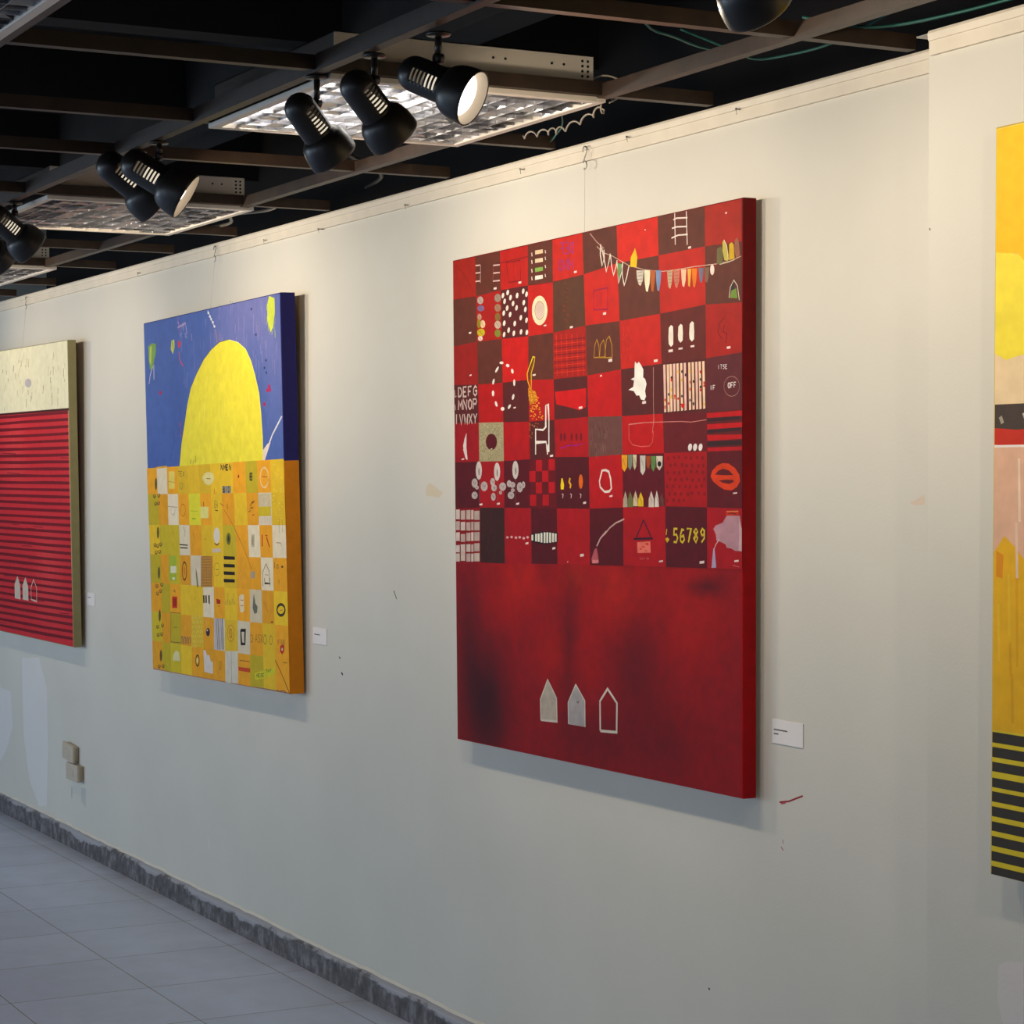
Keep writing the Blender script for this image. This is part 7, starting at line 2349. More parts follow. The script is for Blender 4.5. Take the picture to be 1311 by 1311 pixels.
[1,240,216,110,12,25,4714,1434,4785,1376,4705,1308],
[1,240,216,110,12,25,4904,1447,4975,1389,4895,1321],
[1,240,216,110,12,25,5093,1460,5164,1402,5084,1334],
[1,240,216,110,12,25,5281,1473,5352,1415,5272,1347],
[1,240,216,110,13,25,4230,1229,4303,1171,4221,1102],
[1,240,216,110,13,25,4422,1243,4494,1185,4413,1116],
[1,240,216,110,13,25,4613,1256,4685,1198,4605,1130],
[1,240,216,110,13,25,4803,1270,4875,1212,4795,1143],
[1,240,200,120,13,31,5727,2214,5808,1953],
[0,60,36,60,13,0,6091,1785,6048,1694,5946,1632,5824,1624,5728,1672,5697,1759,5740,1851,5843,1912,5965,1920,6060,1871],
[0,226,206,190,14,0,5911,1835,5881,1805,5818,1794,5769,1810,5771,1841,5823,1864,5885,1861],
[0,206,196,190,15,0,6515,2305,7450,2334,7378,1233,6441,1191],
[1,110,100,110,16,25,6599,2301,6684,1209],
[1,70,60,60,16,43,6744,2310,6817,1218],
[1,110,100,110,16,62,6889,2318,6949,1228],
[1,70,60,60,16,25,7033,2327,7082,1238],
[1,110,100,110,16,43,7177,2336,7213,1247],
[1,70,60,60,16,61,7320,2344,7344,1257],
[1,200,140,60,15,42,8380,1891,8343,1766,8252,1661,8127,1597,7992,1588,7873,1635,7794,1729,7772,1851,7810,1978,7902,2083,8027,2146,8163,2154,8281,2107,8358,2013,8380,1891,8343,1766],
[1,190,80,40,16,42,8194,1879,8166,1786,8104,1725,8032,1720,7977,1773,7960,1864,7988,1957,8051,2017,8123,2022,8178,1969,8194,1879,8166,1786],
[1,80,60,30,17,24,8060,1965,8074,1815],
[1,30,24,22,16,102,9009,2035,9407,2061,9355,1590,9048,1577,9009,2035],
[1,110,96,40,17,24,9888,1682,9904,1949,10042,1932,10105,1830,10029,1719,9888,1682],
[1,110,96,40,17,24,10277,1709,10397,1982,10484,1724],
[1,110,96,40,18,24,10330,1819,10445,1827],
[1,110,96,40,17,23,10740,1978,10639,1998,10566,1927,10719,1819,10645,1735,10544,1754],
[1,110,96,40,18,23,10773,1744,10993,2022],
[1,110,96,40,19,23,10789,2008,10977,1758],
[1,120,110,50,18,29,11289,1875,11259,1781,11190,1719,11110,1713,11048,1766,11029,1858,11060,1953,11128,2014,11209,2020,11270,1967,11289,1875,11259,1781],
[1,120,110,50,18,29,11781,1888,11754,1799,11692,1741,11619,1736,11563,1786,11546,1872,11574,1962,11636,2020,11709,2025,11764,1974,11781,1888,11754,1799],
[1,120,80,40,19,29,12196,1946,12250,1765,12325,1954],
[1,120,80,40,19,29,12421,1777,12432,1962],
[1,120,80,40,19,29,12553,1970,12551,1805,12613,1791,12664,1813,12681,1979],
[1,120,80,40,19,29,12776,1802,12787,1986],
[0,196,40,30,20,0,12426,1757,12772,1802,12760,1598,12587,1475,12414,1552],
[0,206,196,150,21,0,12670,1652,12640,1605,12577,1590,12529,1617,12532,1667,12584,1702,12645,1695],
[0,226,216,160,9,0,2218,477,2261,711,2539,871,2868,849,2989,514],
[1,70,56,30,13,63,4953,688,4923,592,4853,517,4763,485,4676,503,4615,568,4598,661,4628,758,4698,832,4789,864,4875,846,4935,781,4953,688,4923,592],
[0,234,222,140,14,0,4877,682,4849,617,4787,578,4719,585,4678,633,4683,701,4731,757,4800,774,4858,744],
[0,224,212,200,14,0,5380,1101,5628,1096,5741,949,5987,954,6096,755,6315,741,6286,315,5452,326],
[1,130,110,30,15,25,6946,808,7113,812,7071,524,6952,537,6946,808],
[0,216,206,186,17,0,7627,1234,8711,1296,8641,193,7554,116],
[1,120,110,100,18,24,8083,1233,8060,151],
[1,130,70,30,17,24,8829,997,9735,1024],
[0,206,70,30,18,0,8723,766,9777,799,9779,656,8738,638],
[0,214,204,40,19,0,10158,670,11910,1021,11950,818,11136,585,10199,442],
[1,66,52,36,20,24,10315,536,10337,652,10390,590,10452,665,10459,553],
[1,66,52,36,20,24,10610,571,10495,558,10502,671,10617,685],
[1,66,52,36,21,24,10499,614,10585,625],
[1,66,52,36,20,24,10802,695,10738,699,10694,666,10791,627,10746,587,10682,591],
[1,66,52,36,20,23,10966,614,10853,600,10859,713,10973,727],
[1,66,52,36,21,23,10856,657,10941,667],
[1,66,52,36,20,23,11152,856,11277,869],
[1,66,52,36,21,23,11215,863,11210,779],
[1,66,52,36,20,23,11320,791,11325,874,11445,804,11450,888],
[1,66,52,36,20,23,11498,893,11622,906],
[1,66,52,36,21,23,11560,899,11555,816],
[1,90,60,20,20,40,11976,1252,12428,899,13115,266],
[1,120,80,30,21,23,12655,1223,12965,1227],
[1,80,60,30,21,23,12076,274,12285,252,12601,301,12888,266],
[1,120,110,30,13,26,2035,2248,3165,2280]]
canvas('yellow sun on blue sky painting above a patchwork of orange squares', QB, DB, .052, sky, blue_side, M_paint, M_wood, nv=48)

def cream_field(u, v): return (196, 34, 46) if v < .80 else (226, 214, 160)
QC = (-10.051, 0.8755, -0.055, 0.9, -0.01923, [(-10.051, 2.1798), (-8.6261, 2.1673), (-8.6392, 0.8806), (-10.051, 0.8755)])
DC = [[0,236,228,192,0,0,1241,12866,3919,12932,14238,12906,14230,10064,3666,10097,986,10095],
[1,130,110,60,1,35,4523,10410,4391,10254],
[1,60,56,46,1,45,11765,11494,11736,11256],
[1,60,56,46,1,31,8079,12200,8004,12083],
[1,60,56,46,1,50,5159,11711,5188,11563],
[1,60,56,46,1,30,11820,11757,11707,11585],
[1,190,170,110,1,57,2659,10528,2666,10364],
[1,60,56,46,1,51,2355,10423,2226,10037],
[1,60,56,46,1,37,7525,11308,7458,10934],
[1,90,80,50,1,45,3349,10866,3279,10638],
[1,190,170,110,1,33,9818,11516,9715,11254],
[1,190,170,110,1,54,8283,12472,8276,12257],
[1,130,110,60,1,34,12894,11953,12860,11739],
[1,130,110,60,1,45,11960,10652,11844,10280],
[1,130,110,60,1,35,12313,12542,12179,12223],
[1,60,56,46,1,55,6170,12260,6056,11979],
[1,90,80,50,1,37,7012,12462,6901,12326],
[1,110,56,40,1,34,3018,11442,3109,11168],
[1,130,110,60,1,30,3564,11246,3448,11011],
[1,110,56,40,1,37,8931,10954,8874,10653],
[1,190,170,110,2,29,8153,12498,8236,12155],
[1,130,110,60,1,36,13760,11340,13734,11199],
[1,60,56,46,1,53,4332,12143,4288,11994],
[1,60,56,46,1,42,10697,11179,10572,10804],
[1,60,56,46,1,35,8799,10789,8706,10548],
[1,190,170,110,1,48,2997,10956,2850,10728],
[1,190,170,110,1,43,7325,12429,7360,12253],
[1,190,170,110,1,48,4649,11435,4495,11135],
[1,60,56,46,1,33,12827,10983,12761,10721],
[1,110,56,40,1,41,13645,11793,13643,11416],
[1,90,80,50,1,33,11482,11956,11421,11574],
[1,110,56,40,1,38,12206,11919,12151,11550],
[1,110,56,40,1,52,8334,11070,8340,10849],
[1,190,170,110,1,43,7186,11523,7070,11363],
[1,60,56,46,1,51,7989,10669,7989,10310],
[1,190,170,110,1,34,13770,11997,13855,11708],
[1,130,110,60,1,52,4904,12090,4950,11894],
[1,130,110,60,2,37,11772,11297,11808,10958],
[1,190,170,110,1,57,6658,11143,6731,10789],
[1,110,56,40,2,32,3406,11231,3361,10845],
[1,90,80,50,1,31,12757,10587,12695,10202],
[1,90,80,50,1,56,2411,10796,2431,10561],
[1,90,80,50,2,44,11906,10820,11850,10627],
[1,190,170,110,1,55,6338,11898,6416,11595],
[1,60,56,46,2,33,7339,12283,7383,12147],
[1,130,110,60,1,38,8582,12446,8477,12059],
[1,130,110,60,1,55,2292,10805,2288,10582],
[0,190,180,180,1,0,8886,11350,8778,11235,8514,11171,8194,11183,7940,11267,7850,11391,7960,11507,8227,11571,8547,11558,8798,11473],
[1,190,170,110,3,34,7885,12759,6777,11722],
[0,70,24,24,2,0,990,10144,3671,10145,14232,10097,14224,9989,3662,10050,981,10047],
[0,116,14,30,3,0,982,10054,3660,10025,7449,10008,10986,9996,14152,9980,14151,9856,10975,9868,7437,9875,3648,9894,970,9927],
[0,116,14,30,0,0,954,9752,3633,9722,7425,9730,10962,9703,14149,9683,14148,9559,10951,9576,7414,9603,3622,9602,942,9625],
[0,116,14,30,0,0,926,9450,3609,9452,7397,9405,10937,9397,14147,9386,14146,9262,10927,9271,7388,9295,3595,9295,915,9323],
[0,116,14,30,0,0,898,9148,3580,9133,7372,9105,10912,9088,14144,9089,14143,8965,10902,8971,7361,8976,3569,9010,887,9021],
[0,116,14,30,0,0,870,8846,3554,8839,7346,8807,10889,8804,14141,8792,14140,8668,10879,8686,7336,8687,3542,8709,859,8718],
[0,116,14,30,0,0,843,8543,3528,8546,7321,8508,10864,8506,14139,8495,14138,8371,10853,8365,7311,8392,3514,8391,831,8416],
[0,116,14,30,0,0,815,8240,3500,8239,7297,8229,10840,8207,14136,8198,14135,8073,10829,8074,7285,8082,3488,8100,803,8113],
[0,116,14,30,0,0,787,7937,3474,7943,7271,7923,10817,7925,14134,7900,14132,7776,10806,7788,7259,7778,3462,7808,775,7810],
[0,116,14,30,0,0,759,7634,3445,7621,7245,7615,10792,7623,14131,7603,14130,7478,10781,7479,7236,7507,3435,7512,747,7507],
[0,116,14,30,0,0,731,7331,3419,7323,7221,7331,10766,7297,14128,7306,14127,7181,10757,7189,7208,7188,3406,7182,719,7203],
[0,116,14,30,0,0,703,7027,3393,7037,7192,7001,10744,7028,14126,7008,14125,6883,10732,6884,7183,6886,3379,6879,691,6900],
[0,116,14,30,0,0,675,6723,3365,6726,7167,6702,10718,6709,14123,6711,14122,6586,10708,6589,7158,6602,3354,6603,663,6596],
[0,116,14,30,0,0,647,6419,3338,6423,7143,6421,10694,6419,14120,6413,14119,6288,10683,6278,7132,6294,3326,6286,635,6292],
[0,116,14,30,0,0,619,6115,3312,6132,7118,6127,10669,6108,14118,6116,14117,5990,10658,5976,7107,5995,3301,6005,607,5987],
[0,116,14,30,0,0,591,5811,3285,5821,7092,5818,10646,5819,14115,5818,14114,5692,10635,5687,7081,5694,3272,5679,579,5683],
[0,116,14,30,0,0,563,5506,3256,5498,7065,5502,10620,5507,14113,5520,14111,5394,10610,5386,7055,5393,3244,5369,551,5378],
[0,116,14,30,0,0,535,5202,3230,5213,7039,5197,10596,5216,14110,5223,14109,5096,10586,5084,7029,5083,3218,5072,523,5073],
[0,116,14,30,0,0,507,4897,3203,4907,7014,4905,10571,4906,14107,4925,14106,4798,10562,4793,7003,4778,3191,4775,495,4768],
[0,116,14,30,0,0,478,4591,3175,4598,6989,4610,10547,4612,14105,4627,14104,4500,10536,4480,6978,4490,3165,4482,467,4463],
[0,116,14,30,0,0,450,4286,3147,4282,6964,4318,10522,4303,14102,4329,14101,4202,10512,4178,6952,4186,3136,4161,438,4158],
[0,116,14,30,0,0,422,3981,3122,3998,6936,3987,10499,4022,14100,4031,14098,3903,10489,3898,6927,3890,3109,3853,410,3852],
[0,116,14,30,0,0,394,3675,3095,3695,6911,3704,10472,3695,14097,3732,14096,3605,10463,3576,6899,3562,3082,3554,382,3546],
[0,116,14,30,0,0,366,3369,3066,3375,6886,3412,10448,3399,14094,3434,14093,3307,10439,3288,6873,3255,3055,3255,354,3240],
[0,116,14,30,0,0,338,3063,3038,3060,6861,3109,10423,3091,14092,3136,14090,3008,10415,2995,6848,2964,3028,2947,326,2934],
[0,116,14,30,0,0,309,2756,3010,2752,6833,2781,10399,2790,14089,2838,14088,2709,10389,2665,6823,2664,3002,2654,297,2628],
[0,116,14,30,0,0,281,2450,2986,2477,6807,2477,10374,2489,14086,2539,14085,2411,10365,2371,6797,2363,2973,2332,269,2321],
[0,116,14,30,0,0,253,2143,2957,2153,6782,2190,10350,2195,14084,2241,14083,2112,10341,2085,6772,2070,2947,2046,241,2014],
[0,116,14,30,0,0,224,1836,2930,1853,6755,1870,10327,1909,14081,1942,14080,1813,10316,1776,6744,1743,2919,1733,213,1707],
[0,116,14,30,0,0,196,1529,2903,1546,6729,1569,10302,1600,14079,1644,14077,1515,10292,1480,6718,1438,2891,1411,184,1400],
[0,116,14,30,0,0,168,1222,2877,1252,6703,1258,10277,1289,14076,1345,14075,1216,10266,1155,6692,1131,2864,1113,156,1092],
[0,116,14,30,0,0,139,914,2847,927,6678,970,10252,986,14073,1046,14072,917,10243,878,6667,841,2837,806,128,785],
[0,116,14,30,0,0,111,606,2820,614,6651,653,10227,674,14071,747,14069,618,10216,548,6640,515,2809,495,99,477],
[0,116,14,30,0,0,83,298,2793,317,6626,355,10204,394,14068,448,14067,319,10192,247,6615,222,2783,205,71,169],
[1,120,20,34,0,35,4601,7390,6652,7352],
[1,120,20,34,1,34,8737,7552,10584,7512],
[1,120,20,34,1,34,8311,6993,9796,6961],
[1,120,20,34,0,33,12986,8026,14047,7985],
[1,120,20,34,1,34,8240,2084,10467,2158],
[1,120,20,34,0,35,6065,2600,7084,2609],
[1,120,20,34,1,35,5846,1819,7761,1880],
[1,120,20,34,0,35,6743,4109,8342,4120],
[1,120,20,34,1,35,7691,1677,10025,1764],
[1,120,20,34,1,36,3702,2623,6160,2690],
[1,120,20,34,0,34,8634,5000,10000,4994],
[1,120,20,34,1,35,7186,4276,8968,4291],
[1,120,20,34,1,36,2440,366,3804,414],
[1,120,20,34,2,34,8183,7577,9962,7536],
[1,120,20,34,1,36,2490,6362,4039,6338],
[1,120,20,34,0,35,5265,5047,6365,5033],
[1,120,20,34,1,35,7103,2413,8916,2460],
[1,120,20,34,1,33,12227,1367,13654,1416],
[1,120,20,34,1,35,6866,2690,9085,2749],
[1,120,20,34,1,35,7770,3547,9657,3578],
[1,120,20,34,1,35,7580,4911,9018,4908],
[1,120,20,34,1,35,6860,5192,8956,5197],
[1,120,20,34,1,36,3714,8312,6133,8252],
[1,120,20,34,1,35,7400,3279,9653,3328],
[0,206,190,170,2,0,5407,1653,5421,2299,5916,2695,6338,2294,6324,1641],
[0,206,190,170,2,0,6696,1661,6710,2299,7193,2690,7605,2294,7591,1649],
[1,206,190,170,2,58,8042,1753,8046,2280,8475,2642,8920,2286,8870,1682,8040,1730],
[1,206,190,140,4,32,14153,9991,14133,100]]
def redstripe(u, v):
    n = math.sin(u*9+1)*math.sin(v*7)
    return mixc((206, 40, 50), (222, 72, 70), max(0, n)*.6) if v < .79 else (236, 228, 192)
canvas('painting with a cream top and red lower part crossed by dark stripes', QC, DC, .036, redstripe, lambda u, v: (150, 142, 100), M_paint, M_wood)

QY = (-2.9195, 0.8914, -0.162, 0.9, 0.0, [(-2.9104, 2.2084), (-1.6104, 2.2231), (-1.6104, 0.8726), (-2.9195, 0.8914)])
DY = [[0,232,204,160,0,0,72,9526,12972,9526,12963,8284,63,8284],
[0,240,218,60,1,0,82,11026,351,10990,620,10896,888,11187,1157,10843,1426,11042,1695,11200,1963,10873,2232,11062,2501,11087,2770,10857,3038,10992,3307,11122,3576,11021,3845,11131,4113,10903,4382,10936,4651,10885,4920,11043,5188,11210,5457,11077,5726,11150,5995,10994,6263,11139,6532,10881,6801,10957,7070,11110,7338,11131,7607,11009,7876,10876,8145,10947,8413,10925,8682,10953,8951,11164,9220,10920,9488,11195,9757,11192,10026,10862,10295,10992,10563,11037,10832,10850,11101,11010,11370,11203,11638,10885,11907,11079,12176,10889,12445,11072,12713,11199,12982,10922,12969,9063,12701,9081,12432,9191,12163,9065,11894,9081,11626,9180,11357,9282,11088,9162,10819,9157,10551,9214,10282,9083,10013,9200,9744,9102,9476,9207,9207,9291,8938,9074,8669,9194,8401,9207,8132,9097,7863,9125,7594,9300,7326,9301,7057,9090,6788,9230,6519,9289,6251,9118,5982,9208,5713,9071,5444,9149,5176,9223,4907,9203,4638,9247,4369,9082,4101,9144,3832,9268,3563,9201,3294,9169,3026,9158,2757,9298,2488,9199,2219,9065,1951,9253,1682,9140,1413,9165,1144,9112,876,9168,607,9139,338,9082,69,9212],
[0,244,190,14,2,0,97,13157,365,13157,634,13157,903,13157,1172,13157,1440,13157,1709,13157,1978,13157,2247,13157,2515,13157,2784,13157,3053,13157,3322,13157,3590,13157,3859,13157,4128,13157,4397,13157,4665,13157,4934,13157,5203,13157,5472,13157,5740,13157,6009,13157,6278,13157,6547,13157,6815,13157,7084,13157,7353,13157,7622,13157,7890,13157,8159,13157,8428,13157,8697,13157,8965,13157,9234,13157,9503,13157,9772,13157,10040,13157,10309,13157,10578,13157,10847,13157,11115,13157,11384,13157,11653,13157,11922,13157,12190,13157,12459,13157,12728,13157,12997,13157,12981,10689,12712,10962,12443,10658,12174,10960,11906,10971,11637,10847,11368,10932,11099,10747,10831,10943,10562,10818,10293,10740,10024,11034,9756,10808,9487,10797,9218,10992,8949,10796,8681,10915,8412,10716,8143,10985,7874,10751,7606,10668,7337,11038,7068,10717,6799,11027,6531,11042,6262,10891,5993,10653,5724,10672,5456,10731,5187,10803,4918,10893,4649,11035,4381,10790,4112,10704,3843,10873,3574,10703,3306,10683,3037,10870,2768,10926,2499,10674,2231,10828,1962,10929,1693,10954,1424,10801,1156,11003,887,10716,618,10934,349,10957,81,11000],
[0,224,176,146,0,0,59,7663,12959,7663,12944,5518,44,5518],
[0,70,58,50,1,0,63,8312,332,8312,601,8312,870,8312,1138,8312,1407,8312,1676,8312,1945,8312,2213,8312,2482,8312,2751,8312,3020,8312,3288,8312,3557,8312,3826,8312,4095,8312,4363,8312,4632,8312,4901,8312,5170,8312,5438,8312,5707,8312,5976,8312,6245,8312,6513,8312,6782,8312,7051,8312,7320,8312,7588,8312,7857,8312,8126,8312,8395,8312,8663,8312,8932,8312,9201,8312,9470,8312,9738,8312,10007,8312,10276,8312,10545,8312,10813,8312,11082,8312,11351,8312,11620,8312,11888,8312,12157,8312,12426,8312,12695,8312,12963,8312,12960,7842,12691,7810,12423,7806,12154,7845,11885,7816,11616,7853,11348,7809,11079,7865,10810,7820,10541,7803,10273,7816,10004,7839,9735,7847,9466,7833,9198,7816,8929,7841,8660,7878,8391,7845,8123,7878,7854,7805,7585,7882,7316,7873,7048,7846,6779,7844,6510,7845,6241,7875,5973,7807,5704,7854,5435,7846,5166,7826,4898,7860,4629,7860,4360,7811,4091,7858,3823,7839,3554,7841,3285,7853,3016,7806,2748,7850,2479,7832,2210,7873,1941,7821,1673,7868,1404,7861,1135,7852,866,7872,598,7805,329,7850,60,7851],
[0,196,46,24,2,0,60,7894,329,7878,598,7858,867,7865,1135,7890,1404,7865,1673,7858,1942,7875,2210,7882,2479,7886,2748,7855,3017,7900,3285,7874,3554,7901,3823,7854,4092,7911,4360,7889,4629,7912,4898,7913,5167,7904,5435,7860,5704,7875,5973,7868,6242,7900,6510,7865,6779,7867,7048,7860,7317,7861,7585,7910,7854,7912,8123,7876,8392,7898,8660,7882,8929,7885,9198,7876,9467,7892,9735,7868,10004,7869,10273,7885,10542,7866,10810,7880,11079,7910,11348,7855,11617,7860,11885,7902,12154,7857,12423,7869,12692,7905,12960,7890,12958,7563,12690,7553,12421,7566,12152,7568,11883,7598,11615,7608,11346,7597,11077,7604,10808,7606,10540,7602,10271,7605,10002,7608,9733,7555,9465,7569,9196,7565,8927,7586,8658,7579,8390,7571,8121,7600,7852,7574,7583,7562,7315,7566,7046,7577,6777,7586,6508,7584,6240,7576,5971,7561,5702,7574,5433,7569,5165,7560,4896,7582,4627,7561,4358,7592,4090,7589,3821,7558,3552,7587,3283,7570,3015,7577,2746,7586,2477,7595,2208,7603,1940,7594,1671,7562,1402,7582,1133,7570,865,7551,596,7583,327,7578,58,7602],
[0,238,228,220,3,0,58,7594,12958,7594,12958,7552,58,7552],
[0,232,176,24,1,0,46,5689,315,5995,584,5804,852,5555,1121,5925,1390,5666,1659,5815,1927,5538,2196,5502,2465,6048,2734,5520,3002,5585,3271,5593,3540,5553,3809,5990,4077,6092,4346,5885,4615,5733,4884,6028,5152,5799,5421,5576,5690,5909,5959,5711,6227,5657,6496,5688,6765,5726,7034,5605,7302,5863,7571,6016,7840,5838,8109,5501,8377,5906,8646,5507,8915,5783,9184,6015,9452,5902,9721,6040,9990,5948,10259,5659,10527,5581,10796,5766,11065,5903,11334,5634,11602,5694,11871,5944,12140,5704,12409,5856,12677,5823,12946,6053,12924,2520,12655,2520,12386,2520,12117,2520,11849,2520,11580,2520,11311,2520,11042,2520,10774,2520,10505,2520,10236,2520,9967,2520,9699,2520,9430,2520,9161,2520,8892,2520,8624,2520,8355,2520,8086,2520,7817,2520,7549,2520,7280,2520,7011,2520,6742,2520,6474,2520,6205,2520,5936,2520,5667,2520,5399,2520,5130,2520,4861,2520,4592,2520,4324,2520,4055,2520,3786,2520,3517,2520,3249,2520,2980,2520,2711,2520,2442,2520,2174,2520,1905,2520,1636,2520,1367,2520,1099,2520,830,2520,561,2520,292,2520,24,2520],
[0,222,196,40,2,0,24,2548,12924,2548,12906,-28,6,-28],
[1,236,186,40,2,60,426,5326,446,4236],
[1,222,162,22,3,60,4452,4119,4472,2446],
[1,230,180,70,2,60,2863,5290,2883,4777],
[1,236,186,40,2,60,7193,5620,7213,4475],
[1,230,180,70,3,60,870,3989,890,2337],
[1,222,162,22,2,60,5689,4165,5709,2942],
[1,236,186,40,3,60,11840,3654,11860,1995],
[1,230,180,70,2,60,3421,5195,3441,3435],
[1,236,186,40,2,60,2476,4585,2496,3213],
[1,236,186,40,2,60,12570,5354,12590,3923],
[1,236,186,40,2,60,7599,3639,7619,2771],
[1,236,186,40,2,60,1752,5087,1772,4487],
[1,230,180,70,2,60,10611,5199,10631,3445],
[1,222,162,22,2,60,627,5354,647,3706],
[1,230,180,70,2,60,9191,4357,9211,2759],
[1,222,162,22,3,60,10201,3744,10221,2163],
[1,222,162,22,2,60,514,3578,534,2707],
[1,236,186,40,2,60,6258,5338,6278,4172],
[1,236,186,40,2,60,6469,5166,6489,3869],
[1,236,186,40,2,60,12245,4981,12265,3183],
[1,230,180,70,2,60,9541,4336,9561,3432],
[1,236,186,40,2,60,10991,5283,11011,4526],
[1,236,186,40,2,60,9316,5179,9336,4386],
[1,236,186,40,2,60,2371,4359,2391,3378],
[1,222,162,22,2,60,8264,5032,8284,3813],
[1,222,162,22,3,60,465,4132,485,3516],
[1,230,180,70,3,60,2787,5171,2807,4206],
[1,236,186,40,2,60,7228,4210,7248,3588],
[1,222,162,22,2,60,5316,4810,5336,4234],
[1,230,180,70,2,60,7418,4634,7438,3661],
[1,236,186,40,3,60,8570,3798,8590,2358],
[1,222,162,22,2,60,6691,4848,6711,3082],
[1,236,186,40,2,60,4097,4744,4117,3677],
[1,236,186,40,3,60,12614,4816,12634,4242],
[1,222,162,22,2,60,4685,4162,4705,3125],
[1,230,180,70,3,60,4761,4922,4781,3761],
[1,236,186,40,2,60,9434,5589,9454,4050],
[1,236,186,40,3,60,8340,4817,8360,3915],
[1,222,162,22,2,60,1099,5170,1119,3405],
[1,222,162,22,3,60,12338,3619,12358,2329],
[1,236,186,40,2,60,3189,4200,3209,2929],
[1,236,186,40,2,60,165,4780,185,3785],
[1,222,162,22,3,60,3599,3642,3619,1879],
[1,236,186,40,3,60,1037,4599,1057,3912],
[1,222,162,22,2,60,9626,3814,9646,2917],
[1,236,186,40,3,60,3728,4158,3748,2385],
[1,236,186,40,2,60,6572,3876,6592,2609],
[1,236,186,40,3,60,8214,4702,8234,4096],
[1,236,186,40,2,60,9741,3918,9761,3321],
[1,222,162,22,3,60,6210,4463,6230,2673],
[1,230,180,70,2,60,6347,4839,6367,3117],
[1,236,186,40,3,60,7484,5700,7504,4630],
[1,236,186,40,3,60,7559,3878,7579,2383],
[1,236,186,40,2,60,2266,5711,2286,4547],
[1,236,186,40,3,60,5749,4613,5769,3691],
[1,236,186,40,3,60,2340,4231,2360,2826],
[1,236,186,40,3,60,4168,4701,4188,2992],
[1,236,186,40,2,60,3720,5524,3740,4634],
[1,230,180,70,2,60,858,4881,878,4290],
[1,230,180,70,3,60,5377,4756,5397,3668],
[1,236,206,180,1,60,676,7356,696,6250],
[1,236,206,180,4,60,7456,7588,7476,6495],
[1,212,156,130,2,60,3802,6866,3822,5844],
[1,232,196,170,1,60,5838,7425,5858,6812],
[1,232,196,170,1,60,12706,7515,12726,6914],
[1,236,206,180,1,60,4886,7331,4906,6375],
[1,236,206,180,1,60,8734,7380,8754,6550],
[1,212,156,130,2,60,5343,6448,5363,5674],
[1,212,156,130,4,60,5283,7573,5303,6383],
[1,232,196,170,1,60,9412,7401,9432,6517],
[1,232,196,170,2,60,5006,6914,5026,6033],
[1,236,206,180,2,60,10449,7034,10469,5911],
[1,232,196,170,1,60,4377,7335,4397,6649],
[1,232,196,170,4,60,12003,7581,12023,7180],
[1,236,206,180,2,60,7334,6030,7354,5454],
[1,232,196,170,2,60,5850,6124,5870,5223],
[1,232,196,170,2,60,3412,6685,3432,5990],
[1,236,206,180,3,60,3880,7361,3900,6832],
[1,232,196,170,1,60,10593,7512,10613,6659],
[1,236,206,180,4,60,10405,7701,10425,7156],
[1,232,196,170,2,60,1058,6101,1078,5366],
[1,236,206,180,1,60,9300,7227,9320,6444],
[1,236,206,180,1,60,5441,7227,5461,6422],
[1,232,196,170,2,60,1954,6778,1974,6084],
[1,236,206,180,2,60,11499,6712,11519,6086],
[1,212,156,130,1,60,1643,7319,1663,6219],
[1,212,156,130,2,60,9654,6793,9674,5638],
[1,212,156,130,1,60,3670,7437,3690,6505],
[1,232,196,170,3,60,9611,6206,9631,5799],
[1,212,156,130,5,60,5238,7721,5258,7304],
[1,236,206,180,2,60,11108,6504,11128,5522],
[1,236,206,180,2,60,2565,6283,2585,5640],
[1,232,196,170,3,60,1059,6743,1079,5805],
[1,232,196,170,4,60,6678,7565,6698,6992],
[1,232,196,170,3,60,615,6238,635,5264],
[1,232,196,170,2,60,8593,6667,8613,5639],
[1,236,206,180,1,60,7145,7252,7165,6646],
[1,232,196,170,2,60,884,7076,904,5995],
[1,212,156,130,2,60,9897,6479,9917,5338],
[1,236,206,180,1,60,7372,7413,7392,6971],
[1,160,150,130,2,80,203,8096,263,7976],
[1,110,80,60,3,80,1813,8010,1873,7890],
[1,110,80,60,2,80,6935,8178,6995,8058],
[1,110,80,60,2,80,7678,8201,7738,8081],
[1,110,80,60,2,80,12852,8147,12912,8027],
[1,30,26,26,2,80,7460,8221,7520,8101],
[1,30,26,26,2,80,6143,8151,6203,8031],
[1,160,150,130,2,80,4411,8102,4471,7982],
[1,160,150,130,4,80,1865,8052,1925,7932],
[1,206,196,180,2,80,12466,8129,12526,8009],
[1,110,80,60,2,80,1660,8188,1720,8068],
[1,110,80,60,3,80,2856,8061,2916,7941],
[1,206,196,180,4,80,2917,8097,2977,7977],
[1,160,150,130,2,80,4635,8207,4695,8087],
[1,160,150,130,2,80,11071,8174,11131,8054],
[1,110,80,60,2,80,10199,8144,10259,8024],
[1,160,150,130,2,80,8192,8079,8252,7959],
[1,110,80,60,2,80,9641,8211,9701,8091],
[1,206,196,180,3,80,3391,8017,3451,7897],
[1,110,80,60,2,80,5966,8250,6026,8130],
[1,206,196,180,2,80,792,8150,852,8030],
[1,110,80,60,3,80,852,8156,912,8036],
[1,206,196,180,3,80,7839,8027,7899,7907],
[1,110,80,60,3,80,4533,8252,4593,8132],
[1,160,150,130,3,80,11192,8154,11252,8034],
[1,206,196,180,3,80,9729,8150,9789,8030],
[1,160,150,130,2,80,3877,8119,3937,7999],
[1,110,80,60,3,80,8137,8021,8197,7901],
[1,160,150,130,3,80,4490,8020,4550,7900],
[1,110,80,60,2,80,4146,8198,4206,8078],
[1,160,150,130,3,80,12848,8078,12908,7958],
[1,30,26,26,4,80,4575,8137,4635,8017],
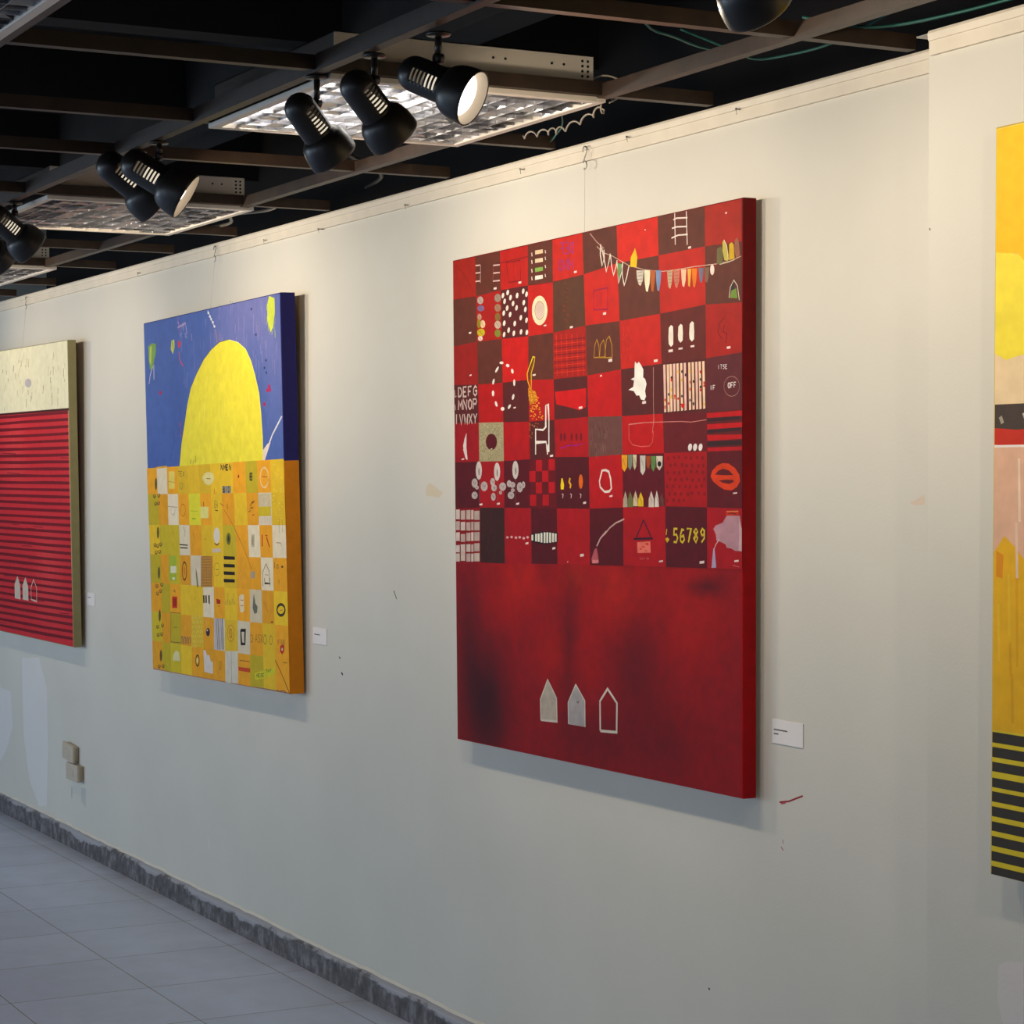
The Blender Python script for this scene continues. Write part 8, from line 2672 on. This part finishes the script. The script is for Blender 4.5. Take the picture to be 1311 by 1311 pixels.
[1,110,80,60,3,80,12346,8165,12406,8045],
[1,206,196,180,4,80,3268,8116,3328,7996],
[1,206,196,180,4,80,11329,8228,11389,8108],
[1,206,196,180,2,80,1000,8109,1060,7989],
[1,110,80,60,3,80,6051,8022,6111,7902],
[1,110,80,60,4,80,2761,8088,2821,7968],
[1,30,26,26,3,80,7648,8121,7708,8001],
[1,160,150,130,2,80,9974,8238,10034,8118],
[0,222,140,20,2,0,111,5726,291,5657,271,5241,111,5269],
[0,58,52,44,4,0,24,2510,12924,2504,12922,2322,22,2321],
[0,58,52,44,4,0,22,2244,12922,2243,12920,2067,20,2063],
[0,58,52,44,4,0,20,1979,12920,1979,12919,1809,19,1809],
[0,58,52,44,3,0,18,1696,12918,1695,12917,1528,17,1527],
[0,58,52,44,3,0,16,1453,12916,1454,12915,1268,15,1271],
[0,58,52,44,3,0,14,1186,12914,1186,12913,1002,13,1009],
[0,58,52,44,3,0,13,917,12913,915,12911,740,11,749],
[0,58,52,44,3,0,11,658,12911,659,12910,491,10,484],
[0,58,52,44,3,0,9,388,12909,387,12908,227,8,217],
[0,58,52,44,3,0,7,123,12907,127,12906,-20,6,-27]]
canvas('yellow painting with black and yellow stripes below, cut by the right edge', QY, DY, .030, lambda u, v: (236, 200, 90), lambda u, v: (200, 170, 60), M_paint, M_wood)

# ------------------------------------------------------------------ small things on the wall
def card(x0, z0, x1, z1, label, lines):
    s = MB(((x0+x1)/2, 0, (z0+z1)/2)); s.box(x0, -.0022, z0, x1, 0, z1)
    root = empty('info_card', ((x0+x1)/2, 0, (z0+z1)/2)); tag(root, label, 'card', 'title cards beside the paintings')
    s.build('sheet', M_card, root)
    if lines:
        t = MB(root.location)
        for (a, b, h) in lines:
            x = x0+(x1-x0)*a
            while x < x0+(x1-x0)*b:
                wd = random.uniform(.0015, .003)
                t.box(x, -.0026, h-.0013, x+wd, -.0022, h+.0013); x += wd+.0009
        t.build('lettering', M_ink, root)
card(-3.790, 1.016, -3.681, 1.068, 'white title card just right of the red patchwork painting', [(.06, .48, 1.046), (.06, .2, 1.037)])
card(-6.262, 1.060, -6.156, 1.112, 'small white title card right of the sun painting', [(.1, .5, 1.09)])
card(-8.612, 1.057, -8.512, 1.110, 'tiny pale title card beside the striped painting at left', [(.1, .5, 1.09)])

def picture_hook(x, label, drop_to, xo):
    O = (x, -.02, 2.40)
    root = empty('picture_hook', O); tag(root, label, 'hook', 'wire hooks on the picture rail')
    s = MB(O); P = []
    for i in range(9):
        a = math.pi*(1.15-1.3*i/8); P.append((x+.010*math.cos(a), -.022, 2.405+.009*math.sin(a)))
    for i in range(1, 10):
        a = math.pi*(.9-1.5*i/9); P.append((x-.001+.010*math.cos(a), -.022, 2.368-.0+.010*math.sin(a)))
    s.tube(P, .0016, 6); s.build('hook_wire', M_steel, root)
    l = MB(O); l.tube([(x, -.022, 2.362), (xo, drop_to[0], drop_to[1])], .0004, 5); l.build('hanging_line', M_clear, root)
picture_hook(-4.541, 'thin wire hook above the red patchwork painting', (-.03, 2.17), -4.53)
picture_hook(-7.068, 'thin wire hook above the yellow sun painting', (-.045, 2.16), -7.06)
picture_hook(-9.43, 'thin wire hook above the cream and red striped painting', (-.045, 2.16), -9.42)
for i, (x, z) in enumerate(((-4.87, 2.40), (-5.55, 2.385), (-6.17, 2.38), (-6.62, 2.39), (-4.35, 2.41), (-3.9, 2.407), (-7.9, 2.39))):
    s = MB((x, -.010, z)); s.lathe([(0, .0015), (.019, .0015), (.019, .0035), (.021, .0025)], Matrix.Translation((x, -.001, z)) @ Matrix.Rotation(math.pi/2, 4, 'X'), 8)
    s.tube([(x, -.020, z), (x+.002, -.02, z-.012)], .0008, 5)
    tag(s.build('nail', M_steel), 'small bent nail in the picture rail', 'nail', 'nails along the picture rail')

def socket(x0, x1, z0, z1, th, rot, label):
    cx, cz = (x0+x1)/2, (z0+z1)/2; hw, hh = (x1-x0)/2, (z1-z0)/2
    root = empty('wall_socket', (cx, 0, cz)); root.rotation_euler = (0, rot, 0); tag(root, label, 'wall socket')
    s = MB(); s.box(-hw*.86, -th*.6, -hh*.86, hw*.86, -.0005, hh*.86); s.build('back_box', M_socket, root, bevel=.003)
    s = MB(); s.box(-hw, -th, -hh, hw, -th*.55, hh); s.build('cover_plate', M_socket, root, bevel=.004)
    s = MB(); s.box(-hw*.35, -th-.0015, -hh*.4, hw*.35, -th+.001, hh*.4); s.build('rocker', M_socket, root, bevel=.001)
socket(-8.89, -8.735, .377, .450, .030, math.radians(4), 'loose tilted beige wall box, upper of the two at the lower left')
socket(-8.83, -8.67, .299, .371, .032, 0, 'straight beige wall box directly under the tilted one')

# cables in the open ceiling
def cable(name, pts, r, m, label, cat='cable', group=None):
    P = []
    pts = [Vector(p) for p in pts]
    for i in range(len(pts)-1):
        p0 = pts[max(i-1, 0)]; p1 = pts[i]; p2 = pts[i+1]; p3 = pts[min(i+2, len(pts)-1)]
        for k in range(8):
            t = k/8
            P.append(.5*((2*p1)+(-p0+p2)*t+(2*p0-5*p1+4*p2-p3)*t*t+(-p0+3*p1-3*p2+p3)*t**3))
    P.append(pts[-1])
    s = MB(pts[0]); s.tube(P, r, 8, 0); return tag(s.build(name, m), label, cat, group)
TG = 'green cables in the open ceiling'
cable('ceiling_cable', [(-3.60, -.47, 2.52), (-3.643, -.408, 2.50), (-3.684, -.333, 2.5), (-3.756, -.206, 2.5), (-3.82, -.10, 2.52), (-3.86, .05, 2.58)], .0028, M_teal, 'green cable ending above the bar, left of the two nearest cable loops', group=TG)
cable('ceiling_cable', [(-3.70, -.30, 2.52), (-3.658, -.2, 2.478), (-3.68, -.131, 2.470), (-3.635, -.094, 2.470), (-3.502, -.06, 2.478), (-3.36, .0, 2.53)], .0028, M_teal, 'green cable sagging in a loop below the near ceiling bar', group=TG)
cable('ceiling_cable', [(-3.42, -.2, 2.50), (-3.315, -.149, 2.466), (-3.25, -.10, 2.462), (-3.12, -.07, 2.462), (-2.98, -.06, 2.462), (-2.8, -.05, 2.462)], .0032, M_teal, 'green cable along the top of the wall at the upper right', group=TG)
cable('ceiling_cable', [(-4.72, -.022, 2.445), (-4.60, -.07, 2.448), (-4.504, -.108, 2.46), (-4.36, -.2, 2.50), (-4.25, -.22, 2.56)], .0022, M_teal, 'thin green cable dropping behind the coiled cord', group=TG)
BG = 'dark cables lying on the ceiling grid'
cable('ceiling_cable', [(-5.1, -.8, 2.50), (-5.0, -.55, 2.47), (-5.3, -.30, 2.47), (-5.5, -.12, 2.46), (-5.9, .02, 2.48)], .006, M_cable, 'dark cable crossing the grid between the two louvred lights', group=BG)
cable('ceiling_cable', [(-6.0, -.22, 2.47), (-6.3, -.12, 2.455), (-6.55, -.16, 2.46), (-6.8, -.08, 2.46), (-7.2, -.12, 2.47)], .006, M_grey, 'grey brown cable lying along the wall head at the left', group=None)
cable('ceiling_cable', [(-4.03, -.33, 2.462), (-4.0, -.30, 2.475), (-3.98, -.27, 2.462), (-4.0, -.25, 2.44), (-4.04, -.262, 2.425)], .0022, M_grey, 'short grey wire loop at the corner of the bright ceiling light')
# coiled spiral cord hanging from the end of the bright fitting
P = []
path = [Vector(q) for q in ((-4.028, -0.269, 2.425), (-4.152, -0.24, 2.415), (-4.297, -0.231, 2.405), (-4.342, -0.247, 2.405), (-4.5, -0.225, 2.42))]; a = path[0]
for i in range(201):
    t = i/200*(len(path)-1); k = min(int(t), len(path)-2); c = path[k].lerp(path[k+1], t-k)
    an = i/200*2*math.pi*8; am = .007 if i > 24 else .014
    P.append(c+Vector((.45, .89, 0))*(am*.6*math.cos(an))+Vector((0, 0, am*math.sin(an))))
s = MB(a); s.tube(P, .0022, 6)
tag(s.build('spiral_cord', M_grey), 'grey coiled cord hanging beside the bright ceiling light', 'cord')
s = MB((-3.2, -.06, 2.44)); s.box(-3.20, -.10, 2.4265, -3.155, -.03, 2.4295); s.box(-3.19, -.034, 2.405, -3.175, -.030, 2.428)
tag(s.build('metal_bracket', M_alu2), 'small metal bracket on top of the wall by the step', 'bracket')

# ------------------------------------------------------------------ light
W = bpy.data.worlds.new('daylight'); SC.world = W; W.use_nodes = True
bg = W.node_tree.nodes['Background']; bg.inputs[0].default_value = (.62, .78, 1, 1); bg.inputs[1].default_value = .6
def area(name, loc, target, sx, sy, e, col):
    L = bpy.data.lights.new(name, 'AREA'); L.shape = 'RECTANGLE'; L.size = sx; L.size_y = sy; L.energy = e; L.color = col
    o = bpy.data.objects.new(name, L); link(o); o.location = loc
    o.rotation_euler = (Vector(target)-Vector(loc)).to_track_quat('-Z', 'Y').to_euler(); return o
for i, x in enumerate((-10.0, -5.5, -1.0)):
    area('window_daylight', (x, -6.45, 1.55), (x, -2.2, 0), 3.8, 1.6, (135, 36, 8)[i], (.66, .82, 1))
# added warm fill from overhead, with no fitting behind it
area('room_fill', (-6.0, -3.2, 2.41), (-6.0, -3.2, 0), 7, .5, 5, (1, .93, .82))

# ------------------------------------------------------------------ camera
f, yaw, pitch, roll, d, cx = 2722.9715, 1.1127, -.0173, -.0022, 2.7669, 515.4762
fw = Vector((-math.sin(yaw)*math.cos(pitch), math.cos(yaw)*math.cos(pitch), math.sin(pitch)))
r = Vector((math.cos(yaw), math.sin(yaw), 0)); u = r.cross(fw)
r2 = r*math.cos(roll)+u*math.sin(roll); u2 = -r*math.sin(roll)+u*math.cos(roll)
cam = bpy.data.cameras.new('camera'); co = bpy.data.objects.new('camera', cam); link(co)
co.matrix_world = Matrix.Translation((0, -d, 1.6)) @ Matrix((r2, u2, -fw)).transposed().to_4x4()
cam.sensor_width = 36; cam.lens = 36*f/1311; cam.shift_x = (655.5-cx)/1311; cam.clip_start = .05
SC.camera = co
vs = SC.view_settings; vs.view_transform = 'Standard'; vs.look = 'None'; vs.exposure = 0; vs.gamma = 1; vs.use_curve_mapping = False
